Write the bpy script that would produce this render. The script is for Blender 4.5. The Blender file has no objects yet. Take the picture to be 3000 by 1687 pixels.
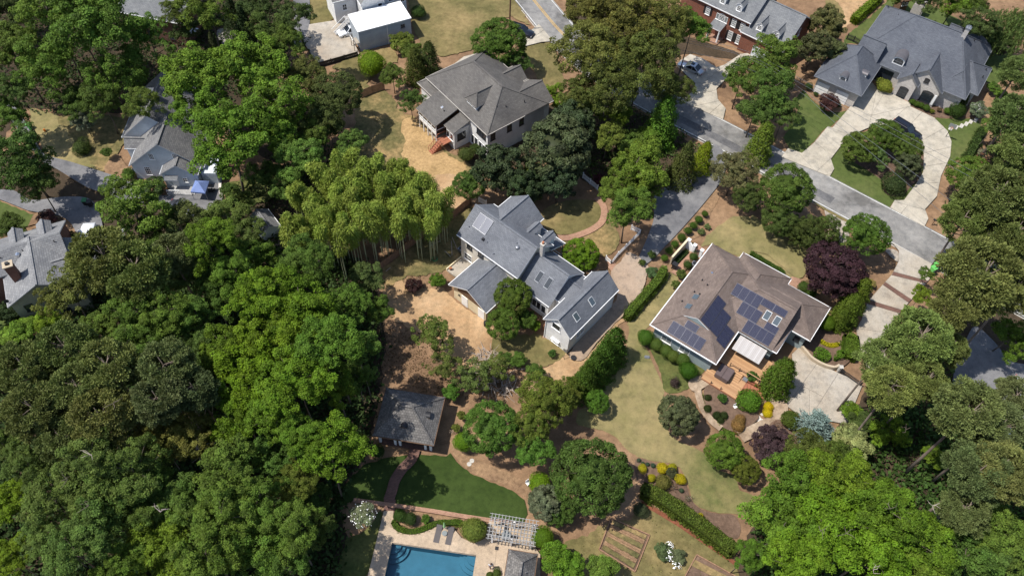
import bpy, bmesh, math, random
import numpy as np
from mathutils import Vector, Matrix
from mathutils.geometry import tessellate_polygon
random.seed(7)
rng = np.random.default_rng(11)
S = bpy.context.scene
C = S.collection
# ------------------------------------------------------------------ camera (drone 90 m up, 28 mm)
FPX, CX, CY, HGT = 2333.0, 1500.0, 843.5, 90.0
RW = np.array([[0.9981828, 0.06025855, 0.0], [0.04910312, -0.81339313, 0.57963825], [0.03492816, -0.57858493, -0.81487392]])
cam = bpy.data.cameras.new('camera'); cam.sensor_width = 36; cam.lens = 36 * FPX / 3000; cam.clip_end = 2000
co = bpy.data.objects.new('camera', cam); C.objects.link(co); S.camera = co
_r, _u, _b = RW[:, 0], -RW[:, 1], -RW[:, 2]
co.matrix_world = Matrix(((_r[0], _u[0], _b[0], 0), (_r[1], _u[1], _b[1], 0), (_r[2], _u[2], _b[2], HGT), (0, 0, 0, 1)))
# ------------------------------------------------------------------ sky, sun, exposure
SUN_EL, SUN_AZ = 62.0, 10.0           # shadows fall towards +X
wd = bpy.data.worlds.new('World'); S.world = wd; wd.use_nodes = True
nt = wd.node_tree; bg = nt.nodes['Background']
sk = nt.nodes.new('ShaderNodeTexSky'); sk.sky_type = 'NISHITA'; sk.sun_disc = False
sk.sun_elevation = math.radians(SUN_EL); sk.sun_rotation = math.radians(-90 - SUN_AZ)
nt.links.new(sk.outputs[0], bg.inputs[0]); bg.inputs[1].default_value = 0.125
sl = bpy.data.lights.new('sun', 'SUN'); sl.energy = 4.5; sl.angle = math.radians(0.5); sl.color = (1.0, 0.95, 0.87)
so = bpy.data.objects.new('sun', sl); C.objects.link(so)
_e, _a = math.radians(SUN_EL), math.radians(SUN_AZ)
so.rotation_euler = Vector((math.cos(_e) * math.cos(_a), math.cos(_e) * math.sin(_a), -math.sin(_e))).to_track_quat('-Z', 'Y').to_euler()
so.location = (-60, 60, 120)
S.view_settings.view_transform = 'Standard'; S.view_settings.look = 'None'
S.view_settings.exposure = 0.45; S.view_settings.gamma = 1.0

# ------------------------------------------------------------------ survey: photograph pixel + height -> place on the ground
def P(px, py, z=0.0):
    r = RW @ np.array([px - CX, py - CY, FPX]); t = (HGT - z) / -r[2]
    return Vector((r[0] * t, r[1] * t, z))
def mpp(p):                           # metres per photo pixel at a place
    v = RW.T @ (np.array(p) - np.array([0, 0, HGT])); return v[2] / FPX
K1, K2, KF = 800 / 2063, 800 / 1975, 3000 / 2576
ZO = {'1': (0, 0), '2': (700, 0), '3': (1400, 0), '4': (2200, 0), '5': (0, 520), '6': (700, 520), '7': (1300, 520), '8': (1800, 650), '9': (2200, 520),
      '10': (0, 1100), '11': (700, 1100), '12': (1400, 1100), '13': (2200, 1100), 'F': (0, 0), 'X': (0, 0),
      'd': (2040, 960), 'w': (1800, 640), 'p': (1400, 1480), 'g': (360, 250), 'e': (2000, 0), 'f': (960, 0), 'k': (0, 620)}
ZS = {'d': 420 / 1790, 'w': 300 / 1976, 'p': 220 / 1540, 'F': KF, 'X': 1.0, 'g': 300 / 1242, 'e': 420 / 2576, 'f': 300 / 1976, 'k': 320 / 1449}
def pxy(zn, x, y):
    s = ZS.get(zn) or (K1 if len(zn) == 1 else K2)
    return ZO[zn][0] + x * s, ZO[zn][1] + y * s
def W(zn, x, y, z=0.0): return P(*pxy(zn, x, y), z)
def WL(zn, flat, z=0.0): return [W(zn, flat[i], flat[i + 1], z) for i in range(0, len(flat), 2)]

# ------------------------------------------------------------------ materials
MATS = {}
def lin(h):
    h = h.lstrip('#'); v = [int(h[i:i + 2], 16) / 255 for i in (0, 2, 4)]
    return tuple(((c + .055) / 1.055) ** 2.4 if c > .04045 else c / 12.92 for c in v) + (1,)
def col(c): return lin(c) if isinstance(c, str) else tuple(c) + (1,) if len(c) == 3 else tuple(c)
def newmat(name):
    m = bpy.data.materials.new(name); m.use_nodes = True
    b = m.node_tree.nodes['Principled BSDF']; MATS[name] = m
    return m, m.node_tree, b
def node(t, ty, **kw):
    n = t.nodes.new(ty)
    for k, v in kw.items(): setattr(n, k, v)
    return n
def noise(t, vec, scale, detail=4, rough=.55):
    n = node(t, 'ShaderNodeTexNoise'); n.inputs['Scale'].default_value = scale; n.inputs['Detail'].default_value = detail; n.inputs['Roughness'].default_value = rough
    t.links.new(vec, n.inputs['Vector']); return n.outputs['Fac']
def ramp(t, fac, stops):
    n = node(t, 'ShaderNodeValToRGB'); e = n.color_ramp.elements
    while len(e) < len(stops): e.new(.5)
    for k, (p, c) in enumerate(stops): e[k].position = p; e[k].color = col(c)
    t.links.new(fac, n.inputs[0]); return n.outputs[0]
def mix(t, fac, a, b, mode='MIX'):
    n = node(t, 'ShaderNodeMix', data_type='RGBA', blend_type=mode)
    for i, v in ((0, fac), (6, a), (7, b)):
        if hasattr(v, 'default_value') or hasattr(v, 'is_linked'): t.links.new(v, n.inputs[i])
        else: n.inputs[i].default_value = v if i == 0 else col(v)
    return n.outputs[2]
def bump(t, b, fac, dist=.05, st=.6):
    n = node(t, 'ShaderNodeBump'); n.inputs['Strength'].default_value = st; n.inputs['Distance'].default_value = dist
    t.links.new(fac, n.inputs['Height']); t.links.new(n.outputs[0], b.inputs['Normal'])
def plain(name, c, rough=.6, metal=0., spec=.3, var=.12, scale=1.5):
    m, t, b = newmat(name); b.inputs['Roughness'].default_value = rough; b.inputs['Metallic'].default_value = metal
    b.inputs['Specular IOR Level'].default_value = spec
    g = node(t, 'ShaderNodeTexCoord').outputs['Object']; c = col(c)
    d = tuple(x * (1 - var) for x in c[:3]) + (1,); l = tuple(min(1, x * (1 + var)) for x in c[:3]) + (1,)
    t.links.new(ramp(t, noise(t, g, scale, 5, .65), [(.3, d), (.7, l)]), b.inputs['Base Color'])
    return m
def ground(name, big, small, sc=(.12, 1.6, 14), rough=.95, bmp=.04, mid=.5):
    """big: stops for the broad patches, small: stops multiplied on top for the fine mottling"""
    m, t, b = newmat(name); b.inputs['Roughness'].default_value = rough; b.inputs['Specular IOR Level'].default_value = .15
    p = node(t, 'ShaderNodeNewGeometry').outputs['Position']
    a = ramp(t, noise(t, p, sc[0], 6, .65), big); f = noise(t, p, sc[1], 6, .7); s = ramp(t, f, small)
    h = noise(t, p, sc[2], 3, .7)
    c = mix(t, 1.0, a, s, 'MULTIPLY'); c = mix(t, .55, c, ramp(t, h, [(.25, (.35, .35, .35)), (.75, (1.35, 1.35, 1.35))]), 'MULTIPLY')
    t.links.new(c, b.inputs['Base Color']); bump(t, b, h, bmp)
    return m
W1 = [(.25, (.55, .55, .55)), (.75, (1.25, 1.25, 1.25))]
W2 = [(.3, (.68, .69, .71)), (.5, (.98, .97, .96)), (.7, (1.16, 1.14, 1.12))]
soil = ground('soil', [(.3, (.15, .092, .055)), (.5, (.25, .155, .09)), (.7, (.34, .22, .13))], W1, (.09, .9, 9))
litter = ground('litter_with_painted_shade', [(.35, (.045, .034, .022)), (.65, (.085, .06, .038))], W1, (.2, 2.5, 18))  # leaf litter, its colour darkened to stand in for dense tree shade
mulch = ground('mulch', [(.35, (.11, .072, .052)), (.65, (.19, .125, .088))], W1, (.2, 2.5, 18))
straw = ground('pine_straw', [(.35, (.20, .125, .075)), (.65, (.31, .20, .115))], W1, (.25, 2, 16))
dirt = ground('bare_dirt', [(.3, (.27, .17, .095)), (.5, (.40, .265, .15)), (.7, (.50, .35, .215))], [(.3, (.7, .72, .7)), (.7, (1.15, 1.1, 1.05))], (.16, 1.3, 10))
drygrass = ground('dry_grass', [(.28, (.085, .085, .03)), (.47, (.16, .135, .055)), (.7, (.29, .215, .10))], W1, (.10, 1.1, 16))
patchgrass = ground('patchy_grass', [(.3, (.075, .085, .03)), (.5, (.17, .14, .06)), (.68, (.33, .225, .105))], W1, (.2, 1.6, 12))
tanlawn = ground('tan_lawn', [(.3, (.09, .11, .034)), (.42, (.175, .16, .066)), (.55, (.245, .205, .096)), (.7, (.33, .255, .125))], W2, (.09, .8, 20))
greenlawn = ground('green_lawn', [(.3, (.058, .083, .022)), (.5, (.080, .108, .030)), (.75, (.125, .135, .05))], W2, (.10, 1.2, 24))
mowlawn = ground('dark_lawn', [(.3, (.028, .050, .010)), (.7, (.050, .078, .018))], W2, (.12, 1.2, 24))
wildgrass = ground('wild_grass', [(.3, (.05, .075, .02)), (.6, (.12, .125, .04))], W1, (.3, 2.5, 18))
asphalt = ground('asphalt', [(.36, (.13, .127, .122)), (.47, (.21, .206, .20)), (.56, (.24, .235, .226)), (.66, (.285, .28, .27))], W2, (.14, 1.1, 20), .9, .012)
drivetar = ground('drive_asphalt', [(.35, (.13, .13, .138)), (.65, (.20, .20, .205))], W2, (.15, 1.0, 20), .9, .012)
gravel = ground('gravel', [(.3, (.29, .215, .155)), (.5, (.37, .285, .215)), (.7, (.33, .275, .22))], W2, (.12, 1.6, 16), .95, .03)
greygravel = ground('grey_gravel', [(.3, (.17, .16, .15)), (.7, (.30, .28, .25))], W1, (.3, 2.2, 16), .95, .03)
concrete = ground('concrete', [(.28, (.33, .295, .24)), (.5, (.42, .385, .32)), (.72, (.47, .435, .375))], W2, (.16, 1.0, 14), .85, .008)
greyconcrete = ground('grey_concrete', [(.25, (.30, .24, .18)), (.5, (.37, .33, .275)), (.75, (.405, .38, .34))], W2, (.13, .9, 14), .85, .008)
palestone = ground('pool_deck_concrete', [(.3, (.38, .295, .21)), (.7, (.47, .375, .28))], W2, (.3, 1.5, 16), .85, .006)
flagstone = ground('flagstone', [(.3, (.24, .17, .115)), (.5, (.36, .27, .19)), (.7, (.44, .35, .26))], W1, (.5, 2.2, 14), .9, .02)
rubble = ground('rubble', [(.35, (.2, .17, .14)), (.6, (.42, .37, .31))], W1, (.8, 4, 14), .9, .05)

def brickmat(name, c1, c2, mort, bw, bh, ms=.012, rough=.85, big=None, off=.5, bmp=.01, uv=True, sq=.0):
    m, t, b = newmat(name); b.inputs['Roughness'].default_value = rough; b.inputs['Specular IOR Level'].default_value = .2
    v = node(t, 'ShaderNodeUVMap').outputs[0] if uv else node(t, 'ShaderNodeNewGeometry').outputs['Position']
    n = node(t, 'ShaderNodeTexBrick', offset=off); n.inputs['Scale'].default_value = 1
    n.inputs['Brick Width'].default_value = bw; n.inputs['Row Height'].default_value = bh; n.inputs['Mortar Size'].default_value = ms; n.inputs['Mortar Smooth'].default_value = .3
    n.inputs['Bias'].default_value = sq
    n.inputs['Color1'].default_value = col(c1); n.inputs['Color2'].default_value = col(c2); n.inputs['Mortar'].default_value = col(mort)
    t.links.new(v, n.inputs['Vector'])
    p = node(t, 'ShaderNodeNewGeometry').outputs['Position']
    c = mix(t, 1.0, n.outputs['Color'], ramp(t, noise(t, p, .35, 6, .6), big or [(.3, (.8, .8, .82)), (.7, (1.15, 1.14, 1.12))]), 'MULTIPLY')
    c = mix(t, .5, c, ramp(t, noise(t, p, 5.0, 4, .75), [(.25, (.8, .8, .8)), (.75, (1.15, 1.15, 1.15))]), 'MULTIPLY')
    t.links.new(c, b.inputs['Base Color']); bump(t, b, n.outputs['Fac'], -bmp)
    return m
def shingle(name, c1, c2, mort, bw=.45, bh=.2): return brickmat(name, c1, c2, mort, bw, bh, .016, .92)
sh_blue = shingle('blue_grey_shingles', (.128, .136, .152), (.168, .178, .198), (.09, .096, .11))
sh_brown = shingle('brown_shingles', (.135, .105, .091), (.185, .146, .127), (.095, .074, .064))
sh_grey = shingle('warm_grey_shingles', (0.100, 0.094, 0.088), (0.132, 0.125, 0.117), (0.072, 0.068, 0.064))
sh_slate = shingle('slate_grey_shingles', (0.085, 0.092, 0.110), (0.111, 0.121, 0.141), (0.059, 0.067, 0.081), .4, .16)
sh_pale = shingle('pale_grey_shingles', (0.143, 0.150, 0.160), (0.190, 0.197, 0.204), (0.095, 0.102, 0.109))
sh_left = shingle('light_grey_shingles', (0.175, 0.179, 0.186), (0.236, 0.239, 0.243), (0.091, 0.091, 0.095), .5, .27)
sh_mid = shingle('mid_grey_shingles', (0.139, 0.139, 0.143), (0.205, 0.205, 0.205), (0.074, 0.074, 0.078), .4, .24)
sh_shake = shingle('weathered_shakes', (.105, .10, .097), (.19, .18, .17), (.04, .038, .036), .32, .3)
brick_red = brickmat('red_brick', (.16, .048, .028), (.24, .075, .04), (.22, .17, .14), .24, .085)
brick_dark = brickmat('dark_red_brick', (.13, .05, .034), (.17, .07, .045), (.16, .12, .10), .24, .085)
brick_pale = brickmat('whitewashed_brick', (.42, .39, .36), (.55, .52, .49), (.48, .46, .43), .3, .11)
brick_path = brickmat('brick_paving', (.28, .15, .10), (.38, .22, .15), (.24, .17, .12), .24, .12, .012, uv=False)
brick_band = brickmat('dark_brick_paving', (.12, .065, .05), (.17, .09, .07), (.10, .07, .06), .24, .12, .012, uv=False)
siding_w = brickmat('white_siding', (.72, .72, .71), (.75, .75, .74), (.52, .53, .55), 40, .19, .012, .6)
siding_c = brickmat('cream_siding', (.66, .61, .52), (.69, .64, .55), (.50, .47, .41), 40, .19, .012, .6)
siding_g = brickmat('grey_blue_siding', (.27, .335, .345), (.29, .355, .365), (.2, .25, .26), 40, .22, .012, .6)
siding_f = brickmat('slate_blue_siding', (.34, .385, .43), (.36, .405, .45), (.27, .31, .35), 40, .22, .012, .6)
frame_m = plain('panel_frame', (.09, .095, .12), .4, .5)
siding_o = brickmat('olive_siding', (.25, .245, .19), (.27, .26, .2), (.19, .18, .14), 40, .22, .012, .6)
siding_b = brickmat('pale_blue_siding', (.55, .60, .64), (.58, .63, .67), (.44, .49, .53), 40, .2, .012, .6)
stucco_y = plain('cream_stucco', (.62, .53, .36), .9)
fascia = plain('white_trim', (.80, .80, .80), .45, var=.04)
white = plain('white_paint', (.78, .78, .77), .5, var=.06)
flatroof = plain('white_membrane', (.80, .80, .79), .6, var=.10, scale=.6)
darkmetal = plain('dark_metal', (.03, .03, .033), .45, .3)
greymetal = plain('grey_metal', (.30, .31, .33), .4, .7)
chrome = plain('bright_metal', (.65, .66, .68), .25, .9)
copper = plain('barrel_roof_metal', (.16, .15, .155), .4, .5)
rubber = plain('black_rubber', (.012, .012, .012), .8)
blackplastic = plain('black_plastic', (.02, .02, .022), .5)
beige = plain('beige_render', (.42, .345, .25), .9)
darkwood = plain('dark_brown_wood', (.13, .075, .045), .8, var=.3, scale=4)
redwood = plain('redwood_stain', (.30, .115, .065), .75, var=.25, scale=3)
fencewood = plain('fence_wood', (.24, .14, .085), .85, var=.3, scale=3)
greywood = plain('weathered_grey_wood', (.30, .295, .29), .85, var=.2, scale=3)
bark = plain('bark', (.105, .085, .068), .95, var=.4, scale=2)
pinebark = plain('pine_bark', (.17, .135, .11), .95, var=.4, scale=2)
culm = plain('bamboo_culm', (.40, .42, .25), .5, var=.2, scale=2)
deadwood = plain('dead_branch', (.34, .29, .25), .9, var=.3)
rock = plain('pale_rock', (.52, .49, .45), .9, var=.3, scale=3)
curb = plain('kerb_concrete', (.42, .40, .36), .85, var=.2, scale=2)
paint_w = plain('road_paint_white', (.58, .58, .56), .7, var=.25, scale=2)
paint_y = plain('road_paint_yellow', (.52, .30, .04), .7, var=.2, scale=3)
limegreen = plain('lime_green_plastic', (.12, .42, .10), .45, var=.05)
green_d = plain('dark_green_plastic', (.03, .16, .06), .5)
tentblue = plain('blue_canvas', (.15, .21, .42), .7, var=.15)
orange = plain('orange_plastic', (.7, .2, .02), .5)
redcloth = plain('red_cloth', (.5, .05, .06), .8)
bluecloth = plain('blue_cloth', (.04, .06, .25), .8)
skin = plain('skin', (.40, .22, .15), .6)
shirt = plain('pale_blue_shirt', (.52, .62, .72), .8)
trousers = plain('dark_shorts', (.04, .045, .06), .8)
hair = plain('dark_hair', (.03, .02, .015), .7)
shadecloth = plain('grey_cover', (.085, .075, .075), .6)
tub_brown = plain('spa_cover_brown', (.105, .078, .076), .55)
terracotta = plain('terracotta', (.35, .14, .07), .8)
slatpurple = plain('purple_paving', (.17, .11, .115), .9)
def stripes(name, c1, c2, w, axis=0, rough=.6):
    m, t, b = newmat(name); b.inputs['Roughness'].default_value = rough
    v = node(t, 'ShaderNodeUVMap').outputs[0]; s = node(t, 'ShaderNodeSeparateXYZ'); t.links.new(v, s.inputs[0])
    q = node(t, 'ShaderNodeMath', operation='MULTIPLY'); q.inputs[1].default_value = 1 / w; t.links.new(s.outputs[axis], q.inputs[0])
    fl = node(t, 'ShaderNodeMath', operation='FLOOR'); t.links.new(q.outputs[0], fl.inputs[0])
    wn = node(t, 'ShaderNodeTexWhiteNoise', noise_dimensions='1D'); t.links.new(fl.outputs[0], wn.inputs['W'])
    fr = node(t, 'ShaderNodeMath', operation='FRACT'); t.links.new(q.outputs[0], fr.inputs[0])
    c = mix(t, wn.outputs[0], c1, c2); g = node(t, 'ShaderNodeMath', operation='LESS_THAN'); g.inputs[1].default_value = .08; t.links.new(fr.outputs[0], g.inputs[0])
    c = mix(t, g.outputs[0], c, tuple(x * .35 for x in col(c1)[:3])); t.links.new(c, b.inputs['Base Color'])
    return m
deckwood = stripes('cedar_deck_boards', (.32, .175, .085), (.46, .275, .14), .14, 1)
browndeck = stripes('brown_boards', (.16, .11, .085), (.24, .17, .13), .16, 1)
awning_m = stripes('ribbed_awning', (.36, .335, .32), (.44, .42, .41), .21, 0)
# glass, water, solar
def glassy(name, c, rough=.06, spec=.6):
    m, t, b = newmat(name); b.inputs['Base Color'].default_value = col(c); b.inputs['Roughness'].default_value = rough; b.inputs['Specular IOR Level'].default_value = spec
    return m
glass = glassy('window_glass', (.022, .028, .036)); skyglass = glassy('skylight_glass', (.07, .09, .105)); carglass = glassy('car_glass', (.012, .015, .02), .04)
blindglass = glassy('blind_glass', (.2, .22, .22), .15)
m, t, b = newmat('solar_cells'); b.inputs['Roughness'].default_value = .2; b.inputs['Specular IOR Level'].default_value = .22
n = node(t, 'ShaderNodeTexBrick', offset=0.0); t.links.new(node(t, 'ShaderNodeUVMap').outputs[0], n.inputs['Vector'])
for k, v in (('Scale', 1), ('Brick Width', .163), ('Row Height', .163), ('Mortar Size', .010)): n.inputs[k].default_value = v
n.inputs['Color1'].default_value = (.009, .011, .03, 1); n.inputs['Color2'].default_value = (.012, .014, .036, 1); n.inputs['Mortar'].default_value = (.10, .105, .15, 1)
t.links.new(n.outputs[0], b.inputs['Base Color']); solar = m
m, t, b = newmat('thermal_panel'); b.inputs['Roughness'].default_value = .35
n = node(t, 'ShaderNodeTexBrick', offset=0.0); t.links.new(node(t, 'ShaderNodeUVMap').outputs[0], n.inputs['Vector'])
for k, v in (('Scale', 1), ('Brick Width', .12), ('Row Height', 30.), ('Mortar Size', .02)): n.inputs[k].default_value = v
n.inputs['Color1'].default_value = (.14, .145, .17, 1); n.inputs['Color2'].default_value = (.17, .175, .205, 1); n.inputs['Mortar'].default_value = (.22, .225, .25, 1)
t.links.new(n.outputs[0], b.inputs['Base Color']); thermal = m
m, t, b = newmat('pool_water'); b.inputs['Base Color'].default_value = (.9, .95, 1, 1); b.inputs['Roughness'].default_value = .04
p = node(t, 'ShaderNodeNewGeometry').outputs['Position']; bump(t, b, noise(t, p, 2.2, 3, .5), .05, .3)
tp = node(t, 'ShaderNodeBsdfTransparent'); tp.inputs[0].default_value = (.62, .84, .92, 1); fr = node(t, 'ShaderNodeFresnel'); fr.inputs[0].default_value = 1.33
gl = node(t, 'ShaderNodeBsdfGlossy'); gl.inputs['Roughness'].default_value = .05; mx = node(t, 'ShaderNodeMixShader')
t.links.new(fr.outputs[0], mx.inputs[0]); t.links.new(tp.outputs[0], mx.inputs[1]); t.links.new(gl.outputs[0], mx.inputs[2]); t.links.new(mx.outputs[0], t.nodes['Material Output'].inputs[0]); water = m
pooltile = plain('pool_plaster', (.07, .155, .205), .6, var=.12, scale=.8)
def paint(name, c, metal=.4, rough=.25):
    m, t, b = newmat(name); b.inputs['Base Color'].default_value = col(c); b.inputs['Metallic'].default_value = metal; b.inputs['Roughness'].default_value = rough
    b.inputs['Coat Weight'].default_value = .5; return m
pnt_silver = paint('silver_paint', (.55, .56, .58), .7, .3); pnt_white = paint('white_car_paint', (.70, .72, .75), .1, .3)
pnt_black = paint('black_paint', (.012, .013, .02), .2, .2); pnt_grey = paint('dark_grey_paint', (.06, .065, .08), .4, .3)
lamp_w = glassy('headlamp', (.55, .57, .6), .1); lamp_r = glassy('tail_lamp', (.3, .01, .01), .15)
# foliage: colour comes from the object's own colour, mottled leaf by leaf
def leafmat(name, gloss=.35, trans=.22, var=(.62, 1.38), hue=.12):
    m, t, b = newmat(name); oi = node(t, 'ShaderNodeObjectInfo'); at = node(t, 'ShaderNodeAttribute', attribute_name='rnd')
    c = mix(t, 1.0, oi.outputs['Color'], ramp(t, at.outputs['Fac'], [(0, (var[0],) * 3), (1, (var[1],) * 3)]), 'MULTIPLY')
    p = node(t, 'ShaderNodeNewGeometry').outputs['Position']
    c = mix(t, 1.0, c, ramp(t, noise(t, p, .8, 3, .6), [(.3, (1 - hue, 1 - hue * .2, 1 - hue)), (.7, (1 + hue * 1.3, 1 + hue * .4, 1.))]), 'MULTIPLY')
    t.links.new(c, b.inputs['Base Color']); b.inputs['Roughness'].default_value = .6; b.inputs['Specular IOR Level'].default_value = gloss
    tr = node(t, 'ShaderNodeBsdfTranslucent'); t.links.new(mix(t, 1.0, c, (1.25, 1.25, .6), 'MULTIPLY'), tr.inputs[0])
    mx = node(t, 'ShaderNodeMixShader'); mx.inputs[0].default_value = trans
    t.links.new(b.outputs[0], mx.inputs[1]); t.links.new(tr.outputs[0], mx.inputs[2])
    t.links.new(mx.outputs[0], t.nodes['Material Output'].inputs[0]); return m
leaf = leafmat('leaves', .10, .25, (.45, 1.55), .10); leafgloss = leafmat('glossy_leaves', .16, .1, (.4, 1.6), .10); needle = leafmat('needles', .08, .15, (.5, 1.5), .06)
petal = plain('white_petals', (.8, .8, .78), .7)
# ------------------------------------------------------------------ object helpers
def link(o, parent=None):
    C.objects.link(o)
    if parent is not None: o.parent = parent
    return o
def tag(o, label, cat=None, group=None, kind=None):
    if label: o['label'] = label
    if cat: o['category'] = cat
    if group: o['group'] = group
    if kind: o['kind'] = kind
    return o
def thing(name, label, cat, loc=(0, 0, 0), rz=0.0, group=None):
    o = bpy.data.objects.new(name, None); o.empty_display_size = .3; link(o); o.location = loc; o.rotation_euler = (0, 0, math.radians(rz))
    return tag(o, label, cat, group)
def copy_tree(o, parent=None):
    c = o.copy(); C.objects.link(c); c.parent = parent
    for ch in list(o.children): copy_tree(ch, c)
    return c
class MB:
    def __init__(s): s.v = []; s.f = []; s.m = []
    def face(s, pts, m=0):
        i = len(s.v); s.v += [tuple(p) for p in pts]; s.f.append(tuple(range(i, i + len(pts)))); s.m.append(m)
    def poly(s, vs, fs, m=0):
        i = len(s.v); s.v += [tuple(p) for p in vs]
        for f in fs: s.f.append(tuple(i + k for k in f)); s.m.append(m if isinstance(m, int) else m[len(s.m) % len(m)])
        return s
    def box(s, x0, x1, y0, y1, z0, z1, m=0):
        v = [(x0, y0, z0), (x1, y0, z0), (x1, y1, z0), (x0, y1, z0), (x0, y0, z1), (x1, y0, z1), (x1, y1, z1), (x0, y1, z1)]
        return s.poly(v, [(3, 2, 1, 0), (4, 5, 6, 7), (0, 1, 5, 4), (1, 2, 6, 5), (2, 3, 7, 6), (3, 0, 4, 7)], m)
    def bar(s, a, b, w, h, m=0):       # a beam from a to b, w wide, h tall, centred
        a, b = Vector(a), Vector(b); d = (b - a).normalized(); up = Vector((0, 0, 1)) if abs(d.z) < .95 else Vector((1, 0, 0))
        r = d.cross(up).normalized() * w / 2; u = r.cross(d).normalized() * h / 2
        v = [a - r - u, a + r - u, a + r + u, a - r + u, b - r - u, b + r - u, b + r + u, b - r + u]
        return s.poly(v, [(0, 1, 2, 3), (7, 6, 5, 4), (0, 4, 5, 1), (1, 5, 6, 2), (2, 6, 7, 3), (3, 7, 4, 0)], m)
    def tube(s, pts, rad, n=6, m=0, cap=True):
        pts = [Vector(p) for p in pts]; rs = rad if isinstance(rad, (list, tuple)) else [rad] * len(pts); i0 = len(s.v)
        for k, p in enumerate(pts):
            d = (pts[min(k + 1, len(pts) - 1)] - pts[max(k - 1, 0)]).normalized(); a = d.orthogonal().normalized() if abs(d.z) < .99 else Vector((1, 0, 0)); bb = d.cross(a)
            a = bb.cross(d)
            for j in range(n):
                q = 2 * math.pi * j / n; s.v.append(tuple(p + (a * math.cos(q) + bb * math.sin(q)) * rs[k]))
        for k in range(len(pts) - 1):
            for j in range(n):
                s.f.append((i0 + k * n + j, i0 + k * n + (j + 1) % n, i0 + (k + 1) * n + (j + 1) % n, i0 + (k + 1) * n + j)); s.m.append(m)
        if cap:
            s.f.append(tuple(i0 + j for j in range(n))[::-1]); s.m.append(m); e = i0 + (len(pts) - 1) * n; s.f.append(tuple(e + j for j in range(n))); s.m.append(m)
        return s
    def prism(s, prof, a0, a1, axis, m=0, mend=None):
        """profile [(t,z)..] ccw in the plane across 'axis', swept a0..a1"""
        q = (lambda a, t, z: (a, t, z)) if axis == 'u' else (lambda a, t, z: (t, a, z))
        n = len(prof); v = [q(a0, *p) for p in prof] + [q(a1, *p) for p in prof]; i = len(s.v); s.v += v
        for k in range(n):
            f = (k, (k + 1) % n, n + (k + 1) % n, n + k); s.f.append(tuple(i + x for x in f)); s.m.append(m)
        me = m if mend is None else mend
        s.f.append(tuple(i + k for k in range(n))[::-1]); s.m.append(me); s.f.append(tuple(i + n + k for k in range(n))); s.m.append(me)
        return s
    def build(s, name, mats, parent=None, smooth=False, loc=None, uv=True):
        me = bpy.data.meshes.new(name); me.from_pydata(s.v, [], s.f); mats = mats if isinstance(mats, (list, tuple)) else [mats]
        for x in mats: me.materials.append(x)
        me.polygons.foreach_set('material_index', s.m)
        bmm = bmesh.new(); bmm.from_mesh(me); bmesh.ops.recalc_face_normals(bmm, faces=bmm.faces)
        if uv:
            L = bmm.loops.layers.uv.new('UVMap')
            for f in bmm.faces:
                nn = f.normal
                if abs(nn.z) > .999: tt = Vector((1, 0, 0)); bb = Vector((0, 1, 0))
                else: tt = Vector((0, 0, 1)).cross(nn).normalized(); bb = nn.cross(tt)
                for l in f.loops: p = l.vert.co; l[L].uv = (p.dot(tt), p.dot(bb))
        bmm.to_mesh(me); bmm.free()
        if smooth: me.polygons.foreach_set('use_smooth', [True] * len(me.polygons))
        o = bpy.data.objects.new(name, me); link(o, parent)
        if loc is not None: o.location = loc
        return o
# ------------------------------------------------------------------ ground sheets
def crsm(pts, n=6, closed=True):       # smooth outline through the points
    out = []; N = len(pts); R = range(N) if closed else range(N - 1)
    for i in R:
        p = [pts[(i + k) % N] if closed else pts[min(max(i + k, 0), N - 1)] for k in (-1, 0, 1, 2)]
        for k in range(n):
            t = k / n
            out.append(.5 * ((2 * p[1]) + (p[2] - p[0]) * t + (2 * p[0] - 5 * p[1] + 4 * p[2] - p[3]) * t * t + (3 * p[1] - p[0] - 3 * p[2] + p[3]) * t ** 3))
    if not closed: out.append(pts[-1])
    return out
LAYER = [0.004]
def sheet(name, pts, mt, label, smooth=True, rag=0.0, z=None, kind='structure'):
    if z is None: LAYER[0] += .004; z = LAYER[0]
    if smooth: pts = crsm(pts)
    if rag:
        q = []; N = len(pts)
        for i in range(N):
            a, b = pts[i], pts[(i + 1) % N]; k = max(1, int((b - a).length / .5))
            q += [a.lerp(b, j / k) + Vector((random.gauss(0, rag), random.gauss(0, rag), 0)) for j in range(k)]
        pts = q
    pts = [Vector((p.x, p.y, z)) for p in pts]; tr = tessellate_polygon([pts])
    me = bpy.data.meshes.new(name); me.from_pydata([tuple(p) for p in pts], [], [tuple(t) for t in tr]); me.materials.append(mt)
    bm_ = bmesh.new(); bm_.from_mesh(me); bmesh.ops.recalc_face_normals(bm_, faces=bm_.faces)
    if sum(f.normal.z for f in bm_.faces) < 0: bmesh.ops.reverse_faces(bm_, faces=bm_.faces)
    bm_.to_mesh(me); bm_.free()
    return tag(link(bpy.data.objects.new(name, me)), label, kind=kind)
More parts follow.
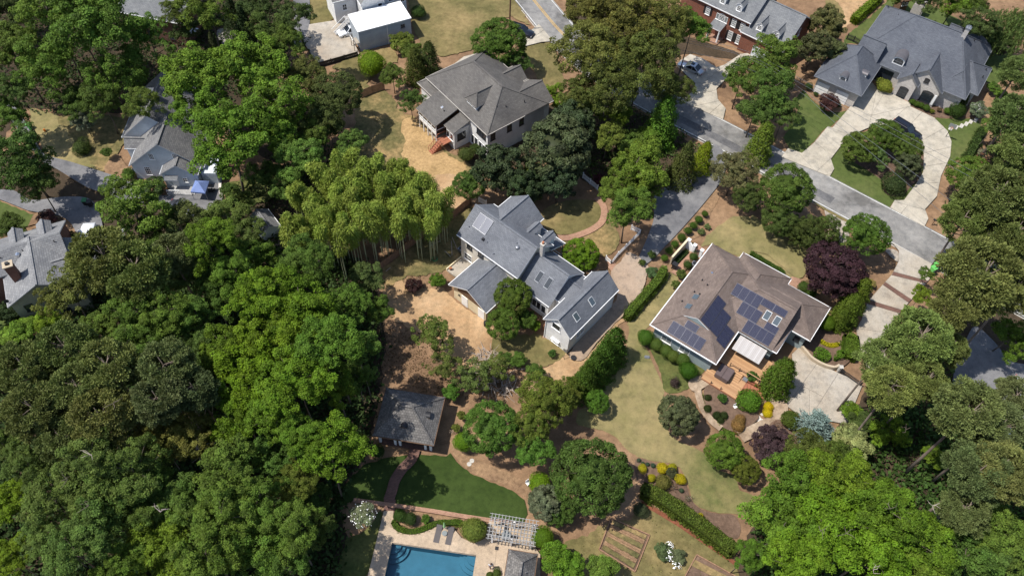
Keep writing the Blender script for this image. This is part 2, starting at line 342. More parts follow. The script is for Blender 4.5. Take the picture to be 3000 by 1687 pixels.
def strip(name, line, w, mt, label, z=None, smooth=True, thick=0.0, kind='structure', parent=None):
    if z is None: LAYER[0] += .004; z = LAYER[0]
    if smooth: line = crsm(line, 8, False)
    L = []; R = []
    for i, p in enumerate(line):
        d = (line[min(i + 1, len(line) - 1)] - line[max(i - 1, 0)]); d.z = 0; d.normalize(); nn = Vector((-d.y, d.x, 0)) * w / 2
        L.append(p + nn); R.append(p - nn)
    b = MB(); z1 = z + thick
    for i in range(len(line) - 1):
        b.face([(R[i].x, R[i].y, z1), (R[i + 1].x, R[i + 1].y, z1), (L[i + 1].x, L[i + 1].y, z1), (L[i].x, L[i].y, z1)])
        if thick:
            b.face([(L[i].x, L[i].y, z), (L[i].x, L[i].y, z1), (L[i + 1].x, L[i + 1].y, z1), (L[i + 1].x, L[i + 1].y, z)])
            b.face([(R[i + 1].x, R[i + 1].y, z), (R[i + 1].x, R[i + 1].y, z1), (R[i].x, R[i].y, z1), (R[i].x, R[i].y, z)])
    if thick:
        for i in (0, -1): b.face([(L[i].x, L[i].y, z), (L[i].x, L[i].y, z1), (R[i].x, R[i].y, z1), (R[i].x, R[i].y, z)])
    bm_o = b.build(name, mt, parent)
    me = bm_o.data
    if not thick and me.polygons and me.polygons[0].normal.z < 0: me.flip_normals()
    return tag(bm_o, label, kind=kind) if parent is None else bm_o
def slabs(name, pts, lines, mt, label, piece='slab', gap=.025, thick=.05, smooth=False, base=None):
    """a paved area: bed with one raised slab per field, fields parted by the joint lines"""
    if smooth: pts = crsm(pts, 5)
    root = sheet(name, pts, base or greygravel, label, False)
    z0 = LAYER[0] + .004; bm_ = bmesh.new(); bm_.faces.new([bm_.verts.new((p.x, p.y, 0)) for p in pts])
    for a, b in lines:                 # each joint parts only the field it lies in
        d = b - a; nn = Vector((-d.y, d.x, 0)).normalized(); mid_ = (a + b) / 2; mid_.z = 0
        hit = [f for f in bm_.faces if bmesh.geometry.intersect_face_point(f, mid_)]
        for f in hit: bmesh.ops.bisect_plane(bm_, geom=list(f.verts) + list(f.edges) + [f], plane_co=(a.x, a.y, 0), plane_no=nn)
    bm_.normal_update()
    for f in bm_.faces:
        if f.normal.z < 0: f.normal_flip()
        vs = [v.co.copy() for v in f.verts]; cc = f.calc_center_median(); q = []; N = len(vs)
        if f.calc_area() < .15: continue
        for i in range(N):
            e1 = (vs[i] - vs[i - 1]).normalized(); e2 = (vs[(i + 1) % N] - vs[i]).normalized(); n1 = Vector((-e1.y, e1.x, 0)); n2 = Vector((-e2.y, e2.x, 0))
            k = n1 + n2; L = k.length
            q.append(vs[i] + (k / L) * gap / max(.5, L / 2) if L > .2 else vs[i])
        b = MB(); tr = tessellate_polygon([q]); zt = z0 + thick
        b.poly([(p.x, p.y, zt) for p in q], [tuple(t) for t in tr])
        for i in range(N): j = (i + 1) % N; b.face([(q[i].x, q[i].y, z0), (q[j].x, q[j].y, z0), (q[j].x, q[j].y, zt), (q[i].x, q[i].y, zt)])
        b.build(piece, mt, root)
    bm_.free(); LAYER[0] += .004
    return root
# ------------------------------------------------------------------ houses
class House:
    def __init__(s, name, label, org, ang, roof, wall, trim=fascia, cat='house'):
        s.r = thing(name, label, cat, (org[0], org[1], 0), ang); s.roof = roof; s.wall = wall; s.trim = trim
    def block(s, u0, u1, v0, v1, ez, rz, axis='u', h0=0., h1=0., ov=.4, roof=None, wall=None, zb=0., walls=True, gut=True, tk=.16, ridge=None, rname='roof', cap=True):
        roof = roof or s.roof; wall = wall or s.wall
        T = (lambda a, t, z: (a, t, z)) if axis == 'u' else (lambda a, t, z: (t, a, z))
        a0, a1, t0, t1 = (u0, u1, v0, v1) if axis == 'u' else (v0, v1, u0, u1)
        tm = (t0 + t1) / 2 if ridge is None else ridge; b = MB()
        V = [T(a0, t0, ez), T(a1, t0, ez), T(a1, t1, ez), T(a0, t1, ez), T(a0 + h0, tm, rz), T(a1 - h1, tm, rz)]
        X = [(x, y, z - tk) for x, y, z in V]
        for f in ((0, 1, 5, 4), (2, 3, 4, 5)): b.face([V[k] for k in f])
        for e, f in ((h0, (3, 0, 4)), (h1, (1, 2, 5))):
            if e: b.face([V[k] for k in f])
        for i, j in ((0, 1), (2, 3)): b.face([V[i], V[j], X[j], X[i]], 1)
        for e, L in ((h0, (3, 4, 0)), (h1, (1, 5, 2))):
            if e: b.face([V[L[0]], V[L[2]], X[L[2]], X[L[0]]], 1)
            else:
                for i, j in ((L[0], L[1]), (L[1], L[2])): b.face([V[i], V[j], X[j], X[i]], 1)
        for f in ((0, 1, 5, 4), (2, 3, 4, 5)): b.face([X[k] for k in f], 1)
        for e, f in ((h0, (3, 0, 4)), (h1, (1, 2, 5))):
            if e: b.face([X[k] for k in f], 1)
        ro = b.build(rname, [roof, s.trim], s.r)
        if cap:
            c = MB(); c.bar(Vector(V[4]) + Vector((0, 0, .02)), Vector(V[5]) + Vector((0, 0, .02)), .28, .06) if (Vector(V[4]) - Vector(V[5])).length > .3 else None
            for e, L in ((h0, (3, 0, 4)), (h1, (1, 2, 5))):
                if e:
                    for k in L[:2]: c.bar(Vector(V[k]) + Vector((0, 0, .02)), Vector(V[L[2]]) + Vector((0, 0, .02)), .22, .05)
            if c.v: c.build('ridge_cap', roof, ro)
        if gut:
            g = MB()
            for t, sg in ((t0, -1), (t1, 1)):
                x0, x1 = sorted((t, t + sg * .075)); p = [(x0, ez - .13), (x1, ez - .13), (x1, ez + .012), (x0, ez + .012)]; g.prism(p, a0 + .01, a1 - .01, axis)
            for e, a, sg in ((h0, a0, -1), (h1, a1, 1)):
                if e:
                    x0, x1 = sorted((a, a + sg * .075)); p = [(x0, ez - .13), (x1, ez - .13), (x1, ez + .012), (x0, ez + .012)]; g.prism(p, t0 - .07, t1 + .07, 'v' if axis == 'u' else 'u')
            g.build('gutter', s.trim, ro)
        if walls:
            p0 = (rz - ez) / max(.1, tm - t0); p1 = (rz - ez) / max(.1, t1 - tm); w0 = ez + p0 * ov - tk - .04; w1 = ez + p1 * ov - tk - .04
            prof = [(t0 + ov, zb), (t1 - ov, zb), (t1 - ov, w1)] + ([(tm, rz - tk - .04)] if not (h0 and h1) else []) + [(t0 + ov, w0)]
            if h0 and h1: prof = [(t0 + ov, zb), (t1 - ov, zb), (t1 - ov, min(w0, w1)), (t0 + ov, min(w0, w1))]
            if (h0 or h1) and not (h0 and h1):
                bx = MB(); zz = min(w0, w1); q = [(t0 + ov, zb), (t1 - ov, zb), (t1 - ov, zz), (t0 + ov, zz)]
                bx.prism(q, a0 + ov, a1 - ov, axis); bx.build('wall', wall, s.r)
                g0, g1 = (a0 + ov, a1 - h1 - .3) if h1 else (a0 + h0 + .3, a1 - ov)
                if g1 > g0 + .1: MB().prism([(t0 + ov + .05, zz - .2), (t1 - ov - .05, zz - .2), (t1 - ov - .05, zz), (tm, rz - tk - .05), (t0 + ov + .05, zz)], g0, g1, axis).build('gable', wall, s.r)
            else: MB().prism(prof, a0 + ov, a1 - ov, axis).build('wall', wall, s.r)
        return ro
    def slab(s, pts, mt, name='roof', tk=.14, parent=None):   # a single sloping roof plane from four corners
        b = MB(); q = [Vector(p) for p in pts]; x = [p - Vector((0, 0, tk)) for p in q]; b.face(q)
        for i in range(len(q)): j = (i + 1) % len(q); b.face([q[i], q[j], x[j], x[i]], 1)
        b.face(x[::-1], 1); return b.build(name, [mt, s.trim], parent or s.r)
    def win(s, side, pos, along, z, w, h, mull=(1, 1), fr=None, gl=None, name='window', shutters=None, sill=True):
        """side '-v','+v','-u','+u': wall facing; pos: the wall plane; along: centre along the wall"""
        fr = fr or s.trim; gl = gl or glass; sg = -1 if side[0] == '-' else 1; ax = side[1]
        def Bx(b, a0, a1, z0, z1, d0, d1, m=0):
            p0, p1 = sorted((pos + sg * d0, pos + sg * d1))
            b.box(a0, a1, p0, p1, z0, z1, m) if ax == 'v' else b.box(p0, p1, a0, a1, z0, z1, m)
        f = MB(); a0, a1 = along - w / 2, along + w / 2; k = .07
        Bx(f, a0, a0 + k, z, z + h, .0, .06); Bx(f, a1 - k, a1, z, z + h, .0, .06); Bx(f, a0 + k, a1 - k, z, z + k, .0, .06); Bx(f, a0 + k, a1 - k, z + h - k, z + h, .0, .06)
        for i in range(1, mull[0]): x = a0 + w * i / mull[0]; Bx(f, x - .02, x + .02, z + k, z + h - k, .01, .05)
        for i in range(1, mull[1]): x = z + h * i / mull[1]; Bx(f, a0 + k, a1 - k, x - .02, x + .02, .01, .052)
        o = f.build(name, fr, s.r); g = MB(); Bx(g, a0 + k, a1 - k, z + k, z + h - k, .004, .025); g.build('pane', gl, o)
        if sill: q = MB(); Bx(q, a0 - .06, a1 + .06, z - .09, z - .002, .0, .12); q.build('sill', fr, o)
        if shutters:
            for x0 in (a0 - .42, a1 + .05): q = MB(); Bx(q, x0, x0 + .37, z, z + h, .002, .05); q.build('shutter', shutters, o)
        return o
    def box(s, name, u0, u1, v0, v1, z0, z1, mt, parent=None): return MB().box(u0, u1, v0, v1, z0, z1).build(name, mt, parent or s.r)
    def skylight(s, u, v, zf, w, l, gl=None, fr=None, axis='v'):
        """zf(u,v) gives the roof height; laid on the slope"""
        q = [(u - w / 2, v - l / 2), (u + w / 2, v - l / 2), (u + w / 2, v + l / 2), (u - w / 2, v + l / 2)]
        def lay(ins, h0, h1):
            b = MB(); c = [((x - u) * ins + u, (y - v) * ins + v) for x, y in q]; lo = [(x, y, zf(x, y) + h0) for x, y in c]; hi = [(x, y, zf(x, y) + h1) for x, y in c]
            return b.poly(lo + hi, [(3, 2, 1, 0), (4, 5, 6, 7), (0, 1, 5, 4), (1, 2, 6, 5), (2, 3, 7, 6), (3, 0, 4, 7)])
        o = lay(1, .003, .11).build('skylight', fr or greymetal, s.r); lay(.88, .112, .13).build('pane', gl or skyglass, o)
    def panel(s, corners, zf, mt=solar, fr=frame_m, name='solar_panel', h=.12, lift=.03, groundname=None):
        c = corners; lo = [(x, y, zf(x, y) + h - lift) for x, y in c]; hi = [(x, y, zf(x, y) + h + .01) for x, y in c]
        b = MB(); b.poly(lo + hi, [(3, 2, 1, 0), (0, 1, 5, 4), (1, 2, 6, 5), (2, 3, 7, 6), (3, 0, 4, 7)], 1); b.face(hi, 1); cm = sum((Vector(p) for p in hi), Vector()) / 4; hi = [Vector(p) + (cm - Vector(p)).normalized() * .032 + Vector((0, 0, .005)) for p in hi]; b.face(hi, 0)
        o = b.build(name, [mt, fr], s.r)
        cx = Vector(hi[0]); me = o.data; uvl = me.uv_layers['UVMap'].data
        top = [p for p in me.polygons if p.material_index == 0][0]; e1 = (Vector(hi[1]) - cx); e2 = (Vector(hi[3]) - cx)
        for li in top.loop_indices:
            d = me.vertices[me.loops[li].vertex_index].co - cx; uvl[li].uv = (d.dot(e1.normalized()), d.dot(e2.normalized()))
        return o
    def vent(s, u, v, z, h=.35, r=.07, mt=None): return MB().tube([(u, v, z - .2), (u, v, z + h)], r, 8).build('vent_pipe', mt or greymetal, s.r)
    def barrel(s, u, v0, v1, zb, w, h, side, mt=copper, wallm=None):
        """barrel-roofed dormer: front at v0, running back to v1; arched window in front"""
        sg = 1 if v1 > v0 else -1; A = 10; r = w / 2; T = (lambda t, d, z: (u + t, v0 + d * sg, z)) if side == 'v' else (lambda t, d, z: (v0 + d * sg, u + t, z)); D = abs(v1 - v0)
        arc = [(r * math.cos(math.pi * k / A) * 1.0, h + r * .55 * math.sin(math.pi * k / A)) for k in range(A + 1)]
        b = MB()
        for k in range(A):
            (x0, z0), (x1, z1) = arc[k], arc[k + 1]; b.face([T(x0, -.12, zb + z0), T(x1, -.12, zb + z1), T(x1, D, zb + z1), T(x0, D, zb + z0)])
            b.face([T(x0, -.12, zb + z0 - .1), T(x1, -.12, zb + z1 - .1), T(x1, -.12, zb + z1), T(x0, -.12, zb + z0)], 1)
            b.face([T(x0, -.12, zb + z0 - .1), T(x1, -.12, zb + z1 - .1), T(x1, D, zb + z1 - .1), T(x0, D, zb + z0 - .1)], 1)
        o = b.build('dormer', [mt, s.trim], s.r)
        w_ = MB(); q = r - .06; ar = [(q * math.cos(math.pi * k / A), h - .1 + (r * .55) * math.sin(math.pi * k / A)) for k in range(A + 1)]
        prof = [(q, -.6), *ar, (-q, -.6)]; F = [T(x, 0, zb + z) for x, z in prof]; Bk = [T(x, D, zb + z) for x, z in prof]
        n = len(prof); w_.poly(F + Bk, [(k, (k + 1) % n, n + (k + 1) % n, n + k) for k in range(n)] + [tuple(range(n)), tuple(range(2 * n - 1, n - 1, -1))]); w_.build('dormer_wall', wallm or s.trim, o)
        gq = q - .16; ar = [(gq * math.cos(math.pi * k / A), h - .22 + gq * .55 * math.sin(math.pi * k / A)) for k in range(A + 1)]
        g = MB(); g.face([T(x, -.02, zb + z) for x, z in [(gq, .1), *ar, (-gq, .1)]]); g.build('pane', glass, o)
        m_ = MB()
        for x in (-gq * .33, gq * .33): m_.bar(T(x, -.03, zb + .1), T(x, -.03, zb + h + .05), .03, .03)
        m_.bar(T(-gq, -.03, zb + h * .55), T(gq, -.03, zb + h * .55), .03, .03); m_.build('muntin', s.trim, o)
        return o
def gdormer(H, u, v0, v1, zb, w, h, pitch=.6, roof=None, wallm=None, nwin=(2, 3), vdir=1, win=True):
    """gabled dormer facing -v (vdir=1): front at v0, running into the roof at v1"""
    r = w / 2; rz = zb + h + pitch * (r + .18); o = H.block(u - r - .18, u + r + .18, min(v0, v1) - (.15 if vdir == 1 else 0), max(v0, v1) + (.15 if vdir == -1 else 0), zb + h - .05, rz, 'v', ov=.18, roof=roof, wall=wallm or H.trim, zb=zb - .8, gut=False, rname='dormer_roof', tk=.1)
    if win: H.win('-v' if vdir == 1 else '+v', v0 + (.18 - .15) if vdir == 1 else v0, u, zb + .18, w * .62, h * .78, nwin)
    return o
# ------------------------------------------------------------------ vegetation
def unit(a): return a / np.maximum(1e-6, np.linalg.norm(a, axis=1, keepdims=True))
def rdir(g, n): return unit(g.normal(size=(n, 3)))
def quads(g, c, n, size, asp=.62):
    """one four-cornered leaf per row of c, facing n"""
    N = len(c); t = unit(np.cross(n, g.normal(size=(N, 3)))); b = np.cross(n, t); s = np.asarray(size).reshape(-1, 1) * np.ones((N, 1))
    return np.stack([c - t * s * .5, c - b * s * .5 * asp, c + t * s * .5, c + b * s * .5 * asp], 1)
def aligned(g, c, d, length, width):
    """long narrow leaves lying along d"""
    N = len(c); w = unit(np.cross(d, g.normal(size=(N, 3)))) * np.asarray(width).reshape(-1, 1); l = d * np.asarray(length).reshape(-1, 1)
    return np.stack([c - w * .4, c + l * .45 - w, c + l, c + l * .45 + w], 1)
def leafmesh(name, Q, mt, core=None, corem=None, rnd=None):
    Q = Q.reshape(-1, 3); nv = len(Q); nf = nv // 4
    cv = np.zeros((0, 3)); cf = []
    if core is not None: cv, cf = core
    V = np.concatenate([Q, cv]); me = bpy.data.meshes.new(name); me.vertices.add(len(V)); me.vertices.foreach_set('co', V.astype(np.float32).ravel())
    li = list(np.arange(nv)); ls = list(np.arange(0, nv, 4)); lt = [4] * nf
    for f in cf: ls.append(len(li)); lt.append(len(f)); li += [nv + k for k in f]
    me.loops.add(len(li)); me.loops.foreach_set('vertex_index', np.array(li, np.int32))
    me.polygons.add(len(ls)); me.polygons.foreach_set('loop_start', np.array(ls, np.int32)); me.polygons.foreach_set('loop_total', np.array(lt, np.int32))
    me.materials.append(mt)
    a = me.attributes.new('rnd', 'FLOAT', 'FACE'); r = rng.random(len(ls)) if rnd is None else np.concatenate([rnd, np.full(len(ls) - nf, .2)])
    a.data.foreach_set('value', r.astype(np.float32)); me.update(calc_edges=True); return me
def ico(sub=2, sc=(1, 1, 1), jit=.0, g=None):
    b = bmesh.new(); bmesh.ops.create_icosphere(b, subdivisions=sub, radius=1); v = np.array([x.co[:] for x in b.verts]); f = [tuple(q.index for q in p.verts) for p in b.faces]; b.free()
    if jit: v = v * (1 + g.normal(size=(len(v), 1)) * jit)
    return v * np.array(sc), f
def clumps(g, n, r0, r1, zmin=-.45, zs=.85, power=.5):
    d = rdir(g, n * 4); d = d[d[:, 2] > zmin][:n]; r = r0 + (r1 - r0) * g.random((len(d), 1)) ** power
    return d * r * np.array([1, 1, zs]), d
def crown_broad(seed, nc=70, per=170, ls=.06, rc=(.17, .32), r0=.45, r1=.86, zs=.85, up=.45, lob=.22, lobes=0):
    g = np.random.default_rng(seed); c, d = clumps(g, nc, r0, r1, -.5, zs)
    if lobes:                          # boughs: the clumps gather on a few big lobes with gaps between them
        lc, ld = clumps(g, lobes, .42, .74, -.35, zs, .8); k = g.integers(0, len(lc), len(c)); e = unit(rdir(g, len(c)) + ld[k] * .5 + np.array([0, 0, .35])); LR = (.2 + .2 * g.random(len(lc)))[k][:, None]
        c = lc[k] + e * LR * (.55 + .45 * g.random((len(c), 1))) * np.array([1, 1, .8]); d = e
    ph = g.random(3) * 6.28; az = np.arctan2(d[:, 1], d[:, 0]); c *= (1 + lob * (np.sin(az * 2 + ph[0]) * .5 + np.sin(az * 3 + ph[1]) * .5 + np.sin(d[:, 2] * 5 + ph[2]) * .3))[:, None]
    m_ = len(c) // (3 if not lobes else 6); d2 = rdir(g, m_); d2[:, 2] = np.abs(d2[:, 2]) - .3; c = np.concatenate([c, d2 * (.1 + .45 * g.random((m_, 1))) * np.array([1, 1, zs])]); d = np.concatenate([d, d2])
    out = []; rn = []
    for k in range(len(c)):
        R = rc[0] + (rc[1] - rc[0]) * g.random() ** 1.5; n = int(per * (R / .25) ** 1.6)
        e = unit(rdir(g, n) + d[k] * .55 + np.array([0, 0, up])); p = c[k] + e * R * (.55 + .5 * g.random((n, 1)) ** .6) * np.array([1, 1, .72])
        out.append(quads(g, p, unit(e * .8 + rdir(g, n) * .75 + np.array([0, 0, .35])), ls * (.65 + .7 * g.random(n)))); rn.append(np.clip(g.normal(.5, .2, n) + g.normal(0, .2), 0, 1))
    return np.concatenate(out), np.concatenate(rn), c
def crown_loose(seed, nc=60, per=170, ls=.07): return crown_broad(seed, nc, per, ls, (.12, .24), .35, .95, .9, .3, .35)
def crown_pine(seed, nt=125, per=165, ll=.08):
    g = np.random.default_rng(seed); out = []; rn = []; cs = []
    for k in range(nt):
        z = -.65 + 1.5 * g.random() ** .8; rm = math.sqrt(max(.05, 1 - (max(z, -.1) * .95) ** 2)) * (.95 if z > -.3 else .75); a = g.random() * 6.283; r = rm * (.35 + .65 * g.random() ** .6)
        c = np.array([math.cos(a) * r, math.sin(a) * r, z * .8 + .08 * g.normal()]); cs.append(c); R = .11 + .12 * g.random(); n = int(per * (R / .15) ** 1.5)
        e = unit(rdir(g, n) + np.array([math.cos(a) * .35, math.sin(a) * .35, .55])); p = c + e * R * g.random((n, 1)) ** .5 * np.array([1.15, 1.15, .5])
        out.append(aligned(g, p, unit(e * .75 + rdir(g, n) * .5), ll * (.6 + .7 * g.random(n)), ll * .24 * np.ones(n))); rn.append(np.clip(g.normal(.5, .2, n) + g.normal(0, .16), 0, 1))
    return np.concatenate(out), np.concatenate(rn), np.array(cs)
def crown_dome(seed, n=5200, ls=.075, rag=.055, zs=1., lump=.09, zmin=-.6):
    g = np.random.default_rng(seed); d = rdir(g, int(n * 1.5)); d = d[d[:, 2] > zmin][:n]; n = len(d)
    w = np.zeros(n); K = rdir(g, 14)
    for q in K: w += np.maximum(0, d @ q - .75) * 4
    p = d * (1 - lump + lump * w[:, None] + g.normal(size=(n, 1)) * rag) * np.array([1, 1, zs])
    return quads(g, p, unit(d + rdir(g, n) * .7), ls * (.6 + .8 * g.random(n))), np.clip(g.normal(.5, .24, n), 0, 1), None
def crown_cone(seed, n=8500, ls=.085, top=.0, rag=.10, layers=9, curve=.8):
    """unit: radius 1 at the base, z from -1.6 to 1.6"""
    g = np.random.default_rng(seed); h = g.random(n) ** 1.25; a = g.random(n) * 6.283; lay = 1 - .2 * np.modf(h * layers)[0]
    lob = 1 + .14 * np.sin(a * 5 + h * 17 + g.random() * 6) + .09 * np.sin(a * 11 + h * 31)
    r = (top + (1 - top) * (1 - h) ** curve) * lay * lob + g.normal(size=n) * rag * .5; r *= np.where(g.random(n) < .25, .75, 1)
    p = np.stack([np.cos(a) * r, np.sin(a) * r, -1.55 + h * 3.1 - r * .18 + g.normal(size=n) * .05], 1); e = np.stack([np.cos(a), np.sin(a), np.full(n, .55)], 1)
    return quads(g, p, unit(unit(e) + rdir(g, n) * .6), ls * (.6 + .8 * g.random(n))), np.clip(g.normal(.5, .22, n), 0, 1), None
def crown_willow(seed):
    g = np.random.default_rng(seed); out = []
    for k in range(150):
        d = rdir(g, 1)[0]; d[2] = abs(d[2]) * .8 + .1; p0 = d * np.array([.8, .8, .75]) * (.55 + .45 * g.random()); L = .5 + .9 * g.random(); m = 60; s = g.random(m)
        p = p0 + np.stack([d[0] * .25 * s, d[1] * .25 * s, -L * s], 1) + g.normal(size=(m, 3)) * .03
        out.append(aligned(g, p, unit(np.stack([g.normal(size=m) * .3, g.normal(size=m) * .3, -np.ones(m)], 1)), .10 * (.6 + .6 * g.random(m)), .014 * np.ones(m)))
    Q = np.concatenate(out); return Q, g.random(len(Q)), None
def crown_bamboo(seed):
    """plume of one culm: unit length 1 from z=-1 (lowest leaves) to z=1 (nodding tip)"""
    g = np.random.default_rng(seed); n = 3000; s = g.random(n) ** .8; bend = g.random() * 6.28
    ax = np.stack([np.cos(bend) * .5 * s ** 2.2, np.sin(bend) * .5 * s ** 2.2, -1 + 2 * s - .32 * s ** 4], 1); w = .36 * np.sin(np.pi * np.clip(s * .9 + .1, 0, 1)) ** .7
    e = rdir(g, n); p = ax + e * (w * g.random(n) ** .5)[:, None]
    d = unit(np.stack([e[:, 0] * .8, e[:, 1] * .8, -.55 + .4 * g.normal(size=n)], 1))
    return aligned(g, p, d, .115 * (.6 + .7 * g.random(n)), .015 * np.ones(n)), np.clip(g.normal(.5, .22, n), 0, 1), None
def crown_spruce(seed):
    g = np.random.default_rng(seed); out = []
    for k in range(170):
        a = g.random() * 6.283; h = g.random() ** 1.1; R = (1 - h * .72) * (.75 + .3 * g.random()); base = np.array([0, 0, -.75 + h * 1.35]); tip = base + np.array([math.cos(a) * R, math.sin(a) * R, .22 + .12 * g.normal()]); m = 42
        s = (.35 + .65 * g.random(m))[:, None]; p = base + (tip - base) * s + g.normal(size=(m, 3)) * .035; dr = unit((tip - base)[None] + rdir(g, m) * .5)
        out.append(aligned(g, p, dr, .13 * (.6 + .6 * g.random(m)), .02 * np.ones(m)))
    Q = np.concatenate(out); return Q, g.random(len(Q)), None
PROTO = {}
def proto(kind, fn, seeds, mt, core=None):
    L = []
    for s in seeds:
        Q, r, c = fn(s); cr = None
        if core: cr = ico(2, core, .04, np.random.default_rng(s))
        L.append((leafmesh(kind + '_crown', Q, mt, cr, rnd=r), c))
    PROTO[kind] = L
proto('broad', lambda s: crown_broad(s, 230, 250, .050, (.07, .18), .4, .95, .88, .4, .14, 15 + s), (1, 2, 3, 4, 5), leaf)
proto('fine', lambda s: crown_broad(s, 210, 260, .048, (.08, .20), .45, .95, .88, .4, .18), (11, 12, 13), leaf)
proto('small', lambda s: crown_broad(s, 60, 130, .095, (.16, .32), .3, .8, .85, .45, .18), (21, 22, 23), leaf)
proto('loose', lambda s: crown_loose(s), (31, 32, 33), leaf)
proto('gloss', lambda s: crown_broad(s, 120, 200, .08, (.12, .22), .4, .9, .92, .3, .14), (41, 42, 43), leafgloss)
proto('round', lambda s: crown_broad(s, 260, 230, .05, (.09, .17), .72, .92, .86, .35, .04), (111, 112, 113), leaf, (.55, .55, .45))
proto('roundgloss', lambda s: crown_broad(s, 220, 210, .066, (.10, .18), .68, .9, .92, .3, .05), (115, 116), leafgloss, (.52, .52, .45))
proto('pine', lambda s: crown_pine(s), (51, 52, 53, 54), needle)
proto('sparse', lambda s: crown_broad(s, 30, 70, .07, (.12, .2), .3, .95, .9, .3, .3), (61, 62), leaf)
proto('dome', lambda s: crown_dome(s), (71, 72), leaf, (.93, .93, .93))
proto('ball', lambda s: crown_dome(s, 3000, .11, .06, .9, .12), (75, 76, 77), leaf, (.84, .84, .74))
proto('cone', lambda s: crown_cone(s), (81, 82), leaf)
proto('column', lambda s: crown_cone(s, 8500, .10, .12, .12, 7, .55), (85, 86), leaf)
proto('willow', crown_willow, (91,), leaf)
proto('bamboo', crown_bamboo, (95, 96, 97, 98), leaf)
proto('spruce', crown_spruce, (99,), needle)
proto('red', lambda s: crown_broad(s, 130, 210, .065, (.13, .21), .55, .92, .85, .45, .05), (101, 102), leaf)
proto('feather', lambda s: crown_broad(s, 240, 250, .046, (.07, .17), .38, .98, .95, .4, .18, 20 + s % 7), (105, 106, 107), leaf)
for k in PROTO:
    if k in ('cone', 'column'):
        pass
def limbmesh(name, centers, zb, seed, mt, n=9, rad=.028, pine=False):
    """trunk from zb up into the crown with limbs running to some of its leaf clumps (crown units)"""
    g = random.Random(seed); b = MB(); top = Vector((g.gauss(0, .05), g.gauss(0, .05), .72 if pine else .35)); lean = Vector((g.gauss(0, .06), g.gauss(0, .06), 0))
    pts = [Vector((lean.x * 2, lean.y * 2, zb)).lerp(top, t) + Vector((g.gauss(0, .012), g.gauss(0, .012), 0)) for t in (0, .3, .55, .8, 1)]; b.tube(pts, [rad * 1.35, rad, rad * .85, rad * .6, rad * .25], 7)
    if centers is not None:
        idx = list(range(len(centers))); g.shuffle(idx)
        for i in idx[:n]:
            c = Vector(centers[i]) * .95; h = max(zb * .35, min(c.z - .15 - .35 * math.hypot(c.x, c.y), top.z - .05)); t = (h - zb) / (top.z - zb); s = pts[0].lerp(pts[-1], max(.2, min(.95, t)))
            md = s.lerp(c, .55) + Vector((0, 0, .06 if not pine else -.02)); b.tube([s, md, c], [rad * .5, rad * .3, rad * .1], 5, cap=False)
    return b
TRUNK = {}
SPEC = {  # kind: (object name, category, proto, leaf colour, crown height/width, bark, trunk?)
 'M': ('broadleaf_tree', 'tree', 'broad', (.085, .165, .018), .95, bark), 'N': ('broadleaf_tree', 'tree', 'broad', (.058, .105, .022), .95, bark),
 'O': ('broadleaf_tree', 'tree', 'fine', (.062, .098, .026), .95, bark), 'V': ('broadleaf_tree', 'tree', 'feather', (.066, .125, .025), 1.0, bark),
 'L': ('broadleaf_tree', 'tree', 'loose', (.072, .115, .026), 1.0, bark), 'P': ('pine_tree', 'tree', 'pine', (.098, .118, .036), 1.0, pinebark),
 'D': ('evergreen_tree', 'tree', 'gloss', (.034, .052, .022), 1.05, bark), 'E': ('evergreen_tree', 'tree', 'fine', (.04, .07, .02), 1.0, bark),
 'Q': ('round_tree', 'tree', 'round', (.06, .105, .02), .9, bark), 'q': ('magnolia_tree', 'tree', 'roundgloss', (.05, .062, .026), .95, bark),
 'R': ('purple_maple_tree', 'tree', 'red', (.040, .020, .026), .8, bark), 'r': ('purple_maple_shrub', 'shrub', 'small', (.060, .028, .026), .7, bark),
 'C': ('conifer_tree', 'tree', 'cone', (.05, .075, .02), 1.0, bark), 'U': ('conifer_tree', 'tree', 'column', (.06, .10, .02), 1.0, bark),
 's': ('shrub', 'shrub', 'small', (.065, .11, .022), .8, bark), 'b': ('clipped_shrub', 'shrub', 'dome', (.085, .145, .018), .85, bark),
 'y': ('rounded_shrub', 'shrub', 'ball', (.08, .12, .02), .8, bark), 'Z': ('bare_shrub', 'shrub', 'sparse', (.1, .08, .05), .9, deadwood),
 'W': ('weeping_willow', 'tree', 'willow', (.10, .15, .045), 1.1, bark), 'K': ('blue_spruce', 'tree', 'spruce', (.17, .225, .215), .75, bark)}
COUNT = {}
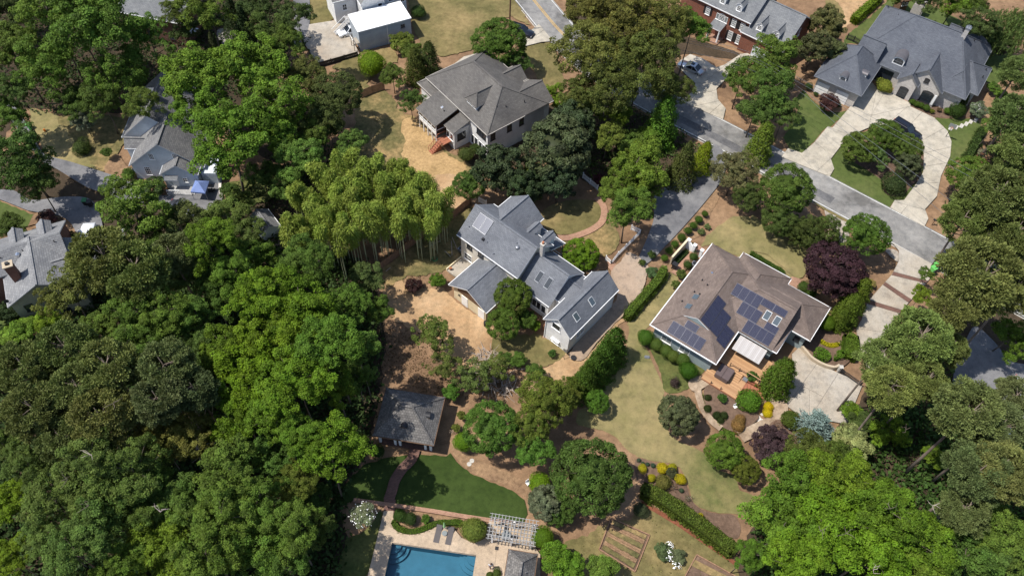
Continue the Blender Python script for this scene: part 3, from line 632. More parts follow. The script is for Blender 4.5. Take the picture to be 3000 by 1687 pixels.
def plant(kind, zn, x, y, r, z, label, colr=None, squash=None, base=0., mul=1.0, group=None, rmetre=None):
    if kind in 'MNV' and r > 40: z += ((x * 37 + y * 17) % 11 - 5) * .36; r *= 1.07
    nm, cat, pk, c0, asp, bk = SPEC[kind]; p = P(*pxy(zn, x, y), z)
    R = rmetre or r * (ZS.get(zn) or (K1 if len(zn) == 1 else K2)) * mpp(p); i = COUNT.get(pk, 0); COUNT[pk] = i + 1; var = i % len(PROTO[pk])
    me, cs = PROTO[pk][var]; asp = squash or asp; hz = R * asp
    if pk in ('cone', 'column'): hz = R * asp
    low = z - hz * (1.6 if pk in ('cone', 'column') else .9)
    if low < base and pk in ('dome', 'ball', 'small', 'red', 'round', 'roundgloss', 'cone', 'column', 'gloss'): z = z + (base - low) * .6
    if kind == 'P': R *= .93
    root = thing(nm, label, cat, (p.x, p.y, base), 0, group)
    o = bpy.data.objects.new('crown', me); link(o, root); o.location = (0, 0, z - base); o.scale = (R, R, hz); o.rotation_euler = (0, 0, (x * 7 + y * 3) % 6.28)
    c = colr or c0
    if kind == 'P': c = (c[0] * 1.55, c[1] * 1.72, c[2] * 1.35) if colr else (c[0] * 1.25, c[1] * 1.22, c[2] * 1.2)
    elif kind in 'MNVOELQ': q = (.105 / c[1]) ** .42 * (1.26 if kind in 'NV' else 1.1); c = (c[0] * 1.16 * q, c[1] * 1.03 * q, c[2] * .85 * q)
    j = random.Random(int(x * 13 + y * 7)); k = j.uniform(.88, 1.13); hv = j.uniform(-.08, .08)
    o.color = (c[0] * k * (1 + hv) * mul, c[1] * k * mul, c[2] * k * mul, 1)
    zt = -(z - base) / hz
    key = (pk, var, round(zt * 2) / 2, bk.name)
    if key not in TRUNK:
        TRUNK[key] = limbmesh('trunk', cs, key[2], hash(key[1:3]) % 999, bk, {'pine': 22, 'loose': 26, 'sparse': 26}.get(pk, 12), (.05 if pk == 'pine' else .026), pk == 'pine').build('trunk', bk, root, True)
        t = TRUNK[key]
    else: t = TRUNK[key].copy(); C.objects.link(t); t.parent = root
    t.location = (0, 0, z - base); s = abs(zt / key[2]) if key[2] else 1; t.scale = (R, R, hz * (s if s > .3 else 1)); t.rotation_euler = o.rotation_euler
    return root
def hedge(name, line, w, h, label, colr, ls=.16, dens=130, zb=0., smooth=True, rough=.06, cat='hedge', group=None, z0=0.):
    """clipped hedge swept along a ground line"""
    g = np.random.default_rng(len(label) * 31 + int(abs(line[0].x) * 10)); L = crsm(line, 6, False) if smooth and len(line) > 2 else line
    P0 = np.array([[p.x, p.y] for p in L]); d = np.diff(P0, axis=0); sl_ = np.linalg.norm(d, axis=1); cum = np.concatenate([[0], np.cumsum(sl_)]); tot = cum[-1]
    per = w + 2 * h; n = int(tot * per * dens); s = g.random(n) * tot; k = np.clip(np.searchsorted(cum, s) - 1, 0, len(d) - 1); f = (s - cum[k]) / sl_[k]
    c = P0[k] + d[k] * f[:, None]; tn = d[k] / sl_[k][:, None]; nr = np.stack([-tn[:, 1], tn[:, 0]], 1)
    q = g.random(n) * per; top = (q > h) & (q < h + w); lf = q <= h
    off = np.where(top, q - h - w / 2, np.where(lf, -w / 2, w / 2)); zz = np.where(top, h, np.where(lf, q, q - h - w)); lump = .05 * np.sin(s * 1.7) + .05 * np.sin(s * 4.1 + 1)
    rr = 1.5 * rough * g.normal(size=n) + 1.5 * lump + .06 * np.sin(s * 9.3) * np.sin(q * 7); edge = np.minimum(s, tot - s); rnd_ = np.sqrt(np.clip(edge / (w * .5), .02, 1)); off = off * rnd_
    cor = np.clip((np.abs(off) / (w / 2)) ** 4 * (zz / h) ** 4, 0, 1) * .14 * w
    nx = np.where(top, 0, np.sign(off)); nrm = np.stack([nr[:, 0] * nx, nr[:, 1] * nx, np.where(top, 1., .25)], 1)
    p = np.stack([c[:, 0] + nr[:, 0] * (off + nx * rr - np.sign(off) * cor), c[:, 1] + nr[:, 1] * (off + nx * rr - np.sign(off) * cor), z0 + zz + np.where(top, rr, 0) - cor], 1)
    org = Vector((P0[0][0], P0[0][1], 0)); p -= np.array([org.x, org.y, 0]); Q = quads(g, p, unit(unit(nrm) + rdir(g, n) * .65), ls * (.6 + .8 * g.random(n)))
    root = thing(name, label, cat, org, 0, group); me = leafmesh('foliage', Q, leaf, rnd=np.clip(g.normal(.5, .24, n), 0, 1)); o = link(bpy.data.objects.new('foliage', me), root); o.color = (*colr, 1)
    b = MB(); a = w / 2 * .86; ll = [Vector((p_[0] - org.x, p_[1] - org.y)) for p_ in P0]
    for i in range(len(ll) - 1):
        t_ = (ll[i + 1] - ll[i]).normalized(); nn = Vector((-t_.y, t_.x)) * a; q0, q1 = ll[i], ll[i + 1]
        if i == 0: q0 = q0 + t_ * w * .3
        if i == len(ll) - 2: q1 = q1 - t_ * w * .3
        v = [(q0 + nn), (q1 + nn), (q1 - nn), (q0 - nn)]; b.poly([(x.x, x.y, z0) for x in v] + [(x.x, x.y, z0 + h * .93) for x in v], [(0, 1, 5, 4), (1, 2, 6, 5), (2, 3, 7, 6), (3, 0, 4, 7), (4, 5, 6, 7)])
    cr = b.build('branches', needle, root); cr.color = (colr[0] * .8, colr[1] * .8, colr[2] * .8, 1)
    return root
def scatter(name, polys, n, label, colr, ls=.35, hmax=1.2, cl=6, mt=None, asp=.62, kind='stuff', spread=.5, cat='undergrowth'):
    """low uncountable growth inside ground polygons"""
    g = np.random.default_rng(len(label) + int(n * 10)); out = []
    for pl in polys:
        A = np.array([[p.x, p.y] for p in pl]); lo, hi = A.min(0), A.max(0); area = abs(sum(A[i][0] * A[(i + 1) % len(A)][1] - A[(i + 1) % len(A)][0] * A[i][1] for i in range(len(A)))) / 2
        want = int(n * area); pts = []
        while len(pts) < want:
            q = lo + g.random((want * 3 + 10, 2)) * (hi - lo); ins = np.zeros(len(q), bool); j = len(A) - 1
            for i in range(len(A)):
                cnd = ((A[i][1] > q[:, 1]) != (A[j][1] > q[:, 1])) & (q[:, 0] < (A[j][0] - A[i][0]) * (q[:, 1] - A[i][1]) / (A[j][1] - A[i][1] + 1e-9) + A[i][0]); ins ^= cnd; j = i
            pts += list(q[ins])
        pts = np.array(pts[:want])
        if len(pts) == 0: continue
        hh = hmax * (.3 + .7 * g.random(len(pts))); c = np.repeat(pts, cl, 0); hp = np.repeat(hh, cl) * g.random(len(c)) ** .5
        c = np.concatenate([c + g.normal(size=c.shape) * spread, hp[:, None]], 1); out.append(quads(g, c, unit(rdir(g, len(c)) + np.array([0, 0, 1.])), ls * (.5 + g.random(len(c))), asp))
    Q = np.concatenate(out); me = leafmesh(name, Q, mt or leaf); o = link(bpy.data.objects.new(name, me)); o.color = (*colr, 1)
    return tag(o, label, cat if kind != 'stuff' else cat, kind=kind)
# ================================================================== SETTING
def flat(z, *a): return WL(z, a)
# pool basin (the ground is cut out for it)
pa, pb = W('11', 1110, 1215), W('11', 1715, 1305); pu = (pb - pa).normalized(); pv = Vector((pu.y, -pu.x, 0)); plen = (pb - pa).length; PD = 8.0
basin = [pa, pb, pb + pv * PD, pa + pv * PD]
def holed(name, outer, holes, z, mt, label):
    loops = [[Vector((p.x, p.y, z)) for p in outer]] + [[Vector((p.x, p.y, z)) for p in h] for h in holes]; tr = tessellate_polygon(loops); vs = [p for l in loops for p in l]
    me = bpy.data.meshes.new(name); me.from_pydata([tuple(v) for v in vs], [], [tuple(t) for t in tr]); me.materials.append(mt)
    bm_ = bmesh.new(); bm_.from_mesh(me); bm_.normal_update()
    for f in bm_.faces:
        if f.normal.z < 0: f.normal_flip()
    bm_.to_mesh(me); bm_.free()
    return tag(link(bpy.data.objects.new(name, me)), label, kind='structure')
V3 = lambda x, y: Vector((x, y, 0))
holed('ground', [V3(-500, -300), V3(500, -300), V3(500, 700), V3(-500, 700)], [basin], 0, soil, 'reddish brown bare soil under the gardens and the woods')
# ---- lawns and beds
sheet('litter_shade_floor', [P(*q) for q in ((-300, 1150), (-300, 760), (150, 1000), (330, 780), (480, 640), (620, 640), (720, 560), (800, 480), (1060, 560), (1000, 700), (1090, 800), (1130, 950), (1120, 1080), (1080, 1300), (1000, 1480), (980, 1900), (-300, 1900))], litter, 'leaf litter with painted-in shade on the floor of the left wood', True, .2)  # woodland floor: litter plus the shade of the crowns in one dark colour
sheet('litter_shade_floor', [P(*q) for q in ((2230, 1500), (2440, 1270), (2540, 1130), (2600, 1000), (2720, 900), (2800, 800), (2950, 880), (3300, 980), (3300, 1900), (2150, 1900))], litter, 'leaf litter with painted-in shade on the floor of the lower right wood', True, .2)
sheet('litter_shade_floor', [P(*q) for q in ((-300, -150), (900, -150), (880, 60), (720, 200), (900, 300), (820, 480), (560, 300), (430, 330), (260, 330), (120, 320), (60, 330), (-40, 450), (-300, 450))], litter, 'leaf litter with painted-in shade beneath the top left trees', True, .2)  # dense shade under these trees is put into the litter colour
sheet('litter_shade_floor', [P(*q) for q in ((-80, 470), (100, 455), (235, 540), (350, 590), (260, 585), (200, 578), (97, 588), (0, 555), (-80, 535))], litter, 'ground painted dark for shade between the two asphalt drives', True, .1)  # dark sheet painted in for the shade between the drives
sheet('litter_shade_floor', [P(*q) for q in ((300, 585), (430, 605), (560, 628), (640, 640), (640, 740), (430, 760), (310, 730))], litter, 'ground painted dark for shade below the dark grey car', True, .1)  # same dark colour standing in for shade on this ground
sheet('lawn', flat('2', 880, 700, 960, 690, 1080, 900, 1060, 1100, 980, 1250, 850, 1180, 880, 900), patchgrass, 'shaded grass at the foot of the dark evergreen', True, .15)
sheet('litter_shade_floor', [P(*q) for q in ((1900, 60), (2150, 150), (2165, 175), (2000, 160), (1960, 200), (1800, 150), (1700, 130), (1660, 20), (1700, -60), (1950, -60))], litter, 'dark mulch in front of the red brick house', True, .1)
sheet('litter_shade_floor', [P(*q) for q in ((1640, 300), (1720, 270), (1860, 320), (2050, 440), (2060, 470), (1960, 530), (1900, 560), (1760, 560), (1640, 470), (1560, 480), (1400, 520), (1330, 560), (1300, 500), (1420, 400), (1560, 330))], litter, 'leaf litter with painted-in shade under the magnolias and lane trees', True, .15)
sheet('lawn', flat('4', 1090, -60, 1040, 0, 900, 130, 720, 270, 700, 330, 830, 330, 1300, 640, 1750, 620, 1850, 640, 1960, 560, 1990, 440, 1890, 290, 1650, 190, 1400, 60, 1300, 60, 1200, -60), greenlawn, 'green lawn behind and beside the slate-roofed mansion', False, .08)
sheet('lawn', flat('4', 400, 670, 330, 760, 370, 800, 300, 960, 240, 1040, 300, 1140, 380, 1160, 460, 1090, 560, 970, 600, 965, 740, 830, 600, 850, 490, 780, 430, 700), greenlawn, 'green front lawn left of the mansion drive', False, .05)
sheet('lawn', flat('4', 1360, 890, 1450, 950, 1510, 1050, 1510, 1150, 1480, 1250, 1600, 1190, 1690, 1050, 1740, 940, 1690, 900, 1480, 900), greenlawn, 'green lawn with stepping stones right of the mansion drive', False, .05)
sheet('lawn', flat('4', 700, 1080, 590, 1210, 625, 1285, 585, 1340, 600, 1345, 1040, 1572, 1080, 1521, 1150, 1521, 1240, 1400, 1295, 1310, 1300, 1180, 1280, 1060, 1180, 1010, 900, 985, 780, 1020), greenlawn, 'green island lawn inside the curved drive', False, .04)
sheet('garden_bed', flat('4', 740, 1200, 880, 1290, 990, 1370, 1000, 1440, 1060, 1485, 1150, 1470, 1200, 1420, 1280, 1330, 1290, 1150, 1100, 1030, 900, 1020, 740, 1120), mulch, 'mulch bed under the island trees')
sheet('garden_bed', flat('4', 400, 660, 480, 580, 600, 690, 760, 770, 740, 830, 620, 850, 500, 790, 430, 720), straw, 'mulch bed along the mansion garage wall')
sheet('garden_bed', flat('4', 1205, 775, 1190, 810, 1290, 850, 1370, 885, 1500, 895, 1640, 890, 1700, 870, 1640, 760, 1520, 760, 1400, 800, 1300, 770), mulch, 'mulch bed in front of the mansion windows')
sheet('lawn', flat('4', 830, -20, 930, 0, 860, 100, 740, 190, 690, 240, 640, 180, 680, 60, 620, -20), dirt, 'bare tan yard behind the red brick house', True, .1)
sheet('lawn', flat('4', 620, 0, 680, 60, 700, 110, 660, 200, 600, 120, 560, 20), drygrass, 'dry grass strip behind the red brick house', True, .1)
sheet('lawn', [P(*q) for q in ((1967, 799), (1986, 815), (1975, 853), (1909, 947), (1874, 978), (1872, 993), (1900, 1035), (1920, 1082), (1939, 1124), (1945, 1153), (1940, 1201), (1967, 1278), (2064, 1327), (2090, 1370), (2145, 1392), (2170, 1436), (2200, 1448), (2216, 1452), (2212, 1477), (2190, 1505), (2105, 1501), (2056, 1489), (2028, 1465), (2012, 1408), (1983, 1363), (1939, 1355), (1886, 1343), (1850, 1327), (1825, 1307), (1805, 1282), (1765, 1262), (1692, 1242), (1700, 1200), (1740, 1190), (1760, 1150), (1790, 1110), (1821, 1070), (1843, 966), (1839, 947), (1882, 892), (1940, 822))], tanlawn, 'long tan lawn winding past the brown-roofed house', True, .05)
sheet('lawn', flat('8', 650, 190, 700, 110, 790, 30, 900, -40, 1000, -40, 1090, 0, 1130, 80, 1290, 130, 1330, 170, 1510, 235, 1480, 300, 1420, 330, 1400, 430, 1330, 425, 1000, 240, 940, 270, 740, 170), tanlawn, 'tan front lawn behind the brown roof', False, .06)
sheet('garden_bed', [P(*q) for q in ((2100, 551), (2108, 580), (2075, 640), (2050, 690), (2000, 720), (1965, 770), (1920, 800), (1897, 774), (2033, 632))], straw, 'pine straw bed with round shrubs beside the gravel lane', False, .05)
sheet('garden_bed', flat('8', 190, 900, 270, 970, 350, 1150, 370, 1260, 430, 1300, 560, 1260, 590, 1200, 680, 1110, 500, 1000, 300, 860, 200, 850), wildgrass, 'ivy covered bed under the row of round shrubs', True, .05)
sheet('garden_bed', flat('12', 1150, 600, 1300, 640, 1440, 690, 1500, 780, 1545, 900, 1620, 970, 1740, 1000, 1850, 1010, 1900, 1100, 1860, 1180, 1700, 1110, 1450, 920, 1200, 800, 1140, 720), mulch, 'brown mulch bed with yellow shrubs beside the long hedge')
sheet('lawn', flat('12', 1230, 960, 1480, 1090, 1870, 1370, 1920, 1560, 480, 1560, 560, 1300, 640, 1200, 780, 1150, 900, 1080, 1100, 1040, 1130, 1000), drygrass, 'dry tan lawn round the garden beds', False, .1)
sheet('garden_bed', flat('12', 1180, 905, 1300, 965, 1480, 1075, 1660, 1200, 1870, 1350, 1860, 1375, 1640, 1225, 1460, 1100, 1280, 990, 1190, 940), ground('red_mulch', [(.3, (.16, .06, .035)), (.7, (.24, .09, .05))], W1, (.4, 3, 18)), 'strip of red mulch at the foot of the long hedge', False)
sheet('lawn', flat('11', 600, 1000, 760, 800, 900, 650, 1050, 600, 1230, 575, 1380, 575, 1495, 585, 1530, 560, 1600, 650, 1700, 720, 1820, 770, 1975, 830, 2060, 900, 2090, 1000, 2060, 1060, 1830, 1045, 1400, 978, 1130, 938, 1050, 930, 830, 905), mowlawn, 'dark green mown lawn above the swimming pool', False, .04)
sheet('garden_bed', flat('11', 1530, 500, 1560, 580, 1640, 670, 1760, 740, 1900, 780, 2000, 830, 2080, 900, 2110, 1000, 2180, 1000, 2150, 850, 2000, 730, 1800, 640, 1650, 560, 1560, 400, 1510, 400), straw, 'curved pine straw bed edging the pool lawn', True, .03)
sheet('garden_bed', flat('11', 1115, 960, 1400, 1000, 1640, 1040, 1820, 1060, 1810, 1180, 1700, 1215, 1610, 1175, 1540, 1095, 1400, 1095, 1290, 1135, 1190, 1125, 1115, 1075), straw, 'pine straw bed between the brick kerb and the pool deck', False)
sheet('garden_bed', flat('11', 780, 1200, 900, 1130, 1040, 1000, 930, 1449, 800, 1520, 700, 1449), wildgrass, 'shaded rough ground left of the pool deck', True, .1)
sheet('lawn', flat('6', 1090, 690, 1370, 445, 1560, 340, 1740, 230, 1800, 215, 1650, 430, 1690, 580, 1600, 680, 1440, 740, 1250, 760, 1110, 850), patchgrass, 'patchy dry yard between the wooden fence and the blue-grey roofed house', False, .15)
sheet('lawn', flat('6', 1080, 880, 1230, 800, 1440, 850, 1530, 840, 1700, 1010, 1870, 1120, 1920, 1200, 1900, 1360, 1950, 1449, 1800, 1480, 1600, 1400, 1500, 1250, 1370, 1160, 1200, 1100, 1130, 1000), dirt, 'bare tan dirt yard behind the blue-grey roofed house', True, .2)
sheet('dirt_pad', flat('6', 1520, 835, 1600, 900, 1720, 1000, 1870, 1090, 1930, 1190, 1860, 1250, 1740, 1200, 1640, 1120, 1500, 980), dirt, 'pale worn pad along the wall of the cream wing', True, .08)
sheet('lawn', flat('7', 370, 1225, 520, 1200, 700, 1180, 770, 1220, 930, 1330, 860, 1400, 700, 1430, 560, 1420, 400, 1400), drygrass, 'small dry lawn below the right wing of the blue-grey roofed house', True, .12)
sheet('dirt_path', flat('7', 640, 1500, 850, 1400, 940, 1330, 1040, 1385, 1100, 1330, 1290, 1110, 1370, 1080, 1200, 1250, 1050, 1449, 800, 1600, 600, 1600), dirt, 'worn dirt path round the corner of the right wing', True, .08)
sheet('lawn', flat('7', 715, 300, 790, 225, 900, 185, 1060, 170, 1180, 200, 1200, 270, 1175, 340, 1080, 398, 950, 432, 850, 430, 760, 375), drygrass, 'round dry lawn inside the curved brick path', True, .03)
sheet('lawn', flat('7', 870, 490, 1000, 460, 1100, 420, 1215, 330, 1290, 380, 1330, 470, 1290, 560, 1200, 600, 1150, 560, 1050, 480, 930, 510), patchgrass, 'dry grass outside the curved brick path', True, .06)
sheet('lawn', flat('2', 730, 500, 880, 440, 930, 560, 960, 640, 1090, 690, 1160, 740, 1230, 850, 1370, 920, 1500, 1110, 1700, 1200, 1760, 1290, 1660, 1400, 1500, 1470, 1200, 1420, 960, 1150, 1060, 1000, 950, 760, 800, 560), patchgrass, 'patchy brown yard beside the grey-roofed white house', True, .15)
sheet('lawn', flat('2', 1250, 900, 1400, 960, 1520, 1110, 1600, 1190, 1700, 1240, 1690, 1330, 1560, 1420, 1380, 1420, 1270, 1300, 1240, 1080), ground('straw_lawn', [(.3, (.30, .20, .09)), (.55, (.45, .30, .145)), (.75, (.36, .24, .11))], W1, (.35, 3.2, 12)), 'straw-coloured bare yard below the screened porch', True, .2)
sheet('lawn', flat('6', 1480, -10, 1650, -10, 1640, 100, 1740, 170, 1640, 245, 1540, 190, 1500, 100), dirt, 'tan dirt corner behind the wooden fence', True, .1)
sheet('lawn', [P(*q) for q in ((1190, -30), (1205, 60), (1215, 100), (1250, 160), (1300, 168), (1380, 150), (1420, 80), (1495, 50), (1555, 78), (1520, 20), (1490, -30))], drygrass, 'olive brown lawn right of the white-roofed garage', False, .12)
sheet('lawn', flat('3', 340, 385, 480, 335, 570, 335, 610, 480, 650, 640, 560, 670, 470, 640, 430, 560), drygrass, 'dry grass verge beside the street and the round tree', True, .1)
sheet('lawn', flat('2', 700, 520, 760, 480, 900, 430, 1000, 400, 1150, 370, 1200, 470, 1090, 500, 960, 640, 920, 640, 830, 560), drygrass, 'dry lawn below the white-roofed garage', True, .12)
sheet('lawn', flat('2', 500, -20, 760, -20, 790, 70, 720, 150, 560, 200, 520, 100), drygrass, 'shaded grass left of the white-roofed garage', True, .12)
sheet('lawn', flat('1', 240, 825, 330, 850, 440, 880, 560, 1000, 700, 1100, 780, 1240, 780, 1300, 530, 1230, 360, 1200, 300, 1050, 240, 950), tanlawn, 'pale lawn left of the pale blue house', True, .08)
sheet('lawn', flat('1', 440, 890, 720, 850, 960, 930, 960, 1040, 880, 1180, 790, 1290, 700, 1260, 560, 1060), patchgrass, 'patchy lawn beside the pale blue house', True, .15)
sheet('lawn', flat('5', -60, 150, 0, 180, 120, 232, 255, 288, 235, 350, 215, 372, 0, 425, -60, 430), greenlawn, 'bright green lawn behind the light grey roof', False, .05)
sheet('lawn', flat('5', -60, 1070, 60, 1045, 130, 1040, 160, 1080, 60, 1120, -60, 1180), greenlawn, 'strip of green lawn below the light grey roofed house', False, .05)
sheet('garden_bed', flat('1', 790, 1290, 850, 1190, 900, 1180, 960, 1260, 1060, 1360, 1040, 1400, 880, 1345), straw, 'straw bed at the corner of the pale blue house')
sheet('garden_bed', flat('5', 1250, 140, 1300, 100, 1440, 110, 1460, 150, 1350, 165, 1240, 170), straw, 'straw bed in front of the pale blue house steps')
sheet('garden_bed', flat('5', 215, 375, 255, 290, 300, 260, 480, 290, 470, 310, 300, 350), straw, 'reddish mulch strip along the light grey roof', False)
sheet('lawn', flat('5', 1680, 80, 1800, 30, 2063, 0, 2063, 160, 1900, 200, 1720, 170), wildgrass, 'shaded weedy ground right of the blue canopy', True, .1)
sheet('garden_bed', flat('9', 560, 240, 720, 310, 740, 420, 680, 520, 600, 420), rubble, 'stony verge strewn with pale rocks beside the street', True, .1)
sheet('garden_bed', flat('9', 1010, 560, 1060, 545, 1110, 570, 1105, 640, 1060, 610), rubble, 'rocky edge where the drive meets the street', True, .06)
sheet('lawn', flat('9', 460, 185, 560, 240, 740, 320, 730, 350, 560, 260), drygrass, 'dry grass verge along the street', False, .06)
sheet('lawn', flat('9', 0, 540, 120, 590, 260, 700, 370, 770, 460, 640, 480, 560, 380, 520, 280, 480, 160, 400, 60, 330, 0, 300), tanlawn, 'tan lawn behind the purple maple', True, .06)
# ---- street
RC = [P(*q) for q in ((1490, -80), (1560, 0), (1640, 94), (1740, 185), (1850, 258), (1981, 329), (2090, 385), (2200, 443), (2300, 498), (2405, 555), (2520, 616), (2611, 664), (2720, 722), (2840, 788), (2950, 850), (3100, 930), (3600, 1190))]
strip('street', RC, 6.6, asphalt, 'grey asphalt street running down from the top to the right edge')
RS = crsm(RC, 8, False)
def offs(line, d):
    o = []
    for i, p in enumerate(line):
        t_ = line[min(i + 1, len(line) - 1)] - line[max(i - 1, 0)]; t_.z = 0; t_.normalize(); o.append(p + Vector((-t_.y, t_.x, 0)) * d)
    return o
zr = LAYER[0] + .006
for d in (-3.05, 3.05): strip('edge_line', offs(RS, d), .11, paint_w, 'faded white edge line along the ' + ('near' if d < 0 else 'far') + ' side of the street', z=zr, smooth=False)
for d in (-.16, .16): strip('centre_line', offs(RS[:19], d), .11, paint_y, ('left' if d > 0 else 'right') + ' stripe of the double yellow line at the top of the street', z=zr + .004, smooth=False)
for d in (-3.38, 3.38): strip('kerb', offs(RS, d), .14, curb, 'low concrete kerb on the ' + ('near' if d < 0 else 'far') + ' side of the street', z=.0, smooth=False, thick=.09)
LAYER[0] += .02
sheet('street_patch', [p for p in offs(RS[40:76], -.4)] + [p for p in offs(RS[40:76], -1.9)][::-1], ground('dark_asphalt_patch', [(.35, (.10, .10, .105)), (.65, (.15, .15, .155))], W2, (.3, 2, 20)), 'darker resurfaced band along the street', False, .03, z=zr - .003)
# ---- drives and paved areas
slabs('driveway', flat('4', 225, 1195, 275, 1130, 380, 1165, 470, 1090, 575, 965, 610, 975, 750, 810, 790, 720, 880, 600, 960, 690, 1060, 720, 1200, 790, 1200, 815, 1380, 900, 1480, 1000, 1510, 1080, 1500, 1190, 1430, 1340, 1400, 1491, 1310, 1590, 1335, 1660, 1305, 1722, 1045, 1580, 1080, 1521, 1150, 1521, 1240, 1400, 1295, 1310, 1300, 1180, 1280, 1060, 1200, 1010, 1060, 950, 920, 960, 780, 1020, 700, 1080, 600, 1210, 625, 1285, 590, 1345),
      [flat('4', *q) for q in ((1300, 1270, 1480, 1240), (1310, 1165, 1510, 1120), (1290, 1070, 1460, 975), (885, 975, 905, 880), (905, 880, 985, 740), (905, 885, 1195, 815), (1200, 950, 1285, 860), (620, 985, 760, 1040), (480, 1085, 610, 1190), (740, 1045, 860, 985), (1230, 1400, 1420, 1390), (1060, 1530, 1330, 1600), (360, 1170, 440, 1260), (590, 1215, 500, 1300), (830, 845, 905, 885), (1100, 880, 1000, 960), (1200, 1535, 1130, 1620))],
      concrete, 'pale concrete U-shaped drive in front of the slate-roofed mansion')
slabs('driveway', flat('3', 2110, 400, 1980, 420, 1860, 500, 1800, 520, 1690, 450, 1600, 420, 1510, 480, 1500, 510, 1640, 640, 1620, 700, 1560, 750, 1500, 740, 1480, 752, 1850, 915, 1870, 830, 1810, 760, 1800, 680, 1900, 580, 2110, 450),
      [flat('3', *q) for q in ((1640, 640, 1810, 640), (1700, 640, 1860, 510), (1600, 740, 1800, 690), (1700, 800, 1830, 770), (1720, 450, 1650, 560), (1900, 570, 1960, 470), (1770, 850, 1840, 790))], concrete, 'pale concrete drive in front of the red brick house')
bd = slabs('driveway', flat('9', 1060, 500, 1110, 560, 1110, 640, 1060, 740, 960, 850, 890, 930, 850, 1000, 830, 1080, 790, 1150, 800, 1230, 830, 1350, 870, 1440, 960, 1480, 1020, 1400, 990, 1250, 1060, 1100, 1180, 960, 1260, 870, 1340, 780, 1400, 700, 1400, 680),
      [flat('9', *q) for q in ((1085, 725, 1310, 785), (1070, 750, 1320, 810), (1010, 800, 1190, 920), (990, 820, 1170, 945), (890, 935, 1070, 990), (865, 960, 1050, 1015), (810, 1150, 1010, 1180), (830, 1320, 1000, 1280))], greyconcrete, 'grey concrete drive with brick bands right of the brown-roofed house')
for ch in bd.children:                # the narrow fields are the brick bands
    vs = [v.co for v in ch.data.vertices]; A = sum(p.area for p in ch.data.polygons if p.normal.z > .5)
    if A < 4.6: ch.data.materials[0] = brick_band; ch.name = 'brick_band'
slabs('parking_pad', [P(*q) for q in ((2340, 1019), (2371, 1056), (2415, 1077), (2460, 1098), (2500, 1115), (2524, 1132), (2500, 1190), (2479, 1245), (2451, 1240), (2342, 1221), (2301, 1190), (2290, 1160), (2320, 1090), (2318, 1040))],
      [flat('d', *q) for q in ((1310, 720, 1440, 540), (1560, 900, 1730, 630), (1290, 725, 1790, 990), (1400, 780, 1400, 1000), (1130, 980, 1330, 740))], greyconcrete, 'concrete parking pad below the gate beside the timber deck')
sheet('lane', [P(*q) for q in ((2092, 425), (2130, 470), (2112, 530), (2100, 551), (2033, 632), (1960, 712), (1897, 774), (1868, 768), (1895, 700), (1915, 640), (1915, 580), (1960, 545), (2040, 500), (2070, 470))], drivetar, 'grey shared lane from the street to the gravel pad', True)
sheet('gravel_pad', flat('7', 1400, 575, 1535, 665, 1530, 740, 1520, 800, 1480, 900, 1400, 1000, 1290, 1110, 1150, 1260, 1050, 1385, 950, 1330, 1230, 1010, 1310, 900, 1260, 720, 1330, 650), gravel, 'pale pinkish gravel pad beside the right wing', True, .04)
strip('brick_path', flat('7', 1150, 160, 1195, 210, 1212, 270, 1190, 345, 1110, 405, 1010, 445, 930, 465, 860, 462), 1.0, brick_path, 'curved brick path round the dry lawn')
sheet('brick_path', flat('7', 1235, 640, 1265, 630, 1300, 665, 1265, 715, 1240, 690), brick_path, 'small brick landing at the white picket gate', False)
sheet('brick_patio', flat('w', 1080, 1060, 1180, 960, 1440, 690, 1540, 560, 1600, 520, 1760, 640, 1600, 860, 1380, 1000, 1240, 1150), brick_path, 'brick walk behind the cream garden wall', False)
sheet('brick_path', flat('8', 1300, 490, 1335, 420, 1400, 440, 1420, 500, 1530, 575, 1560, 660, 1600, 700, 1540, 610), brick_path, 'brick walk beside the purple maple', False)
sheet('parking_area', flat('2', 510, 200, 700, 170, 830, 150, 860, 300, 910, 420, 760, 460, 610, 505, 560, 440, 490, 330), greyconcrete, 'grey concrete yard left of the white-roofed garage', False)
sheet('drive', flat('2', 420, -40, 520, -40, 540, 100, 530, 210, 480, 330, 400, 340, 420, 180), drivetar, 'shaded asphalt drive left of the garage', True)
slabs('driveway', flat('3', 330, 370, 300, 300, 390, 250, 460, 195, 570, 325, 480, 332), [flat('3', 370, 330, 470, 260)], concrete, 'concrete drive mouth beside the dark parked car')
sheet('driveway', flat('2', 1380, 640, 1580, 530, 1700, 440, 1850, 400, 1900, 450, 1700, 520, 1500, 680), concrete, 'concrete walk behind the grey-roofed white house', False)
sheet('drive', [P(*q) for q in ((120, 440), (150, 462), (215, 480), (345, 522), (400, 545), (470, 575), (520, 572), (600, 556), (645, 540), (650, 600), (620, 625), (540, 622), (440, 602), (350, 585), (270, 558), (235, 540), (170, 500), (120, 470), (20, 330), (50, 320))], drivetar, 'asphalt drive curving to the blue canopy', True)
sheet('drive', [P(*q) for q in ((-40, 540), (0, 558), (45, 563), (97, 590), (200, 580), (270, 590), (300, 650), (300, 715), (245, 722), (215, 665), (185, 640), (150, 632), (90, 622), (75, 617), (0, 588), (-40, 580))], drivetar, 'asphalt drive behind the light grey roofed house', True)
sheet('path', flat('1', 1640, 250, 1720, 230, 1790, 290, 1690, 350), greygravel, 'pale gravel patch beyond the tall maple')
sheet('drive', [P(*q) for q in ((2851, 960), (2905, 1000), (2960, 1060), (3060, 1100), (3060, 1300), (2960, 1240), (2900, 1180), (2800, 1150), (2790, 1100), (2815, 1030))], drivetar, 'asphalt drive under the pines at the right edge')
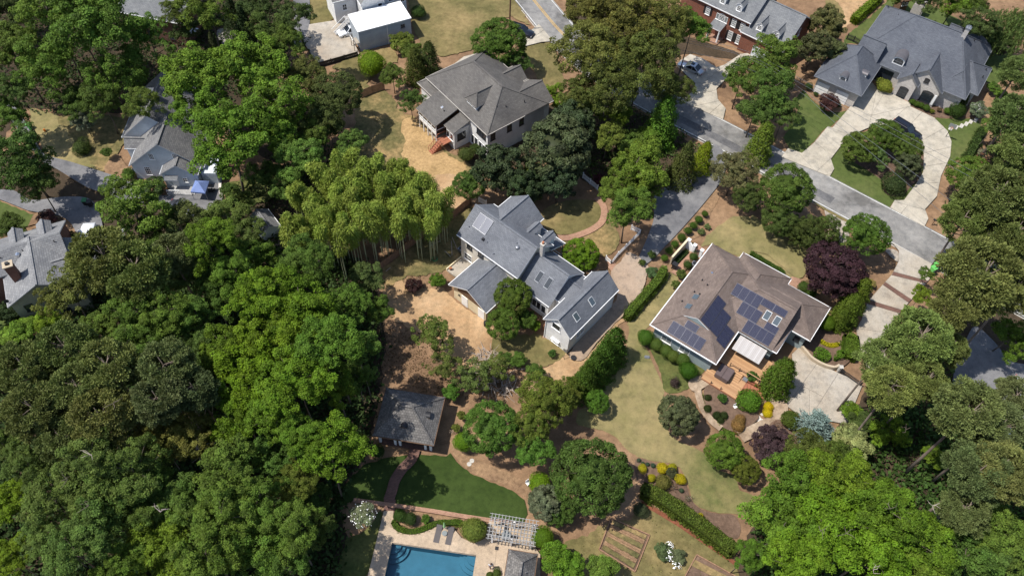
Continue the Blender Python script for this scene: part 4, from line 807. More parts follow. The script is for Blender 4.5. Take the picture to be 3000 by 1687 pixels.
sheet('kerb_path', flat('5', 1655, 0, 1680, 0, 1675, 80, 1690, 170, 1670, 170, 1655, 90), rock, 'stone edging beside the blue canopy', False)
# pool surrounds
strip('brick_path', flat('11', 1275, 540, 1250, 612, 1180, 685, 1130, 765, 1108, 840, 1085, 905), 1.25, brick_band, 'winding brick path from the pavilion to the pool')
sheet('brick_path', flat('11', 1050, 898, 1135, 902, 1125, 1000, 1050, 990), brick_band, 'brick landing at the pool deck', False)
strip('brick_kerb', flat('11', 830, 905, 1050, 935, 1130, 945, 1400, 985, 1640, 1025, 1840, 1055, 2000, 1075), .5, brick_path, 'brick kerb along the edge of the pool lawn', smooth=False)
dk = [W('11', 1050, 985), W('11', 1120, 985), W('11', 1120, 1080), W('11', 1190, 1132), W('11', 1290, 1142), W('11', 1400, 1100), W('11', 1545, 1100), W('11', 1610, 1178), W('11', 1700, 1220), W('11', 1790, 1180), W('12', 80, 1060), W('12', 410, 1080), W('12', 415, 1250), W('12', 450, 1300), W('12', 450, 1700)]
dk += [pb + pv * PD, pb, pa, pa + pv * PD, W('11', 860, 1720), W('11', 935, 1449)]
slabs('pool_deck', dk, [(pb, pb + pu * 8), (pa, pa - pu * 6), (pa + pu * 3.2, pa + pu * 3.4 - pv * 4), (pa + pu * 6.4, pa + pu * 6.6 - pv * 4), (pb + pu * 2.2, pb + pu * 2.4 + pv * 5), (pb + pv * 3, pb + pv * 3.2 + pu * 4)], palestone, 'pale stone deck round the swimming pool', gap=.012)
pool = thing('swimming_pool', 'blue rectangular swimming pool with corner steps', 'pool', tuple(pa), math.degrees(math.atan2(pu.y, pu.x)))
b = MB(); D = 1.3
b.face([(0, 0, -D), (plen, 0, -D), (plen, -PD, -D), (0, -PD, -D)]); b.face([(0, 0, .05), (plen, 0, .05), (plen, 0, -D), (0, 0, -D)]); b.face([(0, 0, .05), (0, -PD, .05), (0, -PD, -D), (0, 0, -D)]); b.face([(plen, 0, .05), (plen, -PD, .05), (plen, -PD, -D), (plen, 0, -D)])
b.face([(0, -PD, .05), (plen, -PD, .05), (plen, -PD, -D), (0, -PD, -D)]); b.build('basin', pooltile, pool)
for k, (r, z) in enumerate(((1.9, -.95), (1.45, -.65), (1.0, -.35))):
    for nm, cx, sg in (('step', 0, 1), ('step', plen, -1)):
        q = MB(); n = 8; arc = [(cx + sg * r * math.cos(math.pi / 2 * i / n), -r * math.sin(math.pi / 2 * i / n), z) for i in range(n + 1)]
        lo = [(x, y, z - .3) for x, y, z in arc]; q.face([(cx, 0, z)] + arc)
        for i in range(n): q.face([arc[i], arc[i + 1], lo[i + 1], lo[i]])
        q.build(nm, pooltile, pool)
q = MB()
for x0, x1, y0, y1 in ((-.12, plen + .12, 0, .22), (-.22, 0, -PD, .22), (plen, plen + .22, -PD, .22)): q.box(x0, x1, y0, y1, .05, .10)
q.build('coping', palestone, pool); MB().face([(0.002, -.002, -.08), (plen - .002, -.002, -.08), (plen - .002, -PD + .002, -.08), (.002, -PD + .002, -.08)])
w_ = MB(); w_.face([(.004, -.004, -.07), (.004, -PD + .004, -.07), (plen - .004, -PD + .004, -.07), (plen - .004, -.004, -.07)]); w_.build('water', water, pool)
# B garden paths
sheet('garden_bed', flat('d', 100, 760, 180, 715, 500, 890, 580, 960, 720, 1040, 770, 1130, 700, 1210, 560, 1320, 420, 1300, 300, 1240, 180, 1150, 110, 1010, 85, 880), mulch, 'round mulch bed with rocks and dwarf shrubs below the deck')
strip('flagstone_path', flat('d', 40, 660, 10, 780, 40, 930, 100, 1070, 190, 1180, 300, 1270), .9, flagstone, 'narrow flagstone path round the left of the mulch bed')
sheet('flagstone_path', flat('d', -60, 640, 60, 620, 180, 690, 120, 740, 20, 800, -60, 800, -110, 720), flagstone, 'broad flagstones at the corner of the timber deck')
strip('flagstone_path', flat('d', 1010, 900, 1060, 1000, 1020, 1100, 930, 1190, 800, 1250, 640, 1330, 540, 1380), 1.5, flagstone, 'flagstone path from the parking pad past the yellow shrub')
sheet('flagstone_path', flat('d', 890, 860, 980, 880, 1110, 960, 1120, 1010, 1040, 1060, 960, 1060, 900, 960), flagstone, 'sandy landing at the foot of the red steps')
sheet('garden_bed', flat('d', 900, 1230, 1010, 1160, 1240, 1220, 1260, 1320, 1290, 1460, 1180, 1460, 1100, 1330, 960, 1290), mulch, 'mulch bed below the blue spruce')
sheet('terrace', flat('8', 1590, 860, 1640, 800, 1720, 830, 1690, 890, 1640, 930, 1560, 900), flagstone, 'small flagstone terrace between clipped hedges')
sheet('garden_bed', flat('8', 1380, 900, 1480, 880, 1560, 800, 1640, 790, 1740, 850, 1800, 1000, 1700, 1110, 1560, 1060, 1450, 1000, 1400, 950), mulch, 'planted bed behind the curved retaining wall')
# ================================================================== HOUSES
# ---- A: blue-grey roofed white house in the middle
A = House('house', 'rambling white house with blue-grey roofs in the middle of the picture', (-7.96, 68.48), -38.3, sh_blue, siding_w)
A.block(0, 11, 0, 7.5, 5.5, 8.5, 'u', wall=siding_c); A.block(.9, 6.9, 3.9, 10.3, 5.5, 8.0, 'v')
A.block(3.7, 10.5, -5.6, .6, 3.0, 5.05, 'v', ov=.5, wall=stucco_y); A.block(10.75, 16.3, .3, 7.7, 3.8, 7.0, 'u', ov=.35)
A.block(15.7, 18.6, 1.8, 7.3, 3.9, 5.4, 'u', ov=.3); A.block(17.1, 21.55, -1.95, 8.4, 4.3, 6.5, 'v', ov=.3)
A.slab([(6.85, 7.0, 5.0), (11.05, 7.0, 5.0), (11.05, 10.2, 3.5), (6.85, 10.2, 3.5)], sh_blue, 'porch_roof'); A.box('gutter', 6.9, 11.05, 10.2, 10.3, 3.36, 3.5, fascia)
for u in (7.1, 9.0, 10.8): A.box('porch_post', u - .07, u + .07, 9.9, 10.04, 0, 3.35, white)
A.box('porch_floor', 6.9, 10.95, 7.1, 10.0, .05, .25, greyconcrete); A.box('porch_rail', 9.0, 10.9, 9.93, 10.0, .95, 1.02, white)
for u in (7.35, 9.75): gdormer(A, u, 8.55, 5.0, 4.6, 1.0, 1.5, .7, vdir=-1, wallm=siding_w)
zA = lambda u, v: 5.5 + .8 * v
for i in range(2): A.panel([(1.35 + i * 1.2, 1.65), (2.5 + i * 1.2, 1.65), (2.5 + i * 1.2, 3.3), (1.35 + i * 1.2, 3.3)], zA, thermal, fascia, 'thermal_panel', .16, .06)
zM = lambda u, v: 3.8 + (v - .3) * 3.2 / 3.7
for u in (12.9, 14.45): A.skylight(u, 2.15, zM, .75, 1.2, glassy('dark_skylight', (.05, .055, .06)) if u < 13 else MATS['dark_skylight'], greymetal)
zR = lambda u, v: 6.5 - (u - 19.32) * 2.2 / 2.23
for v in (.55, 3.75): A.skylight(20.45, v, zR, .85, .8, None, white)
A.box('chimney', 11.25, 11.75, 3.95, 4.45, 6, 9.3, brick_pale); A.box('chimney_cap', 11.18, 11.82, 3.88, 4.52, 9.3, 9.42, curb); MB().tube([(11.5, 4.2, 9.42), (11.5, 4.2, 9.75)], .16, 8).build('flue', terracotta, A.r)
for u, v in ((1.0, 1.4), (4.5, 1.2), (6.2, .6), (8.2, 2.9)): A.vent(u, v, zA(u, v), .22)
MB().tube([(8.6, 2.6, zA(0, 2.6) - .1), (8.6, 2.6, zA(0, 2.6) + .22), (8.6, 2.6, zA(0, 2.6) + .34)], [.3, .3, .12], 12).build('roof_fan', greymetal, A.r)
A.box('box_vent', 3.6, 3.95, 1.05, 1.35, zA(0, 1.05), zA(0, 1.35) + .12, darkmetal)
for u in (2.0, 4.1): A.win('-v', .4, u, 3.6, 1.0, 1.2, (2, 2), darkmetal)
A.win('-v', .4, 1.7, .9, 1.4, 1.3, (2, 2)); A.win('-v', .65, 13.6, 1.0, 2.2, 1.7, (3, 1), white); A.win('-v', .65, 15.2, 1.0, .8, 1.7, (1, 1), white)
A.win('-v', -1.65, 19.05, 3.6, 1.35, 1.25, (1, 1), white); A.box('awning', 18.6, 19.9, -2.0, -1.64, 1.25, 1.38, white); A.win('-v', -1.65, 19.25, .45, 1.1, .75, (2, 1), white)
for v in (-.55, .35): A.win('+u', 21.25, v + .9, 1.7, .75, 1.1, (2, 3), white)
A.box('downspout', 17.36, 17.46, -1.76, -1.66, 0, 4.15, white)
for u in (6.2, 9.2): A.box('garage_door', u - .55, u + .55, -5.16, -5.09, 0, 2.05, white)
A.box('gable_screen', 5.0, 9.2, -5.17, -5.1, 2.35, 3.7, darkwood)
MB().tube([(5.2, -5.2, 1.5), (5.2, -5.1, 1.5)], .16, 10).build('round_vent', darkmetal, A.r)
pt = A.box('patio', .4, 3.6, -2.6, .35, .0, .3, greyconcrete); A.box('patio_wall', .25, .4, -2.6, .4, 0, .55, stucco_y)
def local_pt(H, u, v, z=0): return H.r.matrix_basis @ Vector((u, v, z))
st = thing('timber_steps', 'red timber steps beside the white right wing', 'steps', local_pt(A, 16.6, -.9), -38.3)
for i in range(5): MB().box(0, .8, i * .28, i * .28 + .26, i * .17, i * .17 + .17).build('step', redwood, st)
for x in (0, .8): MB().bar((x, 0, .95), (x, 1.4, 1.85), .06, .06).bar((x, 0, 0), (x, 0, .95), .07, .07).bar((x, 1.4, 0), (x, 1.4, 1.85), .07, .07).build('handrail', redwood, st)
ds = thing('satellite_dish', 'grey satellite dish low on the corner of the right wing', 'satellite dish', local_pt(A, 21.2, -1.75, 0), -38.3)
q = MB(); n = 12
for k in range(n): a0, a1 = 6.283 * k / n, 6.283 * (k + 1) / n; q.face([(0, -.25, 1.2), (.33 * math.cos(a0), -.34 + .0, 1.2 + .33 * math.sin(a0)), (.33 * math.cos(a1), -.34, 1.2 + .33 * math.sin(a1))])
q.build('dish', greymetal, ds); MB().bar((0, -.25, 1.2), (0, .1, .9), .05, .05).bar((0, .1, 0), (0, .1, .95), .06, .06).build('mast', greymetal, ds)
# ---- B: brown hip roof with solar panels
B = House('house', 'single-storey house with a brown hip roof covered in solar panels', (18.27, 57.04), -33.7, sh_brown, siding_g)
B.block(0, 9.6, 2.85, 17.05, 3.5, 6.0, 'v', h0=0, h1=4.8, ov=.55, gut=False)
b = MB(); hp = [(0, 0, 3.5), (9.6, 0, 3.5), (6.75, 2.86, 4.99), (2.85, 2.86, 4.99), (0, 2.86, 3.5), (9.6, 2.86, 3.5)]; b.face([hp[0], hp[1], hp[2], hp[3]]); b.face([hp[0], hp[3], hp[4]]); b.face([hp[1], hp[5], hp[2]])
for i, j in ((0, 1), (4, 0), (1, 5)): b.face([hp[i], hp[j], (hp[j][0], hp[j][1], 3.34), (hp[i][0], hp[i][1], 3.34)], 1)
fh = b.build('roof', [sh_brown, fascia], B.r); B.box('wall', .55, 9.05, .55, 3.3, 0, 3.55, siding_g); 
for x0, x1 in ((0, 2.85), (9.6, 6.75)): MB().bar((x0, 0, 3.52), (x1, 2.86, 5.01), .22, .05).build('ridge_cap', sh_brown, fh)
B.box('gutter', -.11, 9.71, -.11, 0, 3.37, 3.512, fascia, fh); B.box('gutter', -.11, 0, 0, 17.1, 3.37, 3.512, fascia, fh); B.box('gutter', 9.6, 9.71, 0, 6.1, 3.37, 3.512, fascia, fh)
B.block(4.0, 14.45, 6.2, 17.1, 3.5, 6.33, 'u', h0=5.0, h1=0, ov=.55); B.slab([(14.1, 6.2, 3.5), (15.05, 6.2, 3.5), (15.05, 11.4, 3.95), (14.1, 11.4, 3.95)], sh_brown); B.box('wall', 14.0, 14.5, 6.75, 11, 0, 3.3, siding_g); B.box('gutter', 9.6, 15.1, 6.12, 6.2, 3.37, 3.512, fascia); B.box('gutter', 15.05, 15.12, 6.2, 10.6, 3.37, 3.512, fascia)
B.block(10.0, 17.7, 10.6, 17.12, 3.5, 5.2, 'u', h0=0, h1=3.25, ov=.55); B.block(4.2, 11.5, 13.2, 18.3, 3.5, 5.4, 'v', h0=0, h1=3.6, ov=.55)
MB().prism([(2.9, 4.95), (6.7, 4.95), (4.8, 5.93)], 2.9, 3.0, 'v').build('gablet', siding_g, B.r)
zf1 = lambda u, v: 3.5 + .5208 * v; zf2 = lambda u, v: 6.0 - .5208 * (u - 4.8); zf3 = lambda u, v: 3.5 + .5195 * (v - 6.2); zf4 = lambda u, v: 3.5 + .5208 * u
def rect(u0, u1, v0, v1): return [(u0, v0), (u1, v0), (u1, v1), (u0, v1)]
for i in range(5): B.panel(rect(2.25 + i * .965, 3.2 + i * .965, .2, 1.68), zf1)
B.panel(rect(3.75, 5.45, 1.75, 2.62), zf1)
for r, (u0, v0, k) in enumerate(((5.12, 2.95, 5), (6.56, 2.95, 4), (8.0, 2.55, 3))):
    for i in range(k): B.panel([(u0, v0 + i * .965), (u0 + 1.4, v0 + i * .965), (u0 + 1.4, v0 + .95 + i * .965), (u0, v0 + .95 + i * .965)], zf2)
for i in range(4): B.panel(rect(6.25 + i * .965, 7.2 + i * .965, 9.45, 10.95), zf3)
for i in range(2): B.panel(rect(10.12 + i * 1.73, 11.83 + i * 1.73, 10.1, 10.95), zf3)
for i in range(3): B.panel(rect(8.1 + i * .965, 9.05 + i * .965, 7.88, 9.4), zf3)
for i in range(4): B.panel(rect(9.9 + i * .965, 10.85 + i * .965, 6.32, 7.83), zf3)
B.panel(rect(12.05, 13.75, 7.88, 8.75), zf3)
for u, v in ((11.62, 9.35), (13.0, 9.35)): B.skylight(u, v, zf3, .8, 1.15, None, greymetal)
for v in (4.5, 6.4): B.skylight(2.75, v, zf4, .7, .85, None, greymetal)
for u, v in ((2.1, 9.6), (3.1, 8.9), (2.2, 7.2), (3.0, 7.0), (1.6, 5.1)): B.vent(u, v, zf4(u, v), .25, .09, darkmetal)
B.vent(2.6, 11.3, zf4(2.6, 0), .12, .16, chrome)
for u in (2.5, 5.2): B.win('-v', .55, u, 1.0, 1.5, 1.3, (2, 1), white, blindglass)
B.win('+u', 9.05, 3.0, .9, 2.0, 1.5, (2, 1), white); B.win('-v', 6.72, 12.2, .8, 3.2, 1.9, (3, 1), white); B.win('+u', 14.5, 8.2, 1.2, 1.2, 1.3, (2, 1), white); B.win('-v', 11.15, 16.2, 1.3, .8, 1.0, (2, 2), darkmetal)
aw = House('awning', 'ribbed pale awning over the upper deck of the brown-roofed house', local_pt(B, 0, 0).xy, -33.7, awning_m, white, cat='awning')
aw.slab([(10.1, 3.85, 2.75), (13.95, 3.85, 2.75), (13.95, 6.1, 3.1), (10.1, 6.1, 3.1)], awning_m, 'canopy', .08)
for u in (10.3, 13.75): MB().bar((u, 6.1, 2.9), (u, 3.95, 2.68), .06, .05).build('arm', white, aw.r)
dkt = thing('timber_deck', 'two-level cedar deck below the awning of the brown-roofed house', 'deck', local_pt(B, 0, 0), -33.7)
MB().box(8.85, 13.85, -1.15, 2.3, .55, .65).build('lower_floor', deckwood, dkt); MB().box(9.5, 15.3, 2.3, 6.3, 1.0, 1.12).build('upper_floor', deckwood, dkt)
for x in (9.0, 11.3, 13.6):
    for y in (-1.0, 2.0): MB().box(x - .07, x + .07, y - .07, y + .07, 0, .55).build('post', darkwood, dkt)
for (a, c) in (((8.9, -1.1, .5), (13.8, -1.1, .5)), ((13.8, -1.1, .5), (13.8, 2.2, .5)), ((9.6, 2.35, .9), (15.2, 2.35, .9)), ((15.25, 2.3, .9), (15.25, 6.2, .9))): MB().bar(a, c, .05, .35).build('rim_board', redwood, dkt)
for x in (11.0, 12.3, 13.6, 15.1): MB().box(x - .05, x + .05, 2.36, 2.46, 1.12, 2.0).build('rail_post', darkmetal, dkt)
MB().bar((10.9, 2.41, 2.0), (15.2, 2.41, 2.0), .1, .05).build('rail', deckwood, dkt)
for x in (10.2, 11.6): MB().box(x - .05, x + .05, -1.12, -1.02, .65, 1.15).build('lamp_post', darkmetal, dkt)
for i in range(4): MB().box(11.7, 13.0, 2.3 - .3 * (i + 1), 2.3 - .3 * i, .65, 1.0 - i * .09).build('step', deckwood, dkt)
stp = thing('red_steps', 'red timber steps leading down from the cedar deck', 'steps', local_pt(B, 13.9, .75), -20)
for i in range(7): MB().box(i * .42, i * .42 + .4, 0, 1.15, 0, .58 - i * .08).build('step', redwood, stp)
MB().bar((0, 1.25, .75), (3.1, 1.25, .2), .12, .3).build('side_board', redwood, stp)
tub = thing('hot_tub', 'brown covered hot tub on the cedar deck', 'hot tub', local_pt(B, 10.95, .95, .652), -33.7)
def rbox(x0, x1, y0, y1, z0, z1, r, mt, nm, par):
    o = MB().box(x0, x1, y0, y1, z0, z1).build(nm, mt, par); bm_ = bmesh.new(); bm_.from_mesh(o.data); bmesh.ops.bevel(bm_, geom=[e for e in bm_.edges], offset=r, segments=2, affect='EDGES'); bm_.to_mesh(o.data); bm_.free(); return o
rbox(-.95, .95, -.95, .95, 0, .78, .1, tub_brown, 'cabinet', tub)
for x in (-.48, .48): rbox(x - .47, x + .47, -.98, .98, .78, .92, .05, tub_brown, 'cover', tub)
# ---- C: white house with warm grey roof and screened porch
Cc = House('house', 'two-storey white house with warm grey hip roof and screened porch', (-5.23, 88.05), -49, sh_grey, siding_w, plain('buff_trim', (.42, .39, .35), .6))
Cc.block(-15.9, .25, -.05, 12, 5.6, 9, 'u', h0=4.7, h1=4.3, ov=.45); Cc.block(-5.9, .25, 7.2, 13, 5.6, 7.6, 'v', ov=.45); Cc.block(-10.0, -6.2, 8.6, 12.9, 5.6, 7.1, 'v', ov=.4)
Cc.block(-17.2, -10, -.9, 6.3, 4.1, 6.3, 'u', h0=3.0, h1=0, ov=.4)
Cc.slab([(-12.4, -4.45, 4.1), (-7.25, -4.45, 4.1), (-7.25, .35, 5.5), (-12.4, .35, 5.5)], sh_grey, 'porch_roof')
Cc.slab([(-7.15, -2.9, 3.75), (-4.6, -2.9, 3.75), (-4.6, .35, 4.7), (-7.15, .35, 4.7)], sh_grey, 'bay_roof'); Cc.box('bay', -6.95, -4.85, -2.55, .4, 0, 3.6, siding_w)
Cc.box('porch_floor', -12.1, -7.4, -4.2, .4, 1.75, 1.95, darkwood); Cc.box('porch_wall', -12.1, -7.4, -4.2, -4.1, 1.95, 2.55, white)
for u in (-12.05, -10.9, -9.75, -8.6, -7.45): Cc.box('porch_post', u - .07, u + .07, -4.22, -4.08, 0, 3.95, white)
Cc.box('porch_rail', -12.1, -7.4, -4.21, -4.09, 2.85, 2.93, white); Cc.box('porch_back', -12.0, -7.5, .35, .42, 1.95, 4.9, darkwood); Cc.box('screen', -12.02, -7.48, -4.15, -4.13, 2.55, 3.95, glass); Cc.box('porch_side_rail', -7.45, -7.38, -4.1, .3, 2.85, 2.93, white)
Cc.box('porch_patio', -12.3, -7.0, -4.6, .3, 0, .1, greyconcrete)
Cc.block(-7.0, -4.1, 1.1, 5.7, 7.2, 8.6, 'v', h0=1.25, ov=.25, zb=6.0, gut=False, rname='dormer_roof', tk=.1)
for u in (-6.3, -5.5, -4.7): Cc.win('-v', 1.35, u, 6.5, .62, .62, (1, 1), white, sill=False)
for u in (-8.8, -8.1, -2.6, -1.8, -1.0): Cc.win('-v', .4, u, 3.5, .7, 1.5, (1, 2), darkmetal)
for u in (-4.0, -3.1, -2.0, -1.1): Cc.win('-v', .4, u, .35, .8, 1.9, (1, 1), white)
for u in (-6.45, -5.5): Cc.win('-v', -2.55, u, 1.5, .8, 1.4, (1, 1), white)
for v in (-2.0, -1.2): Cc.win('+u', -4.85, v + .4, 1.5, .75, 1.4, (1, 1), darkmetal)
for v in (1.4, 4.6, 7.0): Cc.win('+u', -.2, v, 3.5, .9, 1.4, (1, 2), darkmetal)
for u, v, z in ((-8.5, -1.8, 5.0), (-2.2, 3.6, 7.6), (-1.7, 5.0, 7.3), (-1.2, 8.2, 7.0)): Cc.vent(u, v, z - .15, .3, .07, darkmetal)
Cc.skylight(-9.3, -1.6, lambda u, v: 4.1 + (v + 4.45) * .29, .35, .35, chrome, white)
sp = thing('porch_steps', 'red-brown timber stairs with railings below the screened porch', 'steps', local_pt(Cc, -7.0, -4.9), -49)
MB().box(-.1, 1.6, .6, 2.2, 1.4, 1.55).build('landing', redwood, sp)
for i in range(6): MB().box(.1, 1.1, .6 - .3 * (i + 1), .6 - .3 * i, 0, 1.35 - i * .22).build('step', redwood, sp)
for x in (.05, 1.15):
    MB().bar((x, .6, 2.3), (x, -1.2, .95), .07, .07).build('handrail', redwood, sp)
    for i in range(6): y = .5 - i * .33; MB().bar((x, y, .3), (x, y, 2.2 - (.6 - y) * .75), .05, .05).build('baluster', redwood, sp)
MB().bar((1.6, .6, 2.4), (1.6, 2.2, 2.4), .07, .07).bar((-.1, .6, 2.4), (-.1, 2.2, 2.4), .07, .07).build('landing_rail', redwood, sp)
# ---- D: slate-roofed mansion
Dd = House('mansion', 'large pale brick mansion with slate-grey hip roofs at the top right', (48.55, 108.92), -32, sh_slate, brick_pale, plain('slate_trim', (.16, .17, .19), .6))
Dd.block(0, 8.25, 0, 10.6, 3.4, 6.5, 'v', h0=5.3, h1=2.5, ov=.6); Dd.block(3.3, 7.4, 8.0, 14, 3.5, 6.6, 'u', ov=.5, gut=False); Dd.block(3.1, 22.6, 9.5, 26.5, 3.6, 9.0, 'u', h0=5.9, h1=5.7, ov=.5)
Dd.block(11.75, 19.0, 8.75, 16.2, 3.4, 6.6, 'v', h0=0, ov=.35); Dd.block(11.6, 15.2, 7.75, 11.5, 3.5, 5.3, 'v', ov=.3); Dd.block(16.2, 24.0, 12.1, 20.7, 3.4, 5.9, 'u', h1=3.4, ov=.5)
Dd.block(17.5, 22.4, 10.3, 15, 3.4, 6.0, 'v', h0=2.4, ov=.5); Dd.block(14.5, 22.6, 21, 27.3, 3.4, 6.2, 'u', h1=3.1, ov=.5)
Dd.barrel(10.4, 10.35, 13.2, 4.25, 2.0, .95, 'v', wallm=white); Dd.barrel(4.3, 1.05, 3.0, 3.95, 1.25, .6, 'v', wallm=white); Dd.barrel(4.4, 7.25, 5.2, 4.0, 1.25, .6, 'u', wallm=white)
for u in (1.9, 5.3):
    g_ = Dd.box('garage_door', u - 1.05, u + 1.05, .53, .598, 0, 2.25, white)
    for i in range(1, 4): Dd.box('door_groove', u - 1.05, u + 1.05, .515, .529, i * .56 - .02, i * .56 + .02, curb, g_)
Dd.box('chimney', 17.0, 17.7, 17.4, 18.1, 7.5, 10.3, brick_pale); Dd.box('chimney_cap', 16.9, 17.8, 17.3, 18.2, 10.3, 10.42, greymetal)
for x in (17.2, 17.5): MB().tube([(x, 17.75, 10.42), (x, 17.75, 10.8)], .1, 8).build('flue', chrome, Dd.r)
Dd.win('-v', 10.0, 9.4, .3, 2.6, 2.5, (3, 3), darkmetal, glass)
def archwin(H, pos, along, z, w, h, fr, mull=(2, 3)):
    o = H.win('-v', pos, along, z, w, h, mull, fr, glass); q = MB(); A_ = 10; r = w / 2
    arc = [(along + r * math.cos(math.pi * k / A_), z + h + r * .45 * math.sin(math.pi * k / A_)) for k in range(A_ + 1)]
    q.face([(x, pos - .03, zz) for x, zz in arc]); q.build('arch_pane', glass, o); f = MB()
    for k in range(A_): f.bar((arc[k][0], pos - .04, arc[k][1]), (arc[k + 1][0], pos - .04, arc[k + 1][1]), .07, .08)
    f.build('arch_frame', fr, o); return o
archwin(Dd, 9.1, 17.1, .5, 1.9, 1.75, darkmetal); archwin(Dd, 9.1, 15.9, 4.0, .8, .6, darkmetal, (1, 2)); archwin(Dd, 8.05, 13.4, .15, 1.5, 1.9, darkmetal)
Dd.box('entry_step', 12.2, 14.8, 7.3, 8.05, 0, .15, brick_path); Dd.win('-v', 10.8, 20.6, 1.0, .8, 1.3, (2, 2), white); Dd.box('shutter', 18.2, 18.55, 9.02, 9.09, .5, 2.5, white)
for u, v, z in ((23.3, 16.4, 4.0), (23.2, 18.6, 4.0), (19.2, 20.6, 6.9), (6.2, 20.4, 6.2)): Dd.vent(u, v, z, .35, .08, darkmetal)
# ---- E: red brick house
Ee = House('house', 'red brick house with pale grey roof and white dormers at the top', (38.42, 119.19), -36, sh_pale, brick_red)
Ee.block(-14, .2, -.1, 11, 5.6, 9.2, 'u', ov=.3); Ee.block(-1, 7.5, -.85, 10.8, 3.9, 7.9, 'u', ov=.3)
for u in (-3.0, -6.25, -9.5): gdormer(Ee, u, .75, 4.0, 6.05, 1.15, 1.3, .75, wallm=white)
for u in (1.75, 4.95): gdormer(Ee, u, .2, 3.6, 4.75, 1.15, 1.2, .75, wallm=white)
for u in (-2.9, -1.2): Ee.win('-v', .2, u, 3.35, .85, 1.5, (3, 4), white, blindglass, shutters=blackplastic)
for u in (-2.9, -1.2): Ee.win('-v', .2, u, .6, .85, 1.75, (3, 4), white, blindglass, shutters=blackplastic)
archwin(Ee, .2, -5.3, 3.35, 1.0, 1.2, white, (3, 4)); Ee.win('-v', .2, -6.15, 3.35, .55, 1.2, (1, 1), white, blindglass); Ee.win('-v', .2, -4.45, 3.35, .55, 1.2, (1, 1), white, blindglass)
Ee.win('-v', .2, -8.2, 3.35, .85, 1.5, (3, 4), white, blindglass, shutters=blackplastic)
Ee.slab([(-6.6, -1.7, 2.75), (-4.2, -1.7, 2.75), (-4.2, .2, 3.2), (-6.6, .2, 3.2)], sh_pale, 'portico_roof')
for u in (-6.4, -4.4): MB().tube([(u, -1.5, 0), (u, -1.5, 2.65)], [.17, .13], 10).build('column', white, Ee.r)
Ee.box('portico_floor', -6.8, -4.0, -1.9, .2, 0, .25, brick_path); Ee.box('downspout', -.05, .05, .08, .19, 0, 5.45, white); Ee.box('garage_door', 2.0, 5.6, -.62, -.551, 0, 2.3, siding_b)
for u in (2.6, 3.2, 3.8): Ee.box('door_pane', u, u + .4, -.64, -.621, 1.8, 2.1, glass)
Ee.win('+u', 7.2, 5, 3.8, .8, 1.4, (2, 2), white)
# ---- F: white-roofed garage and the white house behind it
Ff = House('garage', 'grey-sided garage with a flat bright white roof', (-28.71, 112.2), 29, flatroof, siding_g, cat='garage')
Ff.box('wall', .12, 9.62, .12, 4.9, 0, 4.0, siding_f); Ff.slab([(0, 0, 4.15), (9.75, 0, 4.15), (9.75, 5.05, 4.3), (0, 5.05, 4.3)], flatroof, 'roof', .2); Ff.win('-v', .12, 8.1, 2.5, .8, .8, (2, 2), greymetal)
Ff.box('downspout', 5.2, 5.3, .02, .119, 0, 3.95, siding_w); Ff.box('side_deck', -1.0, .1, .2, 1.9, 1.6, 1.75, greyconcrete)
for x, y in ((-.95, .25), (-.95, 1.85)): Ff.box('deck_post', x, x + .08, y, y + .08, 0, 2.6, darkwood)
Ff.box('deck_rail', -1.0, -.93, .25, 1.9, 2.5, 2.58, white); Ff.vent(7.3, 2.0, 4.2, .3, .06, white)
Fh = House('house', 'white gabled house cut by the top edge behind the white-roofed garage', (-28.71, 112.2), 29, sh_mid, siding_w)
Fh.block(2.6, 7.2, 5.3, 14, 5.2, 8.2, 'v', ov=.25); Fh.block(6.8, 11.4, 5.9, 15, 6.2, 8.8, 'v', ov=.25); Fh.block(-1.5, 3.0, 8.5, 14, 4.8, 6.6, 'u', ov=.25)
Fh.win('-v', 5.55, 6.1, 3.3, .8, 1.3, (1, 2)); Fh.win('-v', 6.15, 10.5, 3.2, .8, 1.3, (2, 2)); Fh.win('-v', 8.75, .6, 2.6, .8, 1.2, (2, 2)); Fh.win('-v', 6.15, 8.3, 3.9, .8, 1.3, (2, 2)); Fh.win('+u', 11.15, 8.5, 3.2, .8, 1.3, (2, 2))
fs = thing('outdoor_stair', 'white timber stair climbing to the house behind the garage', 'stairs', local_pt(Ff, -.6, 5.6), 29)
for i in range(9): MB().box(-2.2 + i * .3, -1.9 + i * .3, 0, 1.0, .2 + i * .22, .26 + i * .22).build('step', greywood, fs)
for y in (0, 1.0): MB().bar((-2.2, y, 1.1), (.5, y, 3.1), .06, .06).build('handrail', white, fs)
MB().box(.5, 2.4, 0, 2.0, 2.1, 2.2).build('landing', greywood, fs)
for x in (.55, 2.3): MB().bar((x, .05, 0), (x, .05, 3.1), .08, .08).build('post', white, fs)
